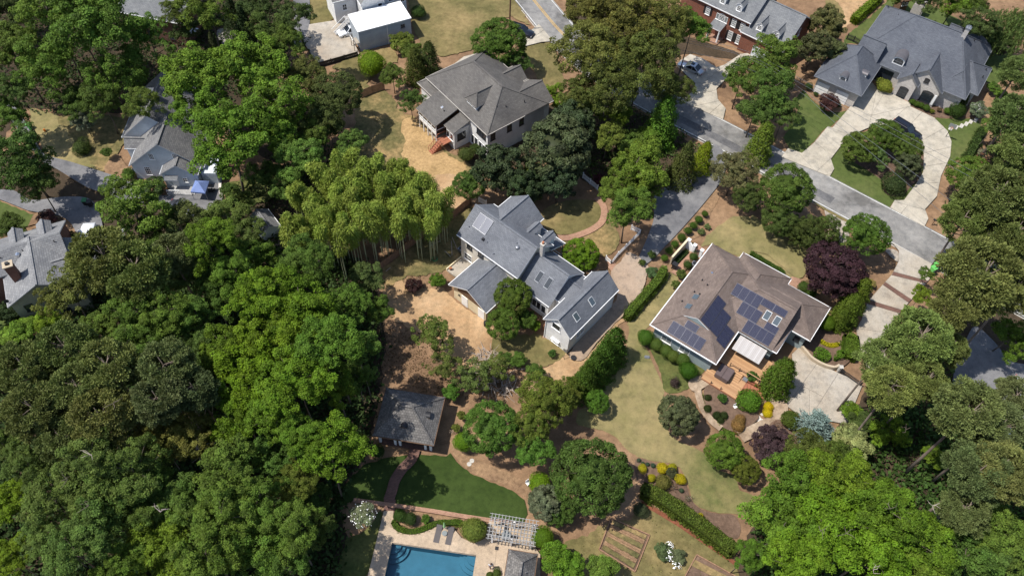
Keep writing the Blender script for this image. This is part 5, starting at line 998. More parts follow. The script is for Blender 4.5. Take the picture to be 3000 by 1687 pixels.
# ---- G: pale house at the left
Gg = House('house', 'pale blue-white gabled house beside the blue canopy', (-57.3, 79.7), 3, sh_mid, siding_b, plain('pale_trim', (.5, .52, .55), .6))
Gg.block(0, 10.9, 0, 6.3, 3.0, 7.5, 'v', ov=.25); Gg.block(-2.6, 7.6, 5.7, 16, 3.1, 7.6, 'v', ov=.25); Gg.block(-1.5, 3.6, 3.3, 5.5, 3.2, 4.4, 'u', ov=.2); Gg.block(4.9, 10.4, -1.7, 1.0, 3.1, 5.0, 'v', ov=.2)
for u in (3.75, 7.2): Gg.win('-v', .25, u, 4.2, .75, 1.2, (3, 4), white)
Gg.win('-v', .25, 2.3, 1.0, .85, 1.6, (3, 4), white); Gg.win('-v', .25, 5.2, 1.5, .4, .4); Gg.box('door', 6.2, 7.1, -1.57, -1.501, .5, 2.4, white); Gg.win('-v', -1.5, 8.2, 1.4, .7, .9, (2, 2), white)
Gg.slab([(5.5, -2.3, 2.55), (7.4, -2.3, 2.55), (7.4, -1.4, 2.85), (5.5, -1.4, 2.85)], sh_pale, 'door_hood'); Gg.box('porch', 5.6, 9.2, -3.2, -1.5, 0, .5, greywood); Gg.box('porch_rail', 5.6, 7.6, -3.2, -3.12, 1.3, 1.38, white)
for k in range(9): Gg.box('baluster', 5.62 + k * .24, 5.66 + k * .24, -3.19, -3.13, .5, 1.3, white)
for i in range(3): Gg.box('step', 9.2 + i * .3, 9.5 + i * .3, -3.0, -1.7, 0, .4 - i * .12, greywood)
Gg.box('chimney', 2.0, 2.7, 9.6, 10.4, 6.5, 8.6, brick_pale); Gg.box('chimney_cap', 1.9, 2.8, 9.5, 10.5, 8.6, 8.72, chrome); Gg.box('side_wing', 10.4, 12.6, -.6, 3.2, 0, 2.4, siding_b)
# ---- K: light grey roof at the left edge
Kk = House('house', 'light grey shake-roofed house cut by the left edge', (-62.7, 52.76), 28.5, sh_left, siding_o, plain('grey_trim', (.3, .3, .31), .6))
Kk.block(0, 8.6, -.4, 8, 5.6, 8.0, 'v', ov=.3)
b = MB(); pr = [(4.5, 6.0), (7.1, 8.0), (13.1, 4.0), (13.1, 3.82), (7.1, 7.82), (4.5, 5.82)]; b.prism(pr, -12, 8.05, 'u', 0, 1); b.build('roof', [sh_left, fascia], Kk.r)
MB().prism([(4.8, 0), (12.7, 0), (12.7, 4.05), (7.1, 7.75), (4.8, 5.95)], -11.9, 7.8, 'u').build('wall', brick_dark, Kk.r)
Kk.block(4, 11.5, 1.6, 5.4, 5.6, 7.0, 'u', ov=.3); Kk.box('chimney', 1.5, 2.5, 2.4, 3.3, 5.5, 9.4, brick_dark); Kk.box('chimney_cap', 1.4, 2.6, 2.3, 3.4, 9.4, 9.55, beige); Kk.box('flue', 1.8, 2.2, 2.65, 3.05, 9.55, 9.8, darkmetal)
for u in (5.9, 2.4, -1.4): gdormer(Kk, u, 11.2, 8.0, 5.4, 1.5, 1.0, .7, vdir=-1, wallm=siding_b)
for u in (1.9, 4.9): Kk.win('-v', -.1, u, 3.4, 1.0, 1.3, (2, 3), darkmetal)
for u in (3.0, 5.4): Kk.win('-v', -.1, u, .6, .9, 1.2, (2, 2), darkmetal)
MB().tube([(2.6, 6.1, 7.1), (2.6, 6.1, 7.5), (2.6, 6.1, 7.65)], [.28, .28, .1], 12).build('roof_fan', chrome, Kk.r)
for u in (.6, 3.3, 7.1): Kk.vent(u, 6.3, 7.4, .35, .06, darkmetal)
Kd = House('garage', 'small grey-roofed garage half hidden by pines beside the parked white van', local_pt(Kk, 9.3, 6.2).xy, 28.5, sh_left, siding_o, cat='garage'); Kd.block(0, 5.5, 0, 3.4, 2.6, 3.9, 'u', ov=.3)
kd = thing('satellite_dish', 'dark satellite dish on the lower roof corner at the left edge', 'satellite dish', local_pt(Kk, .15, .1, 5.75), 28.5); q = MB()
for k in range(12): a0, a1 = 6.283 * k / 12, 6.283 * (k + 1) / 12; q.face([(0, .1, .5), (.3 * math.cos(a0), 0, .5 + .34 * math.sin(a0)), (.3 * math.cos(a1), 0, .5 + .34 * math.sin(a1))])
q.build('dish', darkmetal, kd); MB().bar((0, .1, .5), (0, .2, 0), .05, .05).build('mast', darkmetal, kd)
# ---- T: brick house at the top left
Tt = House('house', 'dark brick house with a grey roof among trees at the top left', (-57.8, 110.5), -11, sh_pale, brick_dark)
Tt.block(-12, .1, -.1, 9, 5.0, 7.6, 'u', ov=.4); Tt.box('canopy', .0, 1.0, .8, 2.4, 2.5, 2.62, fascia); Tt.win('-v', .3, -3.2, 1.0, 1.0, 1.4, (2, 2), darkmetal)
# ---- pavilion, pool house, shed, playhouse
Zz = House('pavilion', 'dark shake-roofed pavilion with two eyebrow vents above the pool lawn', (-8.09, 38.71), -6.3, sh_shake, brick_pale, darkwood, cat='pavilion')
Zz.block(-7.3, 0, 0, 6.4, 2.8, 5.4, 'u', h0=3.0, h1=3.15, ov=.45, walls=False); Zz.box('wall', -6.8, -.45, 3.2, 5.95, 0, 2.75, white); Zz.win('-v', 3.2, -3.6, .3, 2.6, 2.0, (3, 2), darkmetal)
for u in (-6.75, -4.9, -4.3, -1.2, -.55): Zz.box('column', u - .13, u + .13, .45, .71, 0, 2.7, white)
Zz.box('floor', -7.0, -.3, .3, 6.1, 0, .12, brick_band)
Zz.barrel(-3.75, 1.15, 2.3, 3.72, .85, .25, 'v', darkmetal, darkmetal); Zz.barrel(3.25, -1.15, -2.2, 3.68, .85, .25, 'u', darkmetal, darkmetal)
Pp = House('pool_house', 'small grey shingled pool house cut by the bottom edge', (1.37, 27.14), -6.3, sh_shake, brick_pale, darkwood, cat='pool house'); Pp.block(0, 3.15, -8, 0, 2.8, 4.3, 'v', h1=1.55, ov=.25)
Pp.vent(2.2, -2.4, 3.6, .25, .07, copper); Pp.box('wall_box', -.02, .24, -1.6, -1.2, 1.0, 1.5, greymetal)
Ss = House('shed', 'small grey shed with plank ramp beside the bamboo', (-38.0, 72.1), -50, sh_mid, siding_w, cat='shed'); Ss.block(0, 4.0, -.2, 2.9, 1.95, 3.0, 'v' if False else 'u', ov=.2)
rp = thing('plank_ramp', 'brown planked ramp in front of the grey shed', 'ramp', (-35.2, 69.3, 0), -22); MB().box(0, 2.9, -.9, 1.0, .25, .35).build('planks', browndeck, rp); MB().box(.1, 2.8, -.85, .95, 0, .25).build('frame', darkwood, rp)
pl_ = W('4', 1115, 75); pk = House('playhouse', 'brown timber playhouse with tent roof behind the mansion', pl_.xy, 20, darkwood, darkwood, darkwood, cat='playhouse'); pk.block(-1.1, 1.1, -1.1, 1.1, 2.6, 3.9, 'u', h0=1.05, h1=1.05, ov=.3, gut=False)
for x in (-.4, .4): pk.win('-v', -.8, x, 1.5, .5, .6, (1, 1), white)
fp_ = W('4', 1240, 110); fp = thing('outdoor_fireplace', 'pale stone outdoor fireplace with flat cap behind the mansion', 'fireplace', fp_, -32); MB().box(-1, 1, -.5, .5, 0, 2.2).build('hearth', brick_pale, fp); MB().box(-.7, .7, -.4, .4, 2.2, 3.0).build('stack', brick_pale, fp); MB().box(-1.1, 1.1, -.6, .6, 3.0, 3.15).build('cap', rock, fp); MB().box(-.2, .3, -.15, .15, 3.15, 3.35).build('flue', greymetal, fp)
# ================================================================== THINGS
def loft(b, secs, m=0, cap=True):
    """secs: list of closed rings with the same count"""
    i0 = len(b.v); n = len(secs[0])
    for s in secs: b.v += [tuple(p) for p in s]
    for k in range(len(secs) - 1):
        for j in range(n): b.f.append((i0 + k * n + j, i0 + k * n + (j + 1) % n, i0 + (k + 1) * n + (j + 1) % n, i0 + (k + 1) * n + j)); b.m.append(m)
    if cap: b.f.append(tuple(i0 + j for j in range(n))[::-1]); b.m.append(m); e = i0 + (len(secs) - 1) * n; b.f.append(tuple(e + j for j in range(n))); b.m.append(m)
def car(label, cat, p, rz, L, Wd, Hh, pt, suv=False):
    r = thing('parked_car', label, cat, p, rz); hw = Wd / 2; belt = Hh * .60
    def ring(x, w, z0, z1, rr=.12): return [(x, -w, z0 + rr), (x, -w, z1 - rr), (x, -w + rr, z1), (x, w - rr, z1), (x, w, z1 - rr), (x, w, z0 + rr), (x, w - rr, z0), (x, -w + rr, z0)]
    hood = belt * (.97 if suv else .93); b = MB()
    loft(b, [ring(-L / 2, hw * .80, .38, belt * .82), ring(-L / 2 + .12, hw * .93, .25, belt * .96), ring(-L / 2 + .6, hw, .22, belt), ring(-L * .1, hw, .2, belt), ring(L * .16, hw, .2, belt), ring(L / 2 - .75, hw * .98, .22, hood), ring(L / 2 - .15, hw * .92, .25, hood * .88), ring(L / 2, hw * .78, .36, hood * .7)])
    b.build('body', pt, r, True)
    x0, x1 = (-L / 2 + .12, L * .20) if suv else (-L / 2 + .75, L * .22); t0, t1 = (-L / 2 + .38, L * .04) if suv else (-L * .16, L * .03)
    def cab(xa, xb, w, z): return [(xa, -w, z), (xb, -w, z), (xb, w, z), (xa, w, z)]
    g = MB(); loft(g, [cab(x0, x1, hw * .94, belt - .03), cab(t0, t1, hw * .76, Hh - .04)]); g.build('windows', carglass, r)
    rf = MB(); loft(rf, [cab(t0 - .06, t1 + .06, hw * .79, Hh - .07), cab(t0 + .04, t1 - .04, hw * .72, Hh)]); ro = rf.build('roof', pt, r)
    if suv:
        for y in (-.55, .55): MB().bar((t0 + .1, y, Hh + .06), (t1 - .2, y, Hh + .06), .05, .05).build('roof_rail', darkmetal, ro)
    else: MB().box(-.45, .15, -.35, .35, Hh, Hh + .015).build('sunroof', carglass, ro)
    for sx, xx, xt in ((0, x1, t1), (0, x0, t0), (1, (x0 + x1) / 2 - .1, (t0 + t1) / 2 - .05)):
        for y in (-1, 1): MB().bar((xx, y * hw * .93, belt - .02), (xt, y * hw * .765, Hh - .05), .09, .07).build('pillar', pt, r)
    for x in (-L * .31, L * .31):
        for y in (-1, 1):
            w = MB().tube([(x, y * (hw - .2), .33), (x, y * (hw + .015), .33)], .33, 16).build('wheel', rubber, r); MB().tube([(x, y * (hw + .012), .33), (x, y * (hw + .025), .33)], .2, 10).build('rim', chrome, w)
    for y in (-1, 1):
        MB().box(L / 2 - .22, L / 2 - .05, y * hw * .68 - .2, y * hw * .68 + .2, hood * .62, hood * .78).build('headlight', lamp_w, r); MB().box(-L / 2 - .01, -L / 2 + .2, y * hw * .72 - .17, y * hw * .72 + .17, belt * .68, belt * .86).build('tail_light', lamp_r, r)
        MB().box(x1 - .35, x1 - .15, y * (hw + .09) - .09, y * (hw + .09) + .09, belt, belt + .13).build('mirror', pt, r)
    MB().box(L / 2 - .06, L / 2 + .02, -hw * .5, hw * .5, .38, hood * .6).build('grille', darkmetal, r); MB().box(-L / 2 - .015, -L / 2 + .05, -.26, .26, .5, .62).build('number_plate', white, r)
    return r
def ang(a, b): return math.degrees(math.atan2(b.y - a.y, b.x - a.x))
def between(zn, x0, y0, x1, y1): a, b = W(zn, x0, y0, .4), W(zn, x1, y1, .4); m_ = (a + b) / 2; return Vector((m_.x, m_.y, 0)), ang(a, b)
p, a = between('3', 1530, 475, 1690, 545); car('silver sedan parked in front of the red brick house', 'car', p + Vector((0, -.3, .06)), a + 180, 4.7, 1.8, 1.42, pnt_silver)
p, a = between('4', 1065, 935, 1255, 1050); car('black SUV with roof rails parked beside the island trees', 'car', p + Vector((0, -.2, .11)), a, 5.3, 2.0, 1.8, pnt_black, True)
p, a = between('3', 300, 245, 375, 270); car('dark SUV half hidden by the round tree near the street', 'car', p + Vector((-.2, .3, .07)), a, 4.6, 1.85, 1.7, pnt_black, True)
p = W('f', 400, 690, 0); car('white SUV parked against the white-roofed garage', 'car', Vector((p.x + .3, p.y + .5, .05)), 180 + 32, 4.6, 1.85, 1.7, pnt_white, True)
p = W('5', 1390, 255, 0); car('dark grey car under the trees below the blue canopy', 'car', Vector((p.x, p.y, .05)), -20, 4.6, 1.8, 1.5, pnt_grey)
p = W('5', 672, 470, 0); car('white van beside the small garage among the pines', 'van', Vector((p.x, p.y, .05)), 100, 4.8, 1.9, 1.9, pnt_white, True)
p = W('13', 1960, 130, 0); car('white car on the shaded drive at the right edge', 'car', Vector((p.x, p.y, .15)), -60, 4.5, 1.8, 1.5, pnt_white)
p = W('13', 1770, 395, 0); car('white car glimpsed through the pines at the right', 'car', Vector((p.x, p.y, .15)), -50, 4.5, 1.8, 1.5, pnt_white)
def bin_(label, p, rz, mt, lidm, lean=0):
    r = thing('wheelie_bin', label, 'bin', p, rz); b = MB()
    loft(b, [[(-.24, -.26, .08), (.24, -.26, .08), (.24, .26, .08), (-.24, .26, .08)], [(-.31, -.36, 1.0), (.31, -.36, 1.0), (.31, .36, 1.0), (-.31, .36, 1.0)]]); b.build('body', mt, r)
    MB().box(-.34, .34, -.4, .38, 1.0, 1.07).build('lid', lidm, r); MB().bar((-.28, .44, .95), (.28, .44, .95), .04, .04).build('handle', mt, r)
    for x in (-.27, .27): MB().tube([(x - .03, .28, .12), (x + .03, .28, .12)], .12, 10).build('wheel', rubber, r)
p = W('1', 236, 975, 0); bin_('bright green wheelie bin on the drive beside the orange hydrant', p, 70, limegreen, limegreen)
p = W('9', 1362, 712, .5); bin_('bright green wheelie bin where the banded drive meets the street', p, 30, limegreen, limegreen)
p = W('9', 1385, 685, .5); bin_('second bright green wheelie bin nearer the street kerb', p, 40, limegreen, limegreen)
p = W('5', 655, 205, .5); bin_('dark bin with green lid in the shade beside the drive', p, 10, blackplastic, green_d); p = W('5', 690, 215, .5); bin_('black wheelie bin next to the green-lidded one', p, 15, blackplastic, blackplastic)
p = W('w', 1150, 960, .3); bin_('black wheelie bin behind the cream garden wall', p, 55, blackplastic, blackplastic)
# mailboxes
def mailbox(label, p, rz):
    r = thing('mailbox', label, 'mailbox', p, rz); MB().box(-.05, .05, -.05, .05, 0, 1.1).build('post', darkwood, r); b = MB(); n = 8
    loft(b, [[(y, -.11, 1.1), (y, .11, 1.1)] + [(y, .11 * math.cos(math.pi * k / n), 1.24 + .1 * math.sin(math.pi * k / n)) for k in range(n + 1)] for y in (-.25, .25)]); b.build('box', darkmetal, r); MB().box(.05, .15, .115, .13, 1.25, 1.4).build('flag', redcloth, r)
mailbox('black mailbox beside the concrete drive mouth at the street', W('3', 545, 335), 40); mailbox('black mailbox under the pine on the far side of the street', W('9', 1365, 360), -30)
# fire hydrant
r = thing('fire_hydrant', 'small orange hydrant on the pale lawn near the green bin', 'hydrant', W('1', 345, 1000)); MB().tube([(0, 0, 0), (0, 0, .5), (0, 0, .62), (0, 0, .7)], [.13, .13, .16, .04], 10).build('barrel', orange, r); MB().bar((-.22, 0, .42), (.22, 0, .42), .12, .12).build('outlet', orange, r)
# canopy tent
c4 = [W('5', *q, 2.1) for q in ((1475, 22), (1580, 28), (1550, 118), (1440, 108))]; cc = sum(c4, Vector()) / 4
r = thing('canopy_tent', 'pale blue pop-up canopy tent beside the pale house', 'canopy', (cc.x, cc.y, 0)); b = MB(); top = Vector((0, 0, 3.0)); cl = [Vector((q.x - cc.x, q.y - cc.y, 2.1)) for q in c4]
for i in range(4): b.face([cl[i], cl[(i + 1) % 4], top]); b.face([cl[i], cl[(i + 1) % 4], cl[(i + 1) % 4] - Vector((0, 0, .25)), cl[i] - Vector((0, 0, .25))])
b.build('canopy', tentblue, r)
for q in cl: MB().tube([(q.x * .97, q.y * .97, 0), (q.x * .97, q.y * .97, 2.08)], .03, 6).build('leg', greymetal, r)
r = thing('barbecue_grill', 'black barbecue grill right of the blue canopy', 'grill', W('5', 1595, 110, .4).to_2d().to_3d(), 20); MB().box(-.35, .35, -.25, .25, .6, .8).build('firebox', darkmetal, r); b = MB(); loft(b, [[(-.35, -.25, .8), (.35, -.25, .8), (.35, .25, .8), (-.35, .25, .8)], [(-.33, -.12, 1.02), (.33, -.12, 1.02), (.33, .14, 1.02), (-.33, .14, 1.02)]]); b.build('lid', blackplastic, r)
for x in (-.3, .3):
    for y in (-.2, .2): MB().box(x - .03, x + .03, y - .03, y + .03, 0, .6).build('leg', darkmetal, r)
MB().box(.35, .7, -.22, .22, .74, .78).build('side_shelf', blackplastic, r)
# flag on the pale house
r = thing('flag', 'red and white striped flag hanging at the corner of the pale house', 'flag', W('1', 1030, 1345), 10); MB().tube([(0, 0, 0), (0, 0, 2.0)], .02, 6).build('pole', white, r)
for i in range(7): MB().box(.02, 1.0, -.006, .006, 1.9 - (i + 1) * .1, 1.9 - i * .1).build('stripe', redcloth if i % 2 == 0 else white, r)
MB().box(.02, .42, -.012, .012, 1.5, 1.902).build('canton', bluecloth, r)
# basketball hoop
r = thing('basketball_hoop', 'portable basketball hoop at the edge of the curved drive', 'basketball hoop', W('4', 1468, 1038), 150); rbox(-.55, .55, -.4, .4, 0, .22, .06, blackplastic, 'base', r); MB().tube([(0, .2, .2), (0, .3, 2.7)], .05, 8).build('pole', darkmetal, r); MB().box(-.55, .55, .55, .58, 2.5, 3.3).build('backboard', blindglass, r); MB().bar((0, .3, 2.7), (0, .56, 2.8), .05, .05).build('arm', darkmetal, r)
MB().tube([(.23 * math.cos(k * .5236), .82 + .23 * math.sin(k * .5236), 2.65) for k in range(13)], .015, 5).build('rim', orange, r); MB().bar((0, .58, 2.65), (0, .6, 2.65), .2, .05).build('bracket', orange, r)
b = MB()
for k in range(12):
    a0 = k * .5236; b.bar((.23 * math.cos(a0), .82 + .23 * math.sin(a0), 2.64), (.13 * math.cos(a0 + .3), .82 + .13 * math.sin(a0 + .3), 2.25), .015, .015)
b.build('net', white, r)
# stepping stones
for i, (x, y) in enumerate(((1508, 972), (1548, 965), (1590, 955), (1625, 940), (1660, 922), (1695, 912))):
    p = W('4', x, y); o = MB().box(-.55, .55, -.28, .28, 0, .09).build('stepping_stone', curb, None, loc=(p.x, p.y, .03)); o.rotation_euler = (0, 0, .95)
    tag(o, ['stepping stone nearest the basketball hoop', 'second stepping stone from the basketball hoop', 'third stepping stone from the basketball hoop', 'fourth stepping stone from the basketball hoop', 'fifth stepping stone from the basketball hoop', 'stepping stone farthest from the basketball hoop'][i], 'stepping stone', 'stepping stones on the mansion lawn')
# power pole and lines
r = thing('power_pole', 'dark power pole rising beside the round tree near the street', 'power pole', P(1492, 92)); MB().tube([(0, 0, 0), (0, 0, 10.5)], [.16, .12], 8).build('pole', darkwood, r); MB().bar((-1.0, -.3, 9.8), (1.0, .3, 9.8), .1, .12).build('crossarm', darkwood, r)
for k, x in enumerate((-.9, -.3, .3, .9)): MB().tube([(x, x * .3, 9.86), (x, x * .3, 10.1)], .05, 6).build('insulator', greymetal, r)
for k, (a_, b_, lab) in enumerate((((1570, 272), (2063, 400), 'topmost power line crossing in front of the red brick house'), ((1570, 300), (2063, 432), 'second power line from the top at the red brick house'), ((1520, 312), (2000, 425), 'third power line from the top at the red brick house'), ((1490, 367), (1890, 470), 'lowest power line above the silver sedan'))):
    s = W('3', *a_, 8.5); e = W('3', *b_, 8.5); d = (e - s); line = [s - d * .9, s, e]
    f0 = (W('4', 380, 600, 7.5), W('4', 350, 618, 7.5), W('4', 330, 640, 7.5), W('4', 330, 672, 7.0))[k]; f1 = (W('4', 1740, 1330, 7.5), W('4', 1690, 1355, 7.5), W('4', 1280, 1345, 7.5), W('4', 900, 1150, 7.0))[k]
    dd = f1 - f0; far = f0 + dd * (1.5 if k < 2 else 2.3 if k == 2 else 3.4); pts = [s - d * .9, s, e, f0, f0 + dd * .5, f1, far]
    o = MB().tube(crsm(pts, 5, False), .022, 4).build('power_line', greymetal); tag(o, lab, 'power line', 'power lines over the mansion lawn')
# ---- fences
def panel_fence(name, label, pts, h, mt, board='h', step=2.3, pm=None, nb=6):
    r = thing(name, label, 'fence', pts[0]); o0 = Vector(pts[0]); pm = pm or mt
    L = crsm([Vector(p) for p in pts], 10, False) if len(pts) > 2 else [Vector(p) for p in pts]; cum = [0]
    for i in range(1, len(L)): cum.append(cum[-1] + (L[i] - L[i - 1]).length)
    def at(s):
        for i in range(1, len(L)):
            if s <= cum[i]: return L[i - 1].lerp(L[i], (s - cum[i - 1]) / max(1e-6, cum[i] - cum[i - 1]))
        return L[-1]
    n = max(1, round(cum[-1] / step)); P_ = [at(cum[-1] * k / n) - o0 for k in range(n + 1)]
    for q in P_: MB().box(q.x - .06, q.x + .06, q.y - .06, q.y + .06, 0, h + .12).build('post', pm, r)
    for a, c in zip(P_, P_[1:]):
        if board == 'h':
            for k in range(nb): z = h * (k + .5) / nb; MB().bar((a.x, a.y, z), (c.x, c.y, z), .03, h / nb - .035).build('board', mt, r)
        else:
            d = (c - a); m_ = int(d.length / .16); pk_ = MB()
            for k in range(m_): q = a + d * ((k + .5) / m_); u_ = d.normalized() * .045; pk_.bar((q - u_) + Vector((0, 0, h / 2)), (q + u_) + Vector((0, 0, h / 2)), .02, h)
            pk_.bar(a + Vector((0, 0, h * .3)), c + Vector((0, 0, h * .3)), .06, .07).bar(a + Vector((0, 0, h * .8)), c + Vector((0, 0, h * .8)), .06, .07); pk_.build('picket_panel', mt, r)
    return r
panel_fence('wooden_fence', 'brown horizontal-board fence between the bamboo and the dirt yard', WL('6', (1065, 700, 1180, 615, 1310, 520, 1420, 440, 1500, 385, 1590, 325, 1680, 250, 1755, 190)), 1.5, fencewood, 'h', 1.9, nb=6)
panel_fence('wooden_fence', 'short brown slatted fence beside the bright round shrub', WL('2', (930, 745, 985, 720, 1040, 700, 1100, 680)), 1.7, fencewood, 'h', 1.7, nb=8)
panel_fence('picket_fence', 'white picket fence beside the shared lane', WL('7', (1262, 660, 1300, 610, 1400, 510, 1485, 425)), 1.0, white, 'v', 1.8); panel_fence('picket_fence', 'short white picket panel at the end of the lane fence', WL('7', (1485, 425, 1415, 395)), 1.0, white, 'v', 2.0)
panel_fence('picket_gate', 'small white picket gate at the brick landing', WL('7', (1222, 625, 1262, 660)), 1.0, white, 'v', 1.2); panel_fence('picket_fence', 'white picket fence beside the dark red maple', WL('7', (1050, 5, 1110, 55, 1160, 95)), 1.1, white, 'v', 1.6)
panel_fence('iron_fence', 'thin black iron gate across the concrete lane', WL('8', (1700, 1140, 1850, 1245)), 1.1, darkmetal, 'v', 2.0); panel_fence('iron_fence', 'black iron fence beside the magnolia at the mansion', WL('4', (720, 300, 770, 320, 815, 345)), 1.2, darkmetal, 'v', 1.6)
panel_fence('white_fence', 'low white fence behind the blue-grey roofed house', WL('7', (265, 185, 320, 215)), 1.2, white, 'v', 1.5)
panel_fence('wire_fence', 'dark post fence at the edge of the grey concrete yard', WL('2', (600, 515, 760, 470, 900, 430)), 1.1, darkmetal, 'h', 2.2, nb=2)
# cream garden wall and pillars
wl = thing('garden_wall', 'cream rendered garden wall beside the brick walk', 'wall', W('w', 1070, 885)); a = Vector((0, 0, 0)); c = W('w', 1395, 520) - W('w', 1070, 885); c.z = 0; MB().bar(a + Vector((0, 0, .85)), c + Vector((0, 0, .85)), .2, 1.7).build('wall', beige, wl); MB().bar(a + Vector((0, 0, 1.74)), c + Vector((0, 0, 1.74)), .28, .08).build('coping', stucco_y, wl)
for lab, q in (('white gate pillar at the end of the cream garden wall', (1395, 560)), ('white gate pillar left of the brick gateway', (1505, 660)), ('white gate pillar right of the brick gateway', (1640, 760))):
    p = W('w', *q); r = thing('gate_pillar', lab, 'pillar', p, -34, 'white gate pillars'); MB().box(-.19, .19, -.19, .19, 0, 1.75).build('shaft', white, r); MB().box(-.25, .25, -.25, .25, 1.75, 1.85).build('cap', white, r)
p0, p1 = W('w', 1400, 570), W('w', 1490, 650); r = thing('gate_wing', 'sloping white wall between the garden wall and the gateway', 'wall', p0); d = p1 - p0; u_ = d.normalized(); nn = Vector((-u_.y, u_.x, 0)) * .07
v = [p - nn for p in (Vector(), d)] + [p + nn for p in (d, Vector())]; MB().poly([(q.x, q.y, 0) for q in v] + [(v[0].x, v[0].y, 1.7), (v[1].x, v[1].y, 1.25), (v[2].x, v[2].y, 1.25), (v[3].x, v[3].y, 1.7)], [(3, 2, 1, 0), (4, 5, 6, 7), (0, 1, 5, 4), (1, 2, 6, 5), (2, 3, 7, 6), (3, 0, 4, 7)]).build('wall', white, r)
r = thing('iron_gate', 'low dark gate in the brick gateway', 'gate', W('w', 1520, 672)); d = W('w', 1625, 752) - W('w', 1520, 672)
for k in range(9): q = d * (k / 8); MB().box(q.x - .015, q.x + .015, q.y - .015, q.y + .015, .05, 1.0).build('bar', darkmetal, r)
MB().bar((0, 0, 1.0), (d.x, d.y, 1.0), .05, .05).build('top_rail', darkmetal, r)
r = thing('air_conditioner', 'green-grey air conditioning unit behind the brown roof edge', 'air conditioner', W('w', 1545, 890, .5).to_2d().to_3d(), -34); rbox(-.4, .4, -.4, .4, 0, .85, .05, greymetal, 'case', r); MB().tube([(0, 0, .85), (0, 0, .88)], .32, 14).build('fan_grille', darkmetal, r)
r = thing('air_conditioner', 'grey air conditioning unit at the left corner of the blue-grey roofed house', 'air conditioner', W('7', 130, 560, 0), -38); rbox(-.35, .35, -.35, .35, 0, .8, .05, greymetal, 'case', r); MB().tube([(0, 0, .8), (0, 0, .83)], .28, 14).build('fan_grille', darkmetal, r)
# curved retaining wall
RWL = crsm(WL('d', (1290, 260, 1350, 330, 1410, 400, 1500, 460, 1600, 505, 1700, 525, 1760, 500)), 6, False); r = thing('retaining_wall', 'curved beige retaining wall above the parking pad', 'wall', RWL[0]); b = MB()
for i in range(len(RWL) - 1): b.bar(RWL[i] - RWL[0] + Vector((0, 0, .45)), RWL[i + 1] - RWL[0] + Vector((0, 0, .45)), .3, .9)
b.build('wall', beige, r); r2 = thing('gate_post', 'grey gate post at the end of the curved retaining wall', 'post', W('8', 1690, 1130)); MB().box(-.2, .2, -.2, .2, 0, 1.2).build('shaft', curb, r2); MB().box(-.25, .25, -.25, .25, 1.2, 1.28).build('cap', curb, r2)
# ---- pool furniture
pg = thing('pergola', 'white slatted pergola beside the pool house', 'pergola', (1.37, 27.14, 0), -6.3)
for v in (1.25, 3.2):
    for u in (-2.05, .1, 2.3): MB().box(u - .1, u + .1, v - .1, v + .1, 0, 2.5).build('post', white, pg)
    for o_ in (-.09, .09): MB().box(-2.6, 2.75, v + o_ - .025, v + o_ + .025, 2.42, 2.6).build('beam', greywood, pg)
for k in range(14): u = -2.45 + k * .385; MB().box(u - .03, u + .03, .75, 3.75, 2.6, 2.72).build('rafter', greywood, pg)
for k in range(8): v = .85 + k * .4; MB().box(-2.7, 2.85, v - .025, v + .025, 2.72, 2.78).build('slat', greywood, pg)
def lounger(label, p, rz):
    r = thing('sun_lounger', label, 'sun lounger', p, rz, 'sun loungers by the pool'); MB().box(-.33, .33, -.95, .45, .26, .36).build('cushion', shadecloth, r); MB().bar((0, .45, .34), (0, 1.0, .72), .66, .1).build('backrest', shadecloth, r); MB().box(-.35, .35, -1.0, .95, .2, .255).build('frame', darkmetal, r)
    for x in (-.3, .3):
        for y in (-.85, .8): MB().box(x - .03, x + .03, y - .03, y + .03, 0, .2).build('leg', darkmetal, r)
lounger('grey sun lounger left of the small round table', W('11', 1440, 1155).to_2d().to_3d() + Vector((0, 0, .08)), -8); lounger('grey sun lounger right of the small round table', W('11', 1525, 1170).to_2d().to_3d() + Vector((0, 0, .08)), -8)
r = thing('side_table', 'small round glass table between the sun loungers', 'table', W('11', 1488, 1150) + Vector((0, 0, .08))); MB().tube([(0, 0, .48), (0, 0, .51)], .3, 16).build('top', blindglass, r); MB().tube([(0, 0, 0), (0, 0, .48)], .04, 8).build('stem', darkmetal, r); MB().tube([(0, 0, 0), (0, 0, .03)], .22, 12).build('foot', darkmetal, r)
r = thing('parasol', 'closed pale green parasol between the sun loungers', 'parasol', W('11', 1488, 1112) + Vector((0, 0, .08))); MB().tube([(0, 0, 0), (0, 0, 2.3)], .025, 8).build('pole', white, r); MB().tube([(0, 0, .95), (0, 0, 1.2), (0, 0, 2.0), (0, 0, 2.35)], [.17, .15, .07, .02], 8).build('folded_canopy', plain('pale_green_canvas', (.30, .52, .22), .8), r); MB().tube([(0, 0, 0), (0, 0, .08)], .22, 12).build('foot', darkmetal, r)
r = thing('patio_table', 'dark table under the pergola', 'table', Vector((0, 0, 0))); r.location = Matrix.Translation((1.37, 27.14, 0)) @ Matrix.Rotation(math.radians(-6.3), 4, 'Z') @ Vector((-.6, 2.1, .08)); MB().tube([(0, 0, .7), (0, 0, .74)], .55, 16).build('top', blindglass, r); MB().tube([(0, 0, 0), (0, 0, .7)], .05, 8).build('stem', darkmetal, r)
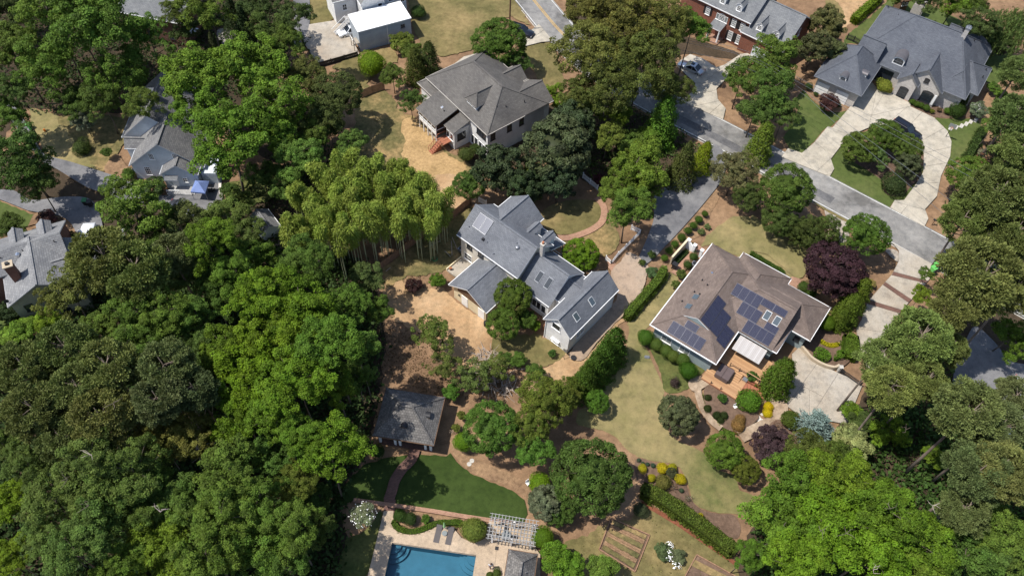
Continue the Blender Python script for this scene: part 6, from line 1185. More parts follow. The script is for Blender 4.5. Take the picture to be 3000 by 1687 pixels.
for k, lab in enumerate(('dark patio chair left of the pergola table', 'dark patio chair behind the pergola table', 'dark patio chair right of the pergola table')):
    a = (math.pi, math.pi / 2, 0)[k]; q = thing('patio_chair', lab, 'chair', r.location + Vector((.85 * math.cos(a), .85 * math.sin(a), 0)), math.degrees(a) + 90, 'patio chairs under the pergola'); MB().box(-.24, .24, -.22, .22, .4, .45).build('seat', darkmetal, q); MB().box(-.24, .24, -.26, -.2, .45, .9).build('backrest', darkmetal, q)
    for x in (-.2, .2):
        for y in (-.18, .18): MB().box(x - .02, x + .02, y - .02, y + .02, 0, .4).build('leg', darkmetal, q)
for lab, q in (('square dark drain in the pool deck near the pergola', ('11', 1865, 1255)), ('square drain cover in the dark pool lawn', ('11', 1725, 825))):
    p = W(*q); o = MB().box(-.2, .2, -.2, .2, 0, .03).build('drain_cover', greymetal if 'lawn' in lab else darkmetal, None, loc=(p.x, p.y, .07 if 'lawn' in lab else .2)); o.rotation_euler = (0, 0, -.1); tag(o, lab, 'drain')
    if 'lawn' not in lab: o.location.z = LAYER[0] - .0
p = W('11', 1260, 1200); o = MB().tube([(0, 0, 0), (0, 0, .04)], .14, 14).build('skimmer_cover', white, None, loc=(p.x, p.y, .21)); tag(o, 'round white lid set in the pool deck', 'lid')
# ---- person walking by the pool
def person(label, p, rz):
    r = thing('person', label, 'person', p, rz); me = bpy.data.meshes.new('body')
    J = {'pel': (0, 0, .92), 'wa': (0, .01, 1.08), 'ch': (0, .03, 1.30), 'nk': (0, .05, 1.47), 'hd': (0, .08, 1.56), 'ht': (0, .08, 1.70), 'sl': (.18, .03, 1.40), 'el': (.24, -.08, 1.15), 'wl': (.23, .10, .95), 'hl': (.22, .16, .88), 'sr': (-.18, .03, 1.40), 'er': (-.24, -.02, 1.14), 'wr': (-.25, .16, .96), 'hr': (-.25, .22, .90),
         'pl': (.10, 0, .86), 'kl': (.11, .16, .48), 'al': (.11, .06, .09), 'tl': (.11, .24, .04), 'pr': (-.10, 0, .86), 'kr': (-.11, -.02, .47), 'ar': (-.11, -.30, .14), 'tr': (-.11, -.18, .04)}
    Rd = {'pel': (.15, .12), 'wa': (.14, .11), 'ch': (.17, .12), 'nk': (.06, .06), 'hd': (.085, .10), 'ht': (.07, .085), 'sl': (.075, .07), 'el': (.05, .05), 'wl': (.035, .035), 'hl': (.045, .03), 'pl': (.10, .10), 'kl': (.065, .065), 'al': (.04, .045), 'tl': (.045, .03)}
    for k in ('sl', 'el', 'wl', 'hl', 'pl', 'kl', 'al', 'tl'): Rd[k[0] + 'r'] = Rd[k]
    ks = list(J); E_ = [('pel', 'wa'), ('wa', 'ch'), ('ch', 'nk'), ('nk', 'hd'), ('hd', 'ht'), ('ch', 'sl'), ('sl', 'el'), ('el', 'wl'), ('wl', 'hl'), ('ch', 'sr'), ('sr', 'er'), ('er', 'wr'), ('wr', 'hr'), ('pel', 'pl'), ('pl', 'kl'), ('kl', 'al'), ('al', 'tl'), ('pel', 'pr'), ('pr', 'kr'), ('kr', 'ar'), ('ar', 'tr')]
    me.from_pydata([J[k] for k in ks], [(ks.index(a), ks.index(b)) for a, b in E_], []); o = link(bpy.data.objects.new('body', me), r); sm = o.modifiers.new('skin', 'SKIN')
    sv = me.skin_vertices[0].data if me.skin_vertices else None
    if sv is None:
        bm_ = bmesh.new(); bm_.from_mesh(me); bm_.verts.layers.skin.verify(); bm_.to_mesh(me); bm_.free(); sv = me.skin_vertices[0].data
    for i, k in enumerate(ks): sv[i].radius = Rd[k]
    sv[0].use_root = True; ss = o.modifiers.new('sub', 'SUBSURF'); ss.levels = ss.render_levels = 2; me.materials.append(skin); me.materials.append(shirt); me.materials.append(trousers)
    dg = bpy.context.evaluated_depsgraph_get(); ev = bpy.data.meshes.new_from_object(o.evaluated_get(dg)); o.modifiers.clear(); o.data = ev
    for x in (skin, shirt, trousers):
        if x.name not in [m_.name for m_ in ev.materials if m_]: ev.materials.append(x)
    idx = {m_.name: i for i, m_ in enumerate(ev.materials) if m_}
    for f in ev.polygons:
        c = f.center; f.use_smooth = True
        f.material_index = idx['pale_blue_shirt'] if (.96 < c.z < 1.45 and (abs(c.x) < .2 or c.z > 1.16)) else idx['dark_shorts'] if (.48 < c.z <= .96 and abs(c.x) < .2) else idx['skin']
    v, f = ico(2, (.098, .115, .09)); h = MB(); h.poly([(x, y + .07, max(z, -.02) + 1.67) for x, y, z in v], f); h.build('hair', hair, r, True)
    for x in (-.03, .03): MB().box(x - .012, x + .012, .175, .19, 1.62, 1.64).build('eye', darkmetal, r)
    MB().bar((0, .17, 1.61), (0, .205, 1.58), .025, .04).build('nose', skin, r)
    for sx, wx in ((1, .22), (-1, -.25)):
        y0 = .16 if sx > 0 else .22; z0 = .88 if sx > 0 else .90
        for k in range(4): xx = wx + (k - 1.5) * .018; L_ = (.06, .07, .068, .05)[k]; MB().tube([(xx, y0 + .02, z0 - .02), (xx, y0 + .045, z0 - .05), (xx, y0 + .05, z0 - .05 - L_ * .6)], [.009, .008, .006], 5).build('finger', skin, r)
        MB().tube([(wx - sx * .04, y0, z0 - .005), (wx - sx * .055, y0 + .03, z0 - .04)], [.01, .008], 5).build('thumb', skin, r)
    return r
person('person in a pale blue top walking on the pool deck', Vector((*W('p', 265, 1295).xy, LAYER[0])), 200)
# ---- garden beds
gb = [W('12', *q) for q in ((960, 1032), (1240, 1155), (1135, 1420), (875, 1258))]; r = thing('vegetable_bed', 'large timber-edged vegetable plot with brown rows', 'garden bed', gb[0])
for i in range(4): MB().bar(gb[i] - gb[0] + Vector((0, 0, .14)), gb[(i + 1) % 4] - gb[0] + Vector((0, 0, .14)), .12, .28).build('edging', fencewood, r)
b = MB(); q = [g_ - gb[0] for g_ in gb]; b.face([(p.x, p.y, .1) for p in q]); b.build('soil', mulch, r); rw = random.Random(3)
for k in range(7):
    t_ = (k + .7) / 7.6; s = q[0].lerp(q[3], t_); e = q[1].lerp(q[2], t_); m_ = crsm([s.lerp(e, x) for x in (.06, .3, .55, .8, .94)], 3, False); bb = MB()
    for i in range(len(m_) - 1): bb.bar(m_[i] + Vector((0, 0, .14)), m_[i + 1] + Vector((0, 0, .14)), .5 + rw.uniform(-.1, .1), .16)
    bb.build('row', straw if k % 2 else patchgrass, r)
    if k in (1, 3, 5): MB().bar(s.lerp(e, .1) + Vector((0, 0, .28)), s.lerp(e, .9) + Vector((0, 0, .28)), .06, .12).build('board', fencewood, r)
gb = [W('12', *q) for q in ((1580, 1297), (1900, 1475), (1830, 1620), (1480, 1480))]; r = thing('vegetable_bed', 'second timber-edged plot cut by the bottom edge', 'garden bed', gb[0])
for i in range(4): MB().bar(gb[i] - gb[0] + Vector((0, 0, .14)), gb[(i + 1) % 4] - gb[0] + Vector((0, 0, .14)), .12, .28).build('edging', fencewood, r)
b = MB(); q = [g_ - gb[0] for g_ in gb]; b.face([(p.x, p.y, .1) for p in q]); b.build('soil', mulch, r); s, e = q[0].lerp(q[3], .3), q[1].lerp(q[2], .3); MB().bar(s + Vector((0, 0, .12)), e + Vector((0, 0, .12)), .8, .14).build('row', patchgrass, r)
# ---- garden ornaments, rocks, small things
fb = thing('footbridge', 'white planked footbridge across the stony rill', 'bridge', W('d', 850, 1215), 20)
for k in range(9): MB().box(-.72 + k * .16, -.58 + k * .16, -.42, .42, .12, .18).build('plank', white, fb)
for y in (-.4, .4): MB().bar((-.75, y, .08), (.75, y, .08), .06, .1).build('stringer', greywood, fb)
gr = random.Random(5)
def rock_(label, p, s):
    o = MB(); v, f = ico(1); gg = np.random.default_rng(int(s * 1000) + len(label)); v = v * (1 + gg.normal(size=(len(v), 1)) * .14) * np.array([s, s * .75, s * .5]); o.poly([tuple(x) for x in v], f); q = o.build('garden_rock', rock, None, loc=(p.x, p.y, s * .25)); q.rotation_euler = (0, 0, gr.random() * 6); tag(q, label, 'rock', 'rocks in the round mulch bed')
for lab, x, y, s in (('largest pale rock near the deck end of the round mulch bed', 208, 820, .32), ('rounded pale rock left of the small white chair', 262, 990, .26), ('pale angular rock right of the small white chair', 530, 1055, .28), ('pale oval rock near the lower right of the mulch bed', 622, 1170, .3), ('small dark rock below the twin dwarf shrubs', 318, 1215, .14), ('small dark rock at the left rim of the mulch bed', 135, 828, .16), ('grey boulder beside the stony rill', 820, 1080, .32), ('pale rock beside the blue spruce', 1165, 1280, .34)): rock_(lab, W('d', x, y), s)
q = [W('d', x, y) for x, y in ((700, 1060), (760, 1050), (800, 1130), (850, 1160), (800, 1200), (740, 1160))]
def pebbles(name, label, polys, n, s0, s1, mt):
    g = np.random.default_rng(n); b = MB(); v, f = ico(1)
    for pl in polys:
        A_ = np.array([[p.x, p.y] for p in pl]); c = A_.mean(0); 
        for k in range(n):
            w_ = g.dirichlet(np.ones(len(A_)) * .7); p = w_ @ A_; s = s0 + (s1 - s0) * g.random() ** 2; vv = v * (1 + g.normal(size=(len(v), 1)) * .15) * np.array([s, s * .8, s * .5]); b.poly([(x + p[0], y + p[1], z + s * .2) for x, y, z in vv], f)
    return tag(b.build(name, mt), label, 'stones', kind='stuff')
pebbles('stones', 'white stones along the rill beside the yellow shrub', [q], 60, .06, .2, rock)
pebbles('stones', 'pale rocks scattered on the stony street verge', [WL('9', (580, 300, 650, 300, 720, 350, 730, 420, 660, 430, 610, 380)), WL('9', (1020, 560, 1080, 555, 1105, 600, 1080, 620))], 70, .08, .32, rock)
ch_ = thing('garden_chair', 'small white garden chair in the round mulch bed', 'seat', W('d', 475, 1000), 30); MB().box(-.22, .22, -.2, .2, .36, .42).build('seat', white, ch_); MB().box(-.22, .22, .16, .2, .42, .8).build('backrest', white, ch_)
for x in (-.18, .18):
    for y in (-.16, .16): MB().box(x - .025, x + .025, y - .025, y + .025, 0, .36).build('leg', white, ch_)
bc = thing('bicycle', 'dark bicycle leaning against the grey-blue side wall', 'bicycle', W('8', 645, 1085), 57); 
for y in (-.5, .5): MB().tube([(0, y + .33 * math.cos(k * .3927), .34 + .33 * math.sin(k * .3927)) for k in range(17)], .02, 5).build('wheel', rubber, bc)
MB().tube([(0, -.5, .34), (0, -.1, .34), (0, .35, .8), (0, -.2, .82), (0, -.5, .34)], .02, 5).tube([(0, .5, .34), (0, .38, .95)], .02, 5).tube([(0, -.1, .34), (0, -.25, .92)], .018, 5).build('frame', darkmetal, bc); MB().box(-.06, .06, -.38, -.12, .92, .97).build('saddle', rubber, bc); MB().bar((-.25, .38, .97), (.25, .38, .97), .03, .03).build('handlebar', darkmetal, bc)
o = MB().box(-.32, .32, -.26, .26, 0, .3).build('storage_box', greymetal, None, loc=tuple(local_pt(B, 13.5, 2.05, .655))); o.rotation_euler = (0, 0, -.6); tag(o, 'grey storage box at the edge of the lower deck', 'box')
o = rbox(-.35, .35, -.22, .22, 0, .3, .08, greymetal, 'landscape_light', None); o.location = W('8', 245, 1025); tag(o, 'grey garden boulder lamp on the lawn edge beside the round shrubs', 'lamp')
o = MB().box(-.55, .55, -.4, .4, 0, .05).build('utility_cover', slatpurple, None, loc=(*W('7', 695, 1250).xy, .05)); o.rotation_euler = (0, 0, .4); tag(o, 'purple-brown paving patch on the small dry lawn', 'paving')
o = MB().box(-.22, .22, -.15, .15, 0, .06).build('meter_cover', white, None, loc=(*W('7', 818, 1342).xy, .05)); o.rotation_euler = (0, 0, .5); tag(o, 'small white cover lying on the dry lawn below the right wing', 'cover')
r = thing('fire_pit', 'small black fire bowl on the worn dirt path', 'fire bowl', W('7', 978, 1372)); MB().tube([(0, 0, .25), (0, 0, .45)], [.2, .38], 14).build('bowl', darkmetal, r)
for k in range(3): a = k * 2.09; MB().bar((.15 * math.cos(a), .15 * math.sin(a), .3), (.3 * math.cos(a), .3 * math.sin(a), 0), .03, .03).build('leg', darkmetal, r)
r = thing('wire_crate', 'low black wire crate at the foot of the right wing', 'crate', W('7', 925, 1362), 25)
for x in (-.4, .4): MB().bar((x, -.2, 0), (x, -.2, .35), .03, .03).bar((x, .2, 0), (x, .2, .35), .03, .03).build('corner_post', darkmetal, r)
for z in (.05, .35): MB().bar((-.4, -.2, z), (.4, -.2, z), .03, .03).bar((-.4, .2, z), (.4, .2, z), .03, .03).bar((-.4, -.2, z), (-.4, .2, z), .03, .03).bar((.4, -.2, z), (.4, .2, z), .03, .03).build('frame', darkmetal, r)
r = thing('water_butt', 'dark round water butt at the corner of the cream wing', 'barrel', W('7', 318, 1120)); MB().tube([(0, 0, 0), (0, 0, .5), (0, 0, .9)], [.28, .33, .3], 14).build('barrel', blackplastic, r); MB().tube([(0, 0, .9), (0, 0, .93)], .31, 14).build('lid', darkmetal, r)
# fallen poles and brush in the yard
for i, (x0, y0, x1, y1, lab) in enumerate(((1555, 555, 1600, 600, 'pale bamboo pole lying nearest the patio'), (1610, 450, 1650, 545, 'long pale bamboo pole lying across the patchy yard'), (1605, 480, 1610, 590, 'pale bamboo pole lying beside the longer one'), (1110, 710, 1145, 680, 'short pale pole lying at the left end of the wooden fence'), (1440, 520, 1520, 480, 'pale pole lying in the shade of the wooden fence'))):
    a, c = W('6', x0, y0, .12), W('6', x1, y1, .2); o = MB().tube([a, a.lerp(c, .5) + Vector((0, 0, .05)), c], .045, 6).build('fallen_pole', deadwood); tag(o, lab, 'pole', 'fallen bamboo poles')
def brush(label, zn, x, y, n, R, h, seed, mt=deadwood, name='brush_pile', z=0):
    g = random.Random(seed); p = W(zn, x, y, z); b = MB()
    for k in range(n):
        a = g.random() * 6.28; s = Vector((g.gauss(0, R * .45), g.gauss(0, R * .45), g.random() * h * .4)); s = s if not z else Vector((0, 0, 0)); L_ = g.uniform(.5, 1.3) * R * .8; e = s + Vector((math.cos(a) * L_, math.sin(a) * L_, g.uniform(-.1, h))); e.z = max(.03, e.z); md = s.lerp(e, .5) + Vector((g.gauss(0, .15), g.gauss(0, .15), g.random() * .3)); b.tube([s, md, e], [.05, .035, .012] if not z else [.035, .025, .01], 4, cap=False)
    o = b.build(name, mt, None, loc=(p.x, p.y, z)); tag(o, label, 'brush' if not z else 'branch')
brush('tangle of pale dead branches below the pale pad', '6', 1880, 1380, 60, 2.2, .8, 1); brush('heap of bare brush beside the dappled red soil', '12', 150, 60, 70, 2.4, .9, 2); brush('thin bare sticks beside the pavilion trees', '12', 40, 20, 50, 1.8, .9, 3)
brush('bleached dead branch hanging over the wooden fence', '6', 1430, 420, 36, 1.0, 1.6, 4, plain('pink_dead_wood', (.5, .42, .38), .9)); brush('small bleached dead tip among the bamboo culms', '6', 1185, 440, 30, .6, 1.8, 6)
brush('grey bare twigs rising from the wood above the pool lawn', '10', 1480, 540, 80, 2.0, 9.0, 8)
for i, (zn, x, y, z, lab) in enumerate((('10', 660, 575, 20, 'forked dead branch above the grey-green oaks'), ('10', 490, 748, 19, 'pale dead twig at the left of the bottom wood'), ('10', 820, 200, 24, 'bleached twig among the olive pines'), ('10', 1160, 985, 19, 'dead twig above the bright tree at the bottom edge'), ('10', 640, 940, 19, 'small dead twig in the bottom wood'), ('13', 500, 1120, 19, 'bleached twigs at the left of the lower right wood'), ('13', 885, 1400, 20, 'dead twig at the bottom edge of the lower right wood'), ('13', 1005, 962, 19, 'pale dead twig beside the pines'), ('13', 690, 1140, 20, 'short dead branch in the heart of the bright maples'), ('13', 1315, 940, 20, 'long hanging dead branch below the large pine'), ('13', 1120, 390, 12, 'bare arching twig beside the long grey trunk'))): brush(lab, zn, x, y, 4, 1.1, .5, 40 + i, bark if i % 3 else deadwood, 'dead_branch', z - 1.2)
rf = thing('debris_pile', 'pile of white and blue garden debris below the blue canopy', 'debris', W('5', 1560, 215)); gd = random.Random(9)
for k in range(9): a = MB().box(-.3, .3, -.12, .12, 0, .2).build('scrap', (white, tentblue, deadwood, greymetal)[k % 4], rf, loc=(gd.uniform(-.8, .8), gd.uniform(-.6, .6), .0)); a.rotation_euler = (gd.uniform(-.3, .3), gd.uniform(-.3, .3), gd.random() * 6)
hz = thing('garden_hose', 'dark coiled hose reel in the dirt yard', 'hose reel', W('6', 1480, 620)); MB().tube([(.45 * math.cos(k * .35) * (1 - k * .006), .45 * math.sin(k * .35) * (1 - k * .006), .06 + k * .003) for k in range(54)], .04, 5).build('coil', green_d, hz)
o = MB().tube([W('6', *q, .05) for q in ((1290, 640), (1340, 670), (1390, 700), (1425, 725))], .03, 5).build('garden_hose', blackplastic); tag(o, 'black hose lying across the patchy yard', 'hose')
o = MB().box(-.2, .2, -.14, .14, 0, .2).build('brick_stack', terracotta, None, loc=tuple(local_pt(A, .75, -2.2, .55))); o.rotation_euler = (0, 0, .3); tag(o, 'small brown crate on the corner of the concrete patio', 'crate')
wt = thing('garden_chair', 'white garden chair beside the curved straw bed', 'chair', W('12', 362, 785), 40); MB().box(-.24, .24, -.22, .22, .38, .43).build('seat', white, wt); MB().box(-.24, .24, .2, .24, .43, .95).build('backrest', white, wt)
for x in (-.2, .2):
    for y in (-.18, .18): MB().box(x - .025, x + .025, y - .025, y + .025, 0, .38).build('leg', white, wt)
for lab, x, y in (('round paving stone in the straw bed near the pavilion', 1665, 642), ('round grey paving stone beside the pale one in the straw bed', 1685, 618)):
    p = W('11', x, y); o = MB().tube([(0, 0, 0), (0, 0, .05)], .28, 14).build('paving_stone', curb, None, loc=(p.x, p.y, .1)); tag(o, lab, 'paving stone')
# ================================================================== PLANTS (overview coordinates, crown centre height in metres)
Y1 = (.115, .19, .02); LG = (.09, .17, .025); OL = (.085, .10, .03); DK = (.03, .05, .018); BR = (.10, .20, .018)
TREES = [
 # --- top left
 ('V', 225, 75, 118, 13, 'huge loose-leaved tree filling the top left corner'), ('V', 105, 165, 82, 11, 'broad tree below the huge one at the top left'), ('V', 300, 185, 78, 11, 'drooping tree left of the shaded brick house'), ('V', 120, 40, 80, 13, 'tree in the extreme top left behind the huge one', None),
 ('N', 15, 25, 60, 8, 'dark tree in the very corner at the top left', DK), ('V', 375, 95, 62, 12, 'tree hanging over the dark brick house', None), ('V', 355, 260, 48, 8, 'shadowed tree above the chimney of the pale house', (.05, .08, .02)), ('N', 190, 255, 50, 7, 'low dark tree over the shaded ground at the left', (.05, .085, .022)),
 ('N', 50, 400, 88, 9, 'dense tree at the left edge above the curving drive', (.045, .085, .022)), ('N', 25, 295, 52, 8, 'smaller tree at the left edge above the green bin'), ('N', 95, 465, 52, 7, 'dark tree beside the two drives at the left', (.038, .07, .02)),
 ('D', 208, 300, 32, 4, 'silvery grey-leaved shrub tree on the pale lawn', (.11, .125, .08)), ('y', 205, 372, 22, 1.0, 'low dark bush under the silvery shrub tree', (.05, .075, .02)), ('s', 268, 382, 15, 1.6, 'small young tree beside the pale house lawn'),
 ('M', 500, 190, 98, 12, 'bright maple behind the pale house, left crown', LG), ('M', 620, 170, 100, 12, 'bright maple behind the pale house, upper right crown', LG), ('M', 590, 355, 118, 12, 'bright leaning maple with two dark trunks beside the pale house', (.075, .14, .02)), ('L', 690, 250, 78, 11, 'pale loose maple showing a light roof through its leaves', LG), ('M', 700, 340, 66, 10, 'maple crown right of the leaning maple', LG),
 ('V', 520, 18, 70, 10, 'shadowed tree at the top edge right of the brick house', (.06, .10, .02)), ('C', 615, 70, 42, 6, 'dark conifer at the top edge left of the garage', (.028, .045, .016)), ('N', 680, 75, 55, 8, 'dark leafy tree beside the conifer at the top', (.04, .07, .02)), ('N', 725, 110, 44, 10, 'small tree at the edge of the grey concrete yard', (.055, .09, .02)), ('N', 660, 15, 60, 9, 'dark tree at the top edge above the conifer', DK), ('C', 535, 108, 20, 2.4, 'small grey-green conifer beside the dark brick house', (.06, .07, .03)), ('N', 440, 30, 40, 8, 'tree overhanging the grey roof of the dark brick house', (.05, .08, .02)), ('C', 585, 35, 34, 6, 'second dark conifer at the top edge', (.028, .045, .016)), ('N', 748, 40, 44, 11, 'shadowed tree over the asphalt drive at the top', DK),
 ('O', 772, 195, 55, 8, 'olive round tree left of the dark evergreen', (.085, .105, .035)), ('Q', 845, 240, 68, 7, 'large dark round evergreen above the bamboo', (.04, .055, .02)), ('E', 800, 300, 62, 7, 'dark evergreen in front of the large round one', (.04, .058, .02)), ('N', 780, 355, 48, 6, 'mixed leafy tree below the dark evergreens', (.06, .10, .022)), ('N', 750, 405, 62, 8, 'green tree left of the bamboo tops', (.07, .13, .03)), ('N', 720, 470, 42, 7, 'small green tree at the left foot of the bamboo', (.06, .115, .03)), ('N', 880, 365, 44, 6, 'green tree above the bamboo tops', (.07, .13, .035)), ('s', 830, 320, 30, 4, 'pale feathery tree among the dark evergreens', (.10, .14, .04)),
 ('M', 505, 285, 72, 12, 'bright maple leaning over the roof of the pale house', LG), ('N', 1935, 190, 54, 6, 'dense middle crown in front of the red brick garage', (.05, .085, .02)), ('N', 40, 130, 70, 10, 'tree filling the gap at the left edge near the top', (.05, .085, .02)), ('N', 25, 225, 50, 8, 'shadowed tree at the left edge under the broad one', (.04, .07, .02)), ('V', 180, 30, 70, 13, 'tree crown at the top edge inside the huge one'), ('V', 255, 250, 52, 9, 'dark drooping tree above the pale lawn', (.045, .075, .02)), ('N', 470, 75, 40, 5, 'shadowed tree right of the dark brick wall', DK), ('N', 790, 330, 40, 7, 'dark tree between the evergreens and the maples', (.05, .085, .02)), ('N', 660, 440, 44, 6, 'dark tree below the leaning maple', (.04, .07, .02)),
 # --- around the garage and the white house
 ('b', 935, 160, 33, 2.6, 'large bright yellow-green clipped shrub below the garage', (.12, .20, .012)), ('y', 1053, 30, 18, 1.3, 'round dark shrub right of the white-roofed garage', (.05, .09, .02)), ('s', 1010, 105, 34, 2.2, 'yellowish bush against the garage wall', (.11, .14, .025)), ('s', 1035, 130, 30, 2.2, 'bushy shrub right of the garage wall', (.08, .115, .022)), ('U', 1080, 150, 32, 3.2, 'tall dark conifer beside the grey-roofed white house', (.05, .07, .018)), ('U', 1045, 165, 32, 3.2, 'olive conifer left of the tall dark one', (.07, .09, .02)), ('N', 990, 195, 36, 3.5, 'dark bushy tree right of the bright clipped shrub', (.05, .085, .02)), ('N', 1035, 255, 36, 3.8, 'dark bushy tree at the left corner of the white house', (.042, .075, .02)),
 ('Q', 1255, 105, 68, 6.5, 'large round green tree near the power pole', (.05, .10, .02)), ('N', 1300, 160, 40, 4.5, 'shadowed lower tree beside the round tree', (.035, .065, .018)),
 ('O', 1480, 130, 88, 12, 'big oak over the street, left crown', OL), ('O', 1570, 70, 98, 13, 'big oak over the street, highest crown', OL), ('O', 1620, 160, 92, 12, 'big oak over the street, right crown', (.07, .09, .026)), ('O', 1490, 30, 72, 12, 'oak at the top edge beside the street', OL), ('O', 1530, 220, 78, 10, 'big oak over the street, lower crown', (.065, .085, .025)), ('O', 1670, 60, 70, 12, 'oak crown touching the red brick house', OL), ('O', 1690, 225, 52, 8, 'oak crown above the silver sedan', (.05, .07, .02)), ('O', 1455, 240, 50, 8, 'oak crown above the dry grass verge', (.06, .08, .024)), ('M', 1735, 75, 56, 8, 'bright green tree in front of the red brick portico', (.065, .125, .022)),
 ('N', 1400, 245, 38, 3.5, 'bright low tree at the right gable of the white house', (.08, .15, .02)), ('N', 1455, 280, 42, 4.5, 'bright green tree beside the shaded street', (.08, .145, .02)), ('q', 1400, 375, 92, 7, 'large dark magnolia between the white house and the lane'), ('D', 1440, 310, 60, 6, 'dark magnolia top beside the bright tree', (.04, .058, .024)), ('D', 1255, 425, 68, 5.5, 'dark magnolia in front of the white house', (.032, .05, .02)), ('U', 1335, 440, 34, 3.6, 'bright slender conifer among the magnolias', (.075, .12, .02)), ('Q', 1180, 465, 42, 4.2, 'round green tree left of the magnolias', (.045, .095, .022)), ('D', 1320, 470, 48, 5, 'dark magnolia above the blue-grey roof', DK), ('y', 1172, 388, 20, 1.8, 'shrub at the white patio doors', (.06, .085, .022)), ('s', 1195, 375, 17, 1.5, 'second shrub at the white patio doors', (.05, .08, .02)), ('D', 1400, 455, 52, 5, 'dark magnolia above the round dry lawn', (.03, .046, .02)),
 ('N', 1545, 285, 44, 5, 'bright leafy tree in the lane planting', (.09, .15, .022)), ('N', 1530, 345, 44, 4.5, 'rounded green tree in the lane planting', (.085, .13, .03)), ('s', 1582, 355, 40, 3.5, 'pale green bush beside the lane planting tree', (.10, .155, .03)), ('U', 1668, 305, 48, 4.6, 'tall bright feathery conifer in the lane planting', (.085, .16, .02)), ('s', 1630, 345, 36, 3.2, 'bright bush at the foot of the feathery conifer', (.095, .165, .022)), ('M', 1605, 425, 80, 6, 'broad bright tree in front of the lane planting', (.075, .135, .022)), ('C', 1722, 410, 46, 4.4, 'olive cone-shaped conifer beside the lane', (.07, .085, .022)), ('U', 1772, 390, 28, 3.6, 'bright yellow-green columnar conifer beside the lane', (.15, .20, .012)), ('O', 1850, 430, 58, 5, 'silvery olive tree across the lane from the conifers', (.075, .085, .045)), ('U', 1918, 355, 38, 4.2, 'yellow-green tree left of the mansion drive', (.11, .165, .022)),
 ('Q', 1978, 475, 70, 5.5, 'large round green tree beside the street', (.065, .11, .025)), ('E', 1880, 495, 40, 4, 'dark shrubby tree between the street tree and the lane', (.045, .07, .022)), ('M', 1580, 525, 62, 6, 'bright tree between the round dry lawn and the lane', (.062, .11, .022)), ('N', 1550, 480, 48, 5, 'tree above the white picket panel', (.065, .115, .022)), ('N', 1620, 475, 44, 5, 'leafy tree shading the lane entrance', (.06, .105, .02)), ('r', 1508, 450, 18, 1.6, 'small dark red maple at the white picket fence', (.07, .025, .03)),
 # --- mansion
 ('N', 1945, 150, 70, 8, 'tall tree in front of the red brick garage, upper crown', (.055, .095, .02)), ('N', 1860, 205, 50, 7, 'tree hanging over the brick house drive', (.05, .09, .02)), ('N', 1950, 230, 58, 7, 'tall tree in front of the red brick garage, lower crown', (.045, .08, .02)), ('N', 1905, 280, 50, 6, 'tree over the mansion front lawn', (.042, .075, .02)), ('N', 1975, 285, 44, 5, 'dark tree at the edge of the mansion front lawn', (.04, .07, .02)), ('D', 2080, 62, 48, 5, 'yellowish magnolia between the brick house and the mansion', (.085, .09, .03)), ('D', 2050, 120, 44, 5, 'dark magnolia behind the brick garage', (.06, .07, .026)), ('D', 2095, 130, 36, 4, 'magnolia above the iron fence', (.075, .085, .03)),
 ('r', 2083, 258, 30, 1.6, 'purple-red maple against the mansion garage'), ('y', 2226, 216, 19, 1.3, 'yellow-green bush in the mansion entrance court', (.17, .19, .03)), ('y', 2035, 217, 10, .9, 'dark round shrub at the corner of the mansion garage', (.045, .075, .02)), ('s', 2053, 236, 7, .5, 'tiny shrub in the garage bed', (.05, .08, .02)), ('s', 2110, 265, 8, .6, 'small shrub beside the right garage door', (.045, .07, .02)),
 ('Q', 2160, 372, 45, 3.6, 'left tree of the island inside the curved drive', (.06, .095, .022)), ('Q', 2225, 340, 45, 3.6, 'rear tree of the island inside the curved drive', (.05, .085, .018)), ('Q', 2282, 372, 40, 3.4, 'right tree of the island inside the curved drive', (.055, .09, .022)), ('N', 2205, 398, 32, 2.6, 'front bluish tree of the island inside the curved drive', (.065, .11, .04)), ('D', 2285, 418, 36, 2.6, 'brownish shrub tree at the right of the island', (.06, .068, .03)), ('y', 2250, 465, 30, 1.2, 'broad clipped bush at the tip of the island', (.045, .065, .022)),
 ('y', 2296, 256, 8, .6, 'first clipped ball below the mansion window', (.06, .10, .015)), ('y', 2307, 262, 8, .6, 'second clipped ball below the mansion window', (.06, .10, .015)), ('y', 2318, 265, 8, .6, 'third clipped ball below the mansion window', (.06, .10, .015)), ('y', 2331, 271, 9, .7, 'fourth clipped ball below the mansion window', (.05, .09, .015)), ('y', 2384, 279, 9, .7, 'light green shrub in the mansion bed', (.075, .14, .018)), ('y', 2409, 278, 20, 1.3, 'large dark clipped shrub at the mansion corner', (.035, .06, .012)), ('U', 2430, 250, 9, 2.0, 'narrow columnar shrub at the mansion corner', (.05, .075, .016)), ('s', 2462, 275, 26, 1.8, 'pale flowering bush beside the mansion path', (.12, .15, .09)), ('s', 2345, 280, 7, .5, 'yellowish tuft in the mansion bed', (.13, .15, .02)), ('s', 2363, 276, 7, .5, 'reddish tuft in the mansion bed', (.13, .08, .05)),
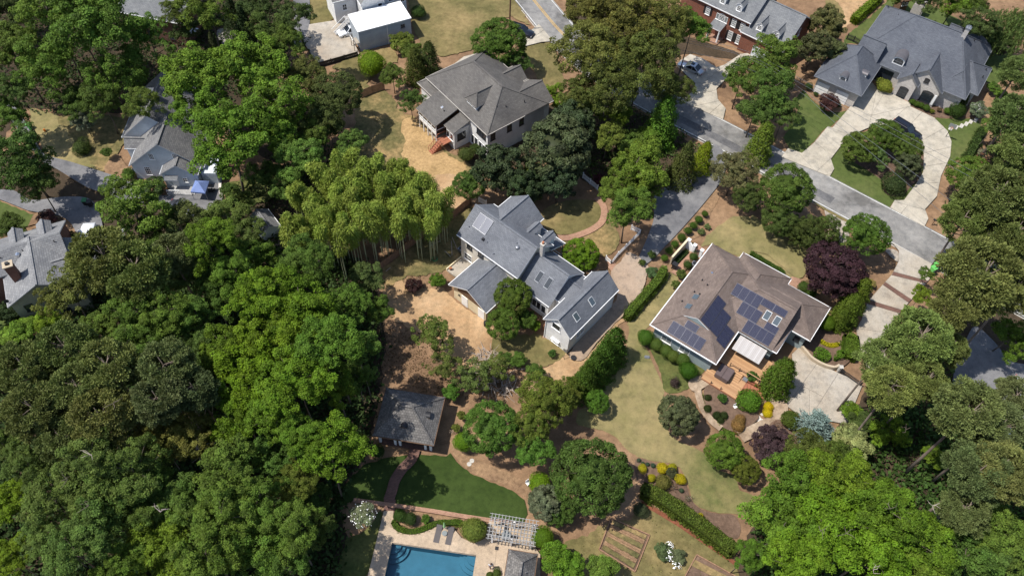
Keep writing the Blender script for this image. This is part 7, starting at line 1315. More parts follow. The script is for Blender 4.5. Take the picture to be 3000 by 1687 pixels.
 ('s', 2500, 220, 18, 1.4, 'bright bush right of the mansion side path', (.085, .14, .025)), ('s', 2520, 240, 20, 1.5, 'second bright bush right of the mansion side path', (.10, .16, .025)), ('s', 2528, 262, 20, 1.5, 'yellowish bush right of the mansion side path', (.11, .16, .025)), ('P', 2560, 190, 50, 8, 'pine at the right edge beside the mansion lawn', (.075, .09, .035)), ('P', 2545, 300, 62, 9, 'pine at the right edge above the lawn triangle', (.075, .09, .035)), ('N', 2500, 320, 34, 5, 'green tree beside the lawn triangle', (.065, .11, .025)), ('P', 2555, 390, 60, 9, 'pine at the right edge below the lawn triangle', (.075, .088, .032)), ('Z', 2472, 402, 16, 1.2, 'orange-brown bush beside the lawn triangle', (.26, .13, .07)), ('s', 2470, 384, 12, 1.0, 'pale flowering shrub beside the orange-brown bush', (.2, .2, .13)),
 ('W', 2548, 62, 66, 7, 'weeping willow at the top right'), ('N', 2400, 12, 48, 6, 'bright tree at the top edge above the mansion', (.08, .14, .02)), ('N', 2330, 5, 40, 6, 'dark tree at the top edge behind the playhouse', DK), ('N', 2470, 60, 50, 6, 'dark tree left of the weeping willow', DK), ('N', 2450, 8, 46, 7, 'tree at the top edge left of the willow', (.05, .09, .02)), ('N', 2510, 110, 40, 4, 'dark tree at the foot of the weeping willow', DK), ('r', 2515, 125, 20, 1.5, 'grey-brown bush beside the mansion back lawn', (.07, .06, .05)), ('N', 2260, -15, 40, 6, 'tree cut by the top edge behind the brick house yard', (.05, .085, .02)),
 ('Q', 2440, 440, 56, 5.5, 'green tree beside the mansion drive mouth', (.06, .115, .022)), ('P', 2500, 505, 92, 12, 'large pine over the far side of the street', (.072, .078, .03)), ('P', 2420, 560, 62, 10, 'pine overhanging the street near the drive mouth', (.08, .09, .03)), ('P', 2555, 590, 70, 11, 'pine at the right edge above the street', (.075, .08, .03)),
 # --- right side
 ('Q', 2180, 590, 58, 5.5, 'round green tree beside the banded drive', (.055, .105, .02)), ('R', 2097, 680, 80, 4.2, 'large round dark purple maple beside the brown roof'), ('y', 2025, 722, 17, 1.1, 'clipped shrub left of the purple maple', (.06, .095, .02)), ('y', 2040, 735, 14, .9, 'small clipped shrub below the purple maple', (.07, .11, .018)), ('U', 2165, 735, 33, 3.2, 'tall yellow-green conifer at the edge of the banded drive', (.09, .13, .016)), ('U', 2140, 775, 36, 3.4, 'broad yellow-green conifer beside the brown roof corner', (.09, .13, .016)), ('U', 2118, 800, 26, 2.4, 'low yellow-green conifer nearest the brown roof corner', (.085, .125, .016)), ('b', 2080, 812, 20, 1.7, 'egg-shaped clipped shrub at the brown roof corner', (.085, .14, .012)), ('s', 2194, 712, 12, 1.0, 'straw-coloured grass tuft beside the banded drive', (.24, .2, .07)),
 ('E', 2030, 590, 46, 3.2, 'dark bushy shrub bank behind the tan front lawn', (.038, .06, .018)), ('E', 2080, 575, 36, 3, 'dark shrub beside the stony verge', (.045, .07, .02)), ('E', 1960, 560, 44, 3.4, 'dark shrub bank below the round street tree', (.038, .06, .018)), ('Z', 2075, 590, 26, 2.4, 'twiggy bush with pale flower stalks', (.2, .14, .08)), ('s', 2115, 625, 18, 1.5, 'bright bush above the purple maple', (.1, .16, .03)),
 ('P', 2455, 700, 108, 15, 'huge pine right of the banded drive'), ('P', 2400, 775, 66, 14, 'pine leaning over the banded drive'), ('P', 2545, 735, 62, 13, 'pine behind the huge one at the right edge', (.08, .085, .032)), ('P', 2310, 860, 84, 15, 'olive pine below the banded drive', (.082, .10, .034)), ('P', 2215, 905, 62, 13, 'sparse pine overhanging the curved hedges', (.085, .10, .036)), ('N', 2318, 745, 30, 5, 'bright tree at the edge of the banded drive', (.11, .18, .022)), ('N', 2288, 788, 22, 4, 'second bright tree beside the banded drive', (.10, .17, .022)), ('M', 2545, 850, 56, 6, 'bright green tree at the right edge above the shaded drive', (.07, .135, .02)), ('P', 2385, 880, 50, 10, 'pine left of the shaded drive'), ('N', 2330, 690, 22, 4, 'small leafy tree at the green bins', (.07, .12, .025)),
 ('P', 2238, 985, 68, 14, 'pine beside the parking pad', (.09, .10, .034)), ('P', 2320, 960, 60, 14, 'pine between the parking pad and the shaded drive', (.085, .095, .034)), ('P', 2432, 1040, 88, 16, 'broad pine with a long bare grey trunk', (.078, .085, .036)), ('P', 2510, 1075, 70, 15, 'pine over the white car at the right', (.075, .08, .04)), ('P', 2550, 1000, 54, 14, 'pine at the right edge over the white car', (.075, .08, .04)), ('P', 2450, 1190, 84, 15, 'large pine in the lower right wood', (.07, .078, .036)), ('P', 2510, 1190, 88, 15, 'pine at the right edge of the lower wood', (.085, .088, .036)), ('P', 2425, 1285, 66, 13, 'pine below the large one in the lower right wood', (.07, .078, .034)),
 ('N', 2238, 1092, 46, 3, 'bright undergrowth tree beside the bare trunk', (.085, .155, .018)), ('N', 2350, 1150, 34, 2.2, 'leafy tree behind the bare trunk', (.08, .145, .018)), ('s', 2140, 1112, 52, 3.6, 'cream variegated shrub beside the blue spruce', (.2, .22, .085)), ('s', 2165, 1060, 34, 2.6, 'dark shrub above the cream variegated one', (.06, .085, .022)), ('K', 2052, 1068, 56, 2.4, 'spreading blue spruce beside the parking pad'), ('R', 1940, 1118, 52, 2.6, 'smoky purple-brown bush tree below the footbridge', (.055, .035, .04)), ('y', 1988, 1054, 24, 1.4, 'round olive shrub left of the blue spruce', (.065, .095, .016)), ('O', 2030, 1140, 62, 4, 'olive spreading tree below the blue spruce', (.07, .09, .024)), ('Z', 1958, 1068, 13, .7, 'small red-brown bush beside the footbridge', (.13, .07, .045)), ('E', 2100, 1150, 44, 4.5, 'green tree between the olive tree and the variegated shrub', (.06, .10, .022)), ('s', 2145, 1035, 30, 2.2, 'yellow-green bush at the corner of the parking pad', (.10, .16, .016)),
 ('M', 2000, 1225, 92, 10, 'bright broad tree at the left edge of the lower right wood', (.07, .14, .02)), ('M', 2120, 1215, 88, 11, 'bright maple above the middle of the lower right wood', (.085, .16, .018)), ('M', 2225, 1290, 90, 12, 'bright maple beside the pines in the lower right wood', (.08, .155, .018)), ('M', 1960, 1330, 98, 10, 'bright tree at the end of the long hedge', (.07, .145, .02)), ('M', 2090, 1335, 108, 12, 'largest bright maple of the lower right wood', BR), ('M', 2010, 1430, 92, 11, 'bright tree at the bottom edge beside the long hedge', BR), ('M', 2190, 1400, 104, 12, 'bright maple at the bottom edge of the lower right wood', BR), ('M', 2310, 1370, 92, 11, 'bright maple below the pines at the bottom', (.08, .16, .018)), ('N', 2420, 1400, 84, 9, 'darker tree at the bottom edge near the right corner', (.05, .095, .022)), ('N', 2500, 1330, 78, 10, 'green tree below the pines at the right edge', (.06, .11, .022)), ('N', 2560, 1400, 70, 9, 'tree in the bottom right corner', (.06, .105, .025)), ('N', 2320, 1450, 70, 9, 'tree cut by the bottom edge below the bright maples', (.07, .13, .02)), ('M', 1890, 1400, 46, 5, 'small bright tree at the foot of the long hedge', (.07, .14, .02)), ('N', 2500, 1440, 60, 9, 'tree cut by the bottom edge near the right corner', (.05, .09, .025)),
 # --- brown house garden
 ('b', 1624, 848, 20, 1.6, 'largest round shrub at the left end of the clipped row', (.055, .115, .014)), ('b', 1652, 866, 16, 1.3, 'second round shrub of the clipped row', (.085, .125, .024)), ('b', 1677, 882, 16, 1.3, 'third round shrub of the clipped row', (.08, .12, .024)), ('b', 1693, 895, 16, 1.3, 'fourth round shrub of the clipped row', (.08, .12, .024)), ('b', 1718, 904, 17, 1.3, 'fifth round shrub of the clipped row', (.08, .12, .024)), ('b', 1731, 932, 22, 1.6, 'round shrub at the right end of the clipped row', (.05, .12, .012)), ('Z', 1697, 962, 16, .8, 'small purple-brown bush on the ivy bed', (.075, .05, .045)), ('y', 1697, 962, 11, .7, 'dense heart of the purple-brown bush', (.055, .038, .035)),
 ('U', 1965, 945, 46, 3.6, 'tall dark green conifer beside the cedar deck', (.07, .12, .014)), ('y', 1885, 1008, 30, 1.2, 'wide light green mound below the cedar deck', (.08, .16, .016)), ('s', 1818, 1000, 13, 1.0, 'small green shrub in the round mulch bed', (.05, .10, .018)), ('y', 1780, 1000, 9, .5, 'upper left dwarf dark mound in the mulch bed', (.03, .045, .012)), ('y', 1780, 1027, 10, .5, 'lower left dwarf dark mound in the mulch bed', (.03, .045, .012)), ('y', 1804, 1045, 11, .6, 'left one of the three joined dwarf mounds', (.03, .045, .012)), ('y', 1822, 1045, 10, .6, 'right one of the three joined dwarf mounds', (.03, .045, .012)), ('y', 1812, 1055, 10, .5, 'front one of the three joined dwarf mounds', (.028, .042, .012)), ('y', 1862, 1054, 13, .7, 'upper orange-tipped shrub in the mulch bed', (.22, .14, .05)), ('y', 1857, 1070, 17, .8, 'lower orange-tipped shrub in the mulch bed', (.22, .14, .05)), ('s', 1892, 946, 16, 1.2, 'green bush between the deck levels', (.055, .115, .02)), ('Z', 1920, 962, 13, .9, 'reddish bush beside the red steps', (.17, .10, .06)), ('y', 1912, 928, 9, .6, 'dark foot of the tall conifer by the deck', (.05, .08, .015)),
 ('b', 1933, 1022, 12, .5, 'upper half of the bright yellow kidney-shaped shrub', (.45, .36, .01)), ('b', 1930, 1039, 12, .5, 'lower half of the bright yellow kidney-shaped shrub', (.45, .36, .01)),
 ('q', 1707, 1042, 53, 3.6, 'large round dark magnolia on the tan lawn', (.065, .075, .032)), ('Q', 1822, 1132, 50, 3.4, 'round bright green tree on the tan lawn', (.065, .125, .02)), ('Q', 1876, 1180, 38, 2.8, 'round dark tree right of the bright round one', (.06, .085, .016)), ('Q', 1502, 1010, 32, 2.4, 'round green tree left of the tan lawn', (.055, .12, .018)), ('Q', 1488, 1195, 102, 6, 'great dark round tree above the vegetable plot', (.042, .082, .02)), ('E', 1420, 1005, 36, 4, 'green tree behind the round tree at the lawn edge', (.07, .10, .022)),
 ('O', 1372, 1010, 72, 6, 'olive-green broad tree below the brush heap', (.078, .115, .022)), ('O', 1330, 1075, 50, 6, 'olive tree left of the great dark one', (.07, .11, .022)), ('Q', 1235, 1075, 72, 5.5, 'green tree right of the pavilion', (.05, .105, .02)), ('N', 1345, 1130, 50, 5, 'bright green tree above the great dark one', (.055, .12, .022)), ('b', 1165, 1110, 24, 1.8, 'bright clipped shrub beside the pavilion lawn', (.10, .18, .012)), ('b', 1358, 1215, 27, 2, 'bright clipped dome beside the silver-leaved tree', (.11, .20, .012)), ('q', 1372, 1262, 46, 3.4, 'silver-leaved evergreen above the pergola', (.085, .10, .055)), ('E', 1410, 1290, 36, 2.6, 'dark evergreen right of the silver-leaved tree', (.04, .075, .018)), ('b', 1366, 1352, 27, 2.2, 'bright green clipped dome right of the pergola', (.085, .17, .012)), ('b', 1190, 1332, 30, 2.2, 'yellow-green clipped dome left of the pergola', (.13, .155, .03)), ('y', 1213, 1322, 12, 1.2, 'small green shrub behind the yellow-green dome', (.05, .1, .018)), ('s', 1395, 1405, 46, 3.5, 'bright bushy shrub bank right of the pool house', (.085, .17, .016)), ('s', 1440, 1425, 36, 3, 'bright bush at the bottom edge right of the pool house', (.085, .165, .016)), ('s', 1515, 1435, 44, 3, 'light green bush at the bottom edge above the dry lawn', (.10, .16, .025)), ('y', 1612, 1282, 18, 1.2, 'grey-green clipped ball at the end of the hedge', (.05, .065, .03)), ('y', 1250, 1440, 11, .7, 'round shrub at the bottom edge beside the pool house', (.07, .10, .02)), ('y', 1232, 1446, 9, .6, 'smaller round shrub at the bottom edge by the pool house', (.07, .10, .02)),
 ('y', 1617, 1178, 11, .6, 'yellow bush at the left of the mulch bed', (.30, .27, .015)), ('y', 1639, 1201, 10, .6, 'second yellow bush of the mulch bed', (.30, .26, .015)), ('y', 1666, 1177, 14, .7, 'large yellow bush at the upper edge of the mulch bed', (.34, .30, .012)), ('y', 1690, 1178, 13, .6, 'yellow crescent bush next to the large yellow one', (.30, .27, .015)), ('y', 1712, 1204, 14, .7, 'yellow bush at the right of the mulch bed', (.34, .28, .012)), ('y', 1668, 1212, 19, 1.0, 'olive mound between the yellow bushes', (.12, .12, .03)), ('s', 1690, 1190, 16, .9, 'dark bush behind the olive mound', (.06, .065, .03)), ('Z', 1695, 1225, 13, .6, 'brown bush right of the olive mound', (.14, .09, .05)), ('y', 1760, 1298, 9, .5, 'small yellow bush at the lower end of the mulch bed', (.32, .28, .015)), ('y', 1721, 1273, 6, .35, 'tiny yellow-orange bush in the mulch bed', (.28, .2, .02)), ('Z', 1733, 1252, 12, .6, 'grey twiggy bush near the lawn edge', (.09, .09, .045)), ('y', 1714, 1233, 6, .35, 'tiny blue-green shrub in the mulch bed', (.05, .09, .05)), ('y', 1607, 1157, 5, .3, 'first blue-green tuft along the lawn edge', (.05, .085, .055)), ('y', 1617, 1165, 5, .3, 'second blue-green tuft along the lawn edge', (.05, .085, .055)), ('y', 1629, 1167, 5, .3, 'third blue-green tuft along the lawn edge', (.05, .085, .055)), ('y', 1643, 1170, 6, .35, 'fourth blue-green tuft along the lawn edge', (.05, .085, .055)),
 # --- middle house garden
 ('Q', 1462, 640, 47, 2.6, 'bright spreading shrub in front of the mid roof', (.075, .16, .014)), ('Q', 1290, 745, 50, 4.6, 'green tree against the front of the blue-grey roofed house', (.055, .10, .018)), ('Q', 1265, 815, 44, 4, 'lower green tree beside the cream wing', (.05, .095, .018)), ('s', 1325, 800, 28, 2.6, 'small green tree left of the right wing', (.06, .11, .018)), ('s', 1345, 818, 17, 1.4, 'yellow-green bush left of the right wing', (.11, .16, .015)), ('Z', 1042, 716, 28, 1.4, 'dark red-brown weeping maple on the dirt yard', (.05, .025, .022)), ('r', 1042, 718, 24, 1.1, 'dense heart of the dark weeping maple', (.045, .02, .02)), ('s', 1099, 704, 22, 1.6, 'small bright shrub near the concrete patio', (.085, .15, .018)), ('L', 1090, 835, 54, 4.6, 'open loose tree on the dirt yard', (.075, .12, .03)), ('L', 1120, 920, 44, 4, 'sparse tree above the pavilion', (.08, .12, .035)), ('s', 1135, 985, 24, 2.0, 'green bush at the corner of the pavilion', (.06, .125, .018)), ('L', 1185, 950, 48, 4, 'sparse tree among the brush heaps', (.075, .11, .035)), ('s', 1390, 888, 12, .9, 'low green shrub at the foot of the right wing', (.05, .10, .02)), ('L', 1250, 930, 40, 3.2, 'sparse sapling right of the brush heap', (.08, .125, .035)), ('s', 1305, 905, 22, 1.5, 'green bush on the small dry lawn', (.07, .13, .022)), ('s', 1270, 900, 20, 1.5, 'second green bush on the small dry lawn', (.07, .12, .022)), ('s', 1160, 1045, 13, 1, 'yellow-green bush right of the pavilion', (.10, .13, .025)), ('s', 1148, 1075, 12, .9, 'lower yellow-green bush right of the pavilion', (.10, .13, .025)), ('Z', 1138, 1085, 8, .6, 'pale flowering bush at the pavilion corner', (.3, .25, .2)), ('s', 1345, 935, 26, 2.2, 'bush beside the dark conifer row', (.07, .12, .022)),
 ('U', 1545, 865, 42, 3.6, 'dark conifer at the top of the conifer row', (.042, .085, .012)), ('U', 1522, 895, 40, 3.6, 'second dark conifer of the conifer row', (.042, .085, .012)), ('U', 1498, 925, 40, 3.6, 'third dark conifer of the conifer row', (.042, .085, .012)), ('U', 1475, 952, 38, 3.4, 'last dark conifer of the conifer row', (.045, .085, .012)), ('E', 1440, 975, 34, 3, 'tree below the end of the conifer row', (.06, .10, .018)),
 # lane shrubs
 ('y', 1773, 537, 8, .8, 'lane shrub farthest up the straw bed', (.055, .10, .014)), ('y', 1758, 552, 10, .9, 'second lane shrub down the straw bed', (.055, .10, .014)), ('y', 1744, 567, 10, .9, 'third lane shrub down the straw bed', (.055, .10, .014)), ('y', 1731, 580, 10, .9, 'fourth lane shrub down the straw bed', (.05, .09, .014)), ('y', 1715, 597, 11, .9, 'fifth lane shrub down the straw bed', (.05, .09, .014)), ('y', 1698, 614, 10, .9, 'sixth lane shrub down the straw bed', (.055, .105, .014)), ('y', 1684, 630, 10, .9, 'seventh lane shrub down the straw bed', (.05, .09, .014)), ('y', 1672, 649, 9, .8, 'lane shrub nearest the gravel pad', (.06, .11, .014)), ('s', 1745, 617, 9, .7, 'yellow-green shrub at the white pillars', (.13, .17, .02)), ('s', 1765, 583, 10, .5, 'pale green plants along the straw bed', (.10, .14, .05)), ('s', 1780, 570, 9, .5, 'pale green plants higher up the straw bed', (.10, .14, .05)), ('s', 1640, 640, 12, 1.0, 'dark bush at the foot of the picket fence', (.045, .075, .018)), ('s', 1615, 660, 10, .8, 'small bush at the bottom of the picket fence', (.06, .09, .02)), ('s', 1640, 685, 17, 1.3, 'blue-green bush at the head of the clipped hedge', (.07, .13, .05)),
 ('s', 1715, 690, 15, 1.1, 'leafy shrub along the brown roof edge', (.08, .11, .025)), ('s', 1700, 715, 13, 1.1, 'lower leafy shrub along the brown roof edge', (.08, .11, .025)), ('y', 1730, 665, 11, .8, 'green shrub in the brick walk border', (.045, .08, .018)), ('y', 1745, 645, 11, .8, 'upper green shrub in the brick walk border', (.045, .08, .018)),
 # --- left side
 ('y', 325, 437, 16, 1.3, 'round green shrub at the corner of the pale house', (.055, .10, .016)), ('s', 388, 468, 32, 1.8, 'large grey-green bush below the pale house', (.055, .085, .03)), ('L', 335, 520, 88, 11, 'loose tall tree over the asphalt drive', (.075, .125, .025)), ('L', 300, 475, 44, 10, 'thin leafy branches reaching over the drive', (.075, .125, .025)), ('N', 385, 585, 62, 9, 'tree below the loose tall tree', (.055, .095, .022)), ('N', 475, 560, 66, 8, 'greyish tree beside the dark grey car', (.065, .09, .035)), ('N', 570, 555, 66, 8, 'soft green tree below the blue canopy', (.065, .105, .03)), ('N', 620, 590, 48, 7, 'tree left of the grey shed', (.06, .095, .03)), ('E', 185, 595, 16, 1.6, 'dark round shrub at the brick gable of the left house', DK), ('r', 118, 548, 26, 1.2, 'flat purple-brown shrub behind the left house roof', (.07, .035, .035)), ('N', 30, 572, 40, 3, 'dark shrub on the lawn behind the left house', (.03, .055, .015)), ('s', 15, 780, 34, 2, 'shadowed bush below the left house', DK), ('s', 575, 480, 26, 1.8, 'low bush beside the stone edging', (.055, .09, .02)), ('N', 600, 510, 40, 4, 'bushy tree right of the stone edging', (.05, .08, .022)),
 ('P', 270, 660, 92, 15, 'spreading pine beside the light grey roof, left crown'), ('P', 350, 690, 86, 15, 'spreading pine beside the light grey roof, right crown', (.075, .085, .03)), ('L', 180, 730, 62, 10, 'loose olive tree hanging over the light grey roof', (.09, .11, .035)), ('P', 440, 645, 62, 13, 'grey-green pine right of the spreading pine', (.07, .08, .04)), ('N', 460, 700, 50, 9, 'dark tree below the grey-green pine', (.045, .075, .022)), ('V', 530, 620, 76, 12, 'bright feathery tree in the left wood', (.08, .15, .018)), ('V', 600, 690, 66, 11, 'feathery tree left of the shed ramp', (.065, .12, .02)), ('M', 640, 650, 60, 10, 'green tree just below the grey shed', (.06, .12, .02)),
 ('s', 65, 825, 40, 3, 'bright yellow-green shrub below the left house', (.14, .24, .03)), ('s', 25, 845, 34, 3, 'yellow-green shrub at the left edge', (.13, .22, .03)), ('M', 120, 815, 42, 5, 'lime green tree below the left house', (.13, .22, .025)), ('L', 130, 755, 44, 8, 'loose tree at the corner of the left house', (.085, .11, .03)),
 ('P', 165, 880, 76, 15, 'olive pine at the left of the wood, upper crown', (.08, .09, .034)), ('P', 60, 930, 74, 15, 'pine at the left edge of the wood', (.075, .082, .032)), ('P', 280, 935, 86, 15, 'olive pine in the middle of the left wood', (.082, .088, .034)), ('P', 200, 980, 74, 15, 'pine between the olive pines', (.078, .085, .034)), ('P', 420, 930, 78, 15, 'dark pine right of the olive pine', (.07, .078, .036)), ('P', 90, 1040, 80, 15, 'pine at the left edge below the others', (.07, .076, .03)), ('P', 260, 1050, 82, 15, 'reddish-tinged pine in the left wood', (.095, .088, .034)), ('P', 400, 1010, 72, 15, 'grey pine above the yellowish oak', (.066, .074, .038)), ('P', 490, 985, 62, 14, 'darkest pine of the left wood', (.05, .058, .03)), ('P', 160, 1100, 64, 14, 'pine above the lower left oaks', (.072, .078, .032)),
 ('V', 330, 800, 72, 12, 'feathery green tree below the spreading pine', (.06, .115, .025)), ('V', 420, 790, 70, 12, 'feathery tree in the middle of the left wood', (.062, .115, .022)), ('V', 500, 800, 66, 12, 'feathery tree beside the bright maples', (.055, .11, .025)), ('V', 390, 870, 62, 11, 'feathery tree above the dark pine', (.055, .10, .022)), ('V', 250, 840, 60, 11, 'feathery tree above the olive pine', (.058, .10, .022)), ('N', 540, 740, 60, 11, 'shadowed tree behind the bright maples', (.045, .085, .02)), ('N', 520, 870, 60, 10, 'dark tree left of the bright maples', (.04, .075, .02)),
 ('M', 660, 740, 84, 13, 'bright maple at the upper left of the maple group', (.085, .165, .016)), ('M', 755, 775, 100, 13, 'broad bright maple above the dirt yard', (.085, .16, .016)), ('O', 770, 660, 72, 11, 'rounded green tree at the foot of the bamboo', (.065, .115, .025)), ('M', 700, 850, 92, 13, 'bright maple in the heart of the maple group', (.09, .17, .016)), ('M', 830, 860, 86, 14, 'green maple right in the maple group', (.06, .13, .02)), ('N', 870, 775, 66, 10, 'green tree at the edge of the dirt yard', (.06, .12, .022)), ('N', 925, 700, 46, 7, 'dark loose tree at the left end of the wooden fence', (.045, .07, .026)), ('N', 955, 780, 40, 6, 'green tree overhanging the dirt yard', (.055, .11, .022)), ('N', 900, 870, 54, 12, 'green tree above the shaded ground', (.05, .10, .022)), ('M', 640, 945, 96, 13, 'brightest maple in the left wood', (.10, .185, .014)), ('M', 740, 960, 92, 15, 'bright maple beside the pavilion shade', (.088, .165, .016)), ('M', 610, 1040, 78, 12, 'bright maple above the bare twigs', (.088, .16, .016)), ('M', 835, 965, 70, 12, 'maple nearest the pavilion', (.075, .14, .018)), ('N', 900, 955, 48, 8, 'shadowed tree left of the pavilion', (.045, .085, .02)), ('M', 570, 880, 66, 12, 'maple at the left of the maple group', (.085, .15, .018)), ('M', 690, 1050, 70, 12, 'maple below the brightest one', (.085, .155, .018)),
 ('M', 835, 1130, 92, 14, 'broad bright maple left of the pool lawn', (.075, .155, .016)), ('M', 760, 1090, 58, 12, 'maple behind the one at the pool lawn', (.07, .14, .018)), ('N', 700, 1140, 70, 9, 'green tree left of the pool lawn maple', (.05, .105, .025)), ('O', 470, 1095, 74, 10, 'yellowish tasselled oak in the left wood', (.11, .12, .035)), ('O', 390, 1095, 50, 10, 'small yellowish oak beside the tasselled one', (.10, .11, .032)), ('N', 560, 1110, 56, 9, 'dark tree beside the bare twigs', (.045, .08, .022)),
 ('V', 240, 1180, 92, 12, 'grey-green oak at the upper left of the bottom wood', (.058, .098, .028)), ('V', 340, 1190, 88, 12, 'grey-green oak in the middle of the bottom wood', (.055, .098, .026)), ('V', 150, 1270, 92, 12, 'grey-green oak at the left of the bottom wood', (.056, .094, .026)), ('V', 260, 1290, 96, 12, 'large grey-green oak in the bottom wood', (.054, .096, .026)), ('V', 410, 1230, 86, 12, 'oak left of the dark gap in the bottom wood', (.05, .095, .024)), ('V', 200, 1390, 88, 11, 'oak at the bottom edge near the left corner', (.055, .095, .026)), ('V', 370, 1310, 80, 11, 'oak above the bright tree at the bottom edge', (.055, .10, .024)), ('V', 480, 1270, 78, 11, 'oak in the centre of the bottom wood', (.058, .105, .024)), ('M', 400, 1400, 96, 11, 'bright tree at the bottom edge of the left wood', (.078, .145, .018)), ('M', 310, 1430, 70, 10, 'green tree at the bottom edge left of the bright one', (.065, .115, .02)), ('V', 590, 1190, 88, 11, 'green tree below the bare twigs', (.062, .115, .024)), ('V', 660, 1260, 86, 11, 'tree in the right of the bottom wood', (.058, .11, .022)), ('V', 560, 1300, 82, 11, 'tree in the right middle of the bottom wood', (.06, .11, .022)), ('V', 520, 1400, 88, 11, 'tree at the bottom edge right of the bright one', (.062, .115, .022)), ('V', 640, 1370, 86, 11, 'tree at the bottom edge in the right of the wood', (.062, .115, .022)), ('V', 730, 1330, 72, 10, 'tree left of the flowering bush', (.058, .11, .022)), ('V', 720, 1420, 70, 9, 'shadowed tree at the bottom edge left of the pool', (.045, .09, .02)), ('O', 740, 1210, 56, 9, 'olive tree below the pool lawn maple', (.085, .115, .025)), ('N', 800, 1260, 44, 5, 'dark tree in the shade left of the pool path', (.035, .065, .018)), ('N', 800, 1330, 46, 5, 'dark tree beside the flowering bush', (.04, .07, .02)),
 ('M', 20, 1260, 58, 9, 'bright yellow-green tree at the left edge of the bottom wood', (.115, .20, .018)), ('M', 25, 1400, 50, 9, 'bright tree in the bottom left corner', (.11, .19, .018)), ('N', 70, 1170, 62, 11, 'dark tree at the left edge below the pines', (.055, .09, .025)), ('N', 20, 1120, 52, 12, 'tree at the left edge beside the pines', (.05, .085, .022)), ('V', 110, 1340, 60, 10, 'tree above the bare soil in the bottom left', (.05, .09, .025)),
 ('s', 1103 - 190, 1295, 34, 2.4, 'bush with white blossom left of the pool path', (.16, .2, .12)), ('y', 950, 1135, 18, 1.2, 'dark round shrub in the pavilion shade', (.035, .065, .015)), ('y', 1005, 1295, 16, 1.0, 'dark green shrub inside the curved pool hedge', (.04, .075, .015)), ('y', 1032, 1305, 16, 1.0, 'second dark shrub inside the curved pool hedge', (.035, .06, .015)), ('s', 1070, 1305, 13, .8, 'bright plant inside the curved pool hedge', (.07, .14, .02)), ('s', 1670, 1385, 24, .9, 'white flowering bush at the left of the dry lawn', (.08, .12, .05)), ('s', 1705, 1400, 22, .8, 'white flowering bush at the right of the dry lawn', (.10, .12, .06)), ('s', 1095, 1370 - 340, 9, .7, 'small shrub at the back of the pavilion', (.06, .1, .02)),
]
for t_ in TREES:
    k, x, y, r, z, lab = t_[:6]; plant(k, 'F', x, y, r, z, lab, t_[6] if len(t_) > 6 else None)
# bamboo grove
gb_ = random.Random(21); sp_ = [(820, 455), (850, 430), (872, 400), (845, 480), (880, 450), (905, 430), (930, 420), (900, 470), (925, 480), (950, 455), (975, 440), (1000, 425), (955, 490), (980, 475), (1005, 460), (1035, 440), (1060, 450), (1030, 480), (1065, 490), (1090, 470), (1100, 500), (1080, 520), (870, 510), (840, 530), (810, 510), (790, 545), (765, 560), (740, 565), (780, 520), (900, 520), (930, 530), (860, 555), (830, 570), (960, 530), (990, 515), (1020, 520), (1050, 530), (880, 580), (905, 560), (935, 565), (800, 590), (965, 560), (1000, 555), (725, 590), (850, 600), (820, 540), (755, 600), (1045, 560), (1095, 545), (1115, 520)]
sp_ += [(gb_.uniform(745, 1090), gb_.uniform(430, 575)) for _ in range(26)]; culm0 = {}
for i, (x, y) in enumerate(sp_):
    z = gb_.uniform(7.6, 9.2); p = P(x * KF, y * KF, z); L = gb_.uniform(3.0, 3.8); r = thing('bamboo', 'tall yellow-green bamboo in the dense grove beside the wooden fence', 'bamboo', (p.x, p.y, 0), gb_.random() * 360, 'bamboo in the grove')
    me = PROTO['bamboo'][i % 4][0]; o = link(bpy.data.objects.new('leaves', me), r); o.location = (0, 0, z); w_ = gb_.uniform(2.4, 3.6); o.scale = (w_, w_, L); k = gb_.uniform(.85, 1.15); o.color = (.205 * k, .265 * k * gb_.uniform(.95, 1.05), .05 * k, 1)
    if not culm0: culm0['m'] = MB().tube([(0, 0, 0), (.05, 0, .4), (.02, .04, .75), (0, 0, 1)], [.055, .05, .035, .02], 6).build('culm', culm, r, True); c_ = culm0['m']
    else: c_ = culm0['m'].copy(); C.objects.link(c_); c_.parent = r
    c_.scale = (1, 1, z + L * .4)
    for q in range(2):
        c2 = culm0['m'].copy(); C.objects.link(c2); c2.parent = r; c2.location = (gb_.uniform(-.8, .8), gb_.uniform(-.8, .8), 0); c2.scale = (.8, .8, z + L * .1)
# hedges
hedge('hedge', WL('9', (1720 - 90, 720, 1640, 700)) if False else [P(*pxy('7', *q)) for q in ((1660, 720), (1600, 820), (1520, 910), (1440, 1000), (1370, 1090))], 1.35, 1.5, 'clipped green hedge between the gravel pad and the tan lawn', (.085, .135, .02), .2, 90, rough=.1)
hedge('hedge', WL('12', (1165, 840, 1290, 890, 1430, 980, 1560, 1075, 1700, 1180, 1850, 1300)), 1.9, 1.5, 'long green hedge above the strip of red mulch', (.075, .105, .016), .2, 90, rough=.1)
hedge('hedge', WL('11', (1115, 1060, 1150, 1110, 1220, 1135, 1300, 1130, 1380, 1100, 1440, 1075, 1560, 1070, 1620, 1075)), .75, .6, 'low curved hedge edging the pool deck', (.07, .12, .014), .13, 160, rough=.05)
hedge('hedge', WL('4', (960, 0, 900, 60, 830, 120, 760, 190)), 1.6, 1.6, 'bright clipped hedge between the brick house yard and the mansion lawn', (.12, .18, .016), .22, 80, rough=.12)
hedge('hedge', WL('8', (1765, 880, 1770, 960, 1750, 1060)), 2.3, 1.3, 'broad clipped hedge beside the banded drive', (.085, .14, .016), .18, 100)
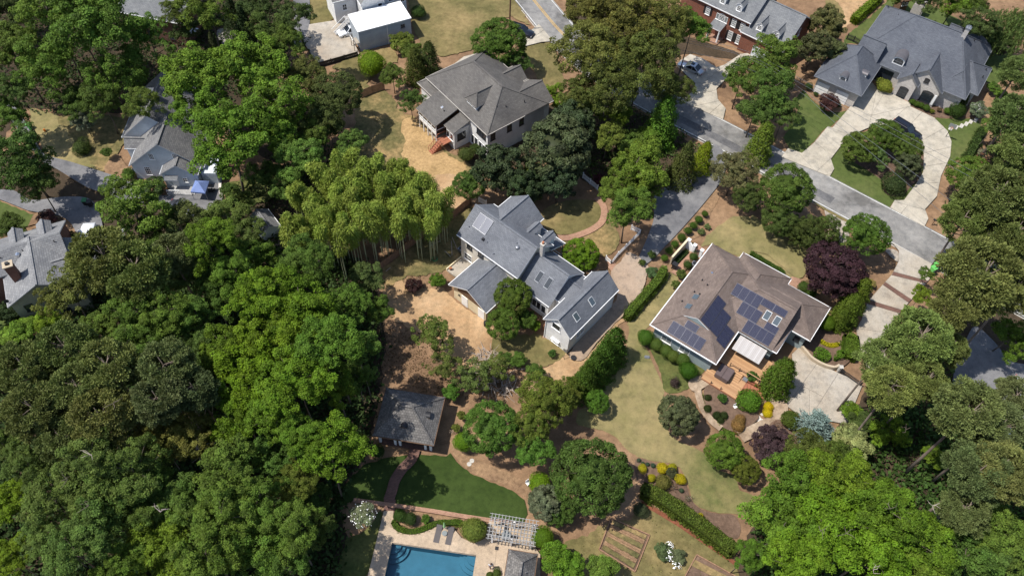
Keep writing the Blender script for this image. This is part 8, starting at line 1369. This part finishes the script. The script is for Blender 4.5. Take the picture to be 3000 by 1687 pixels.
hedge('hedge', WL('8', (1500, 990, 1560, 1030, 1610, 1060)), 2.2, 1.1, 'clipped block hedge behind the retaining wall, left', (.075, .145, .014), .18, 100, smooth=False)
hedge('hedge', WL('8', (1660, 1010, 1710, 1050)), 2.3, 1.1, 'clipped block hedge behind the retaining wall, right', (.075, .145, .014), .18, 100, smooth=False)
hedge('hedge', WL('8', (1550, 910, 1600, 940, 1650, 945, 1690, 930)), .8, .5, 'bright yellow low hedge beside the flagstone terrace', (.36, .33, .012), .14, 140)
hedge('hedge', WL('8', (1020, 245, 1080, 280, 1180, 340, 1280, 400)), .7, .6, 'low green hedge along the back of the brown roof', (.055, .10, .016), .15, 130)
hedge('hedge', WL('9', (290, 400, 400, 460, 520, 500, 640, 520)), 2.6, 1.7, 'long dark clipped hedge bank behind the purple maple', (.045, .065, .022), .22, 70, rough=.2)
hedge('hedge', WL('4', (1610, 1230, 1680, 1110, 1740, 990)), 1.3, 1.2, 'dark hedge along the edge of the lawn triangle', (.045, .075, .018), .2, 90, rough=.1)
hedge('groundcover_edge', WL('d', (90, 830, 95, 930, 120, 1040, 190, 1150, 300, 1240, 420, 1300, 540, 1320, 660, 1270, 760, 1190)), .4, .18, 'leafy green rim round the mulch bed', (.11, .16, .025), .12, 180, rough=.05, cat='groundcover')
hedge('groundcover_edge', WL('w', (1130, 900, 1250, 790, 1400, 640)), .9, .35, 'dark green border plants along the cream garden wall', (.035, .06, .016), .16, 120, rough=.1, cat='border plants')
# blossoms
def blossom(label, zn, x, y, R, h, n, mt, s=.16):
    g = np.random.default_rng(n); d = rdir(g, n * 2); d = d[d[:, 2] > 0][:n]; p = W(zn, x, y, h); Q = quads(g, d * R * np.array([1, 1, .75]) * (1 + .08 * g.normal(size=(len(d), 1))), unit(d + np.array([0, 0, 1.])), s * (.6 + .8 * g.random(len(d))), .9); me = leafmesh('blossom', Q, mt); o = link(bpy.data.objects.new('blossom', me)); o.location = p; tag(o, label, 'flowers', kind='stuff')
blossom('white blossom on the bush left of the pool path', 'F', 913, 1295, 1.5, 2.4, 60, petal, .12); blossom('white flower heads in the middle of the dry lawn bush', '12', 1370, 1290, .7, .7, 75, petal, .15); blossom('white flower heads at the top of the dry lawn bush', '12', 1385, 1230, .5, .7, 40, petal, .15); blossom('white flower heads at the right of the dry lawn bush', '12', 1435, 1365, .55, .6, 45, petal, .15); blossom('pale blossom on the bush beside the mansion path', '4', 1715, 820, .9, 1.9, 110, petal, .12); blossom('pale flower dots on the twiggy bush behind the tan lawn', '9', 560, 430, 1.2, 2.6, 80, plain('pink_petals', (.6, .42, .38), .8), .14)
# uncountable low growth
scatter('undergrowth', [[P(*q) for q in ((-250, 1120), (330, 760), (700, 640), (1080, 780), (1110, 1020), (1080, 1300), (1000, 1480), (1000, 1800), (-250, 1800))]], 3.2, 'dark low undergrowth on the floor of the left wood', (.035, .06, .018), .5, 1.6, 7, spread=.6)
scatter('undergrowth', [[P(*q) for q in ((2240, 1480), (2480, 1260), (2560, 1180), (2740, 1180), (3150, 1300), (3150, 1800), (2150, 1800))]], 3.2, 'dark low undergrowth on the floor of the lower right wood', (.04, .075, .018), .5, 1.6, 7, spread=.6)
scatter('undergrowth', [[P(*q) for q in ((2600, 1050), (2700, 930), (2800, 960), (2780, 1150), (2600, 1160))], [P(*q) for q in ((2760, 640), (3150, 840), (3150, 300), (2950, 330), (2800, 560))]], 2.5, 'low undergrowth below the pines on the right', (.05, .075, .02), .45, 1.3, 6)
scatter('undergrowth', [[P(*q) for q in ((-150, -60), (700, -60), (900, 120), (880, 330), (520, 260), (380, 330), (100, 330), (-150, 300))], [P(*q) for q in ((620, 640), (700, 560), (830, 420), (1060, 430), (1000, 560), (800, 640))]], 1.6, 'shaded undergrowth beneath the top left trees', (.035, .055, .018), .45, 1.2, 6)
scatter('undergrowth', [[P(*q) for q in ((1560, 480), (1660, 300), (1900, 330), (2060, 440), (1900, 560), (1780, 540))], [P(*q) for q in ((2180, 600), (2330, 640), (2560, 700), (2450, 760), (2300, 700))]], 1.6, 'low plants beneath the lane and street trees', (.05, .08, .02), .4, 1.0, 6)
scatter('weeds', [WL('6', (1100, 700, 1370, 460, 1700, 260, 1650, 430, 1680, 580, 1440, 740, 1120, 840)), WL('2', (960, 700, 1150, 720, 1240, 880, 1230, 1100, 1300, 1400, 1000, 1150, 1060, 1000)), WL('12', (1250, 980, 1850, 1370, 1700, 1500, 700, 1500, 700, 1200, 1050, 1060))], 3.0, 'tufts of dry weed scattered over the yards', (.17, .15, .055), .16, .18, 5, spread=.25, cat='weeds')
scatter('leaf_litter', [WL('6', (1060, 1150, 1400, 1130, 1860, 1330, 2050, 1449, 2000, 1600, 1500, 1700, 1080, 1449)), WL('12', (0, 60, 300, 130, 300, 0, 0, -80))], 5.0, 'twigs and litter over the dappled red soil', (.15, .10, .06), .2, .15, 5, spread=.4, cat='litter')
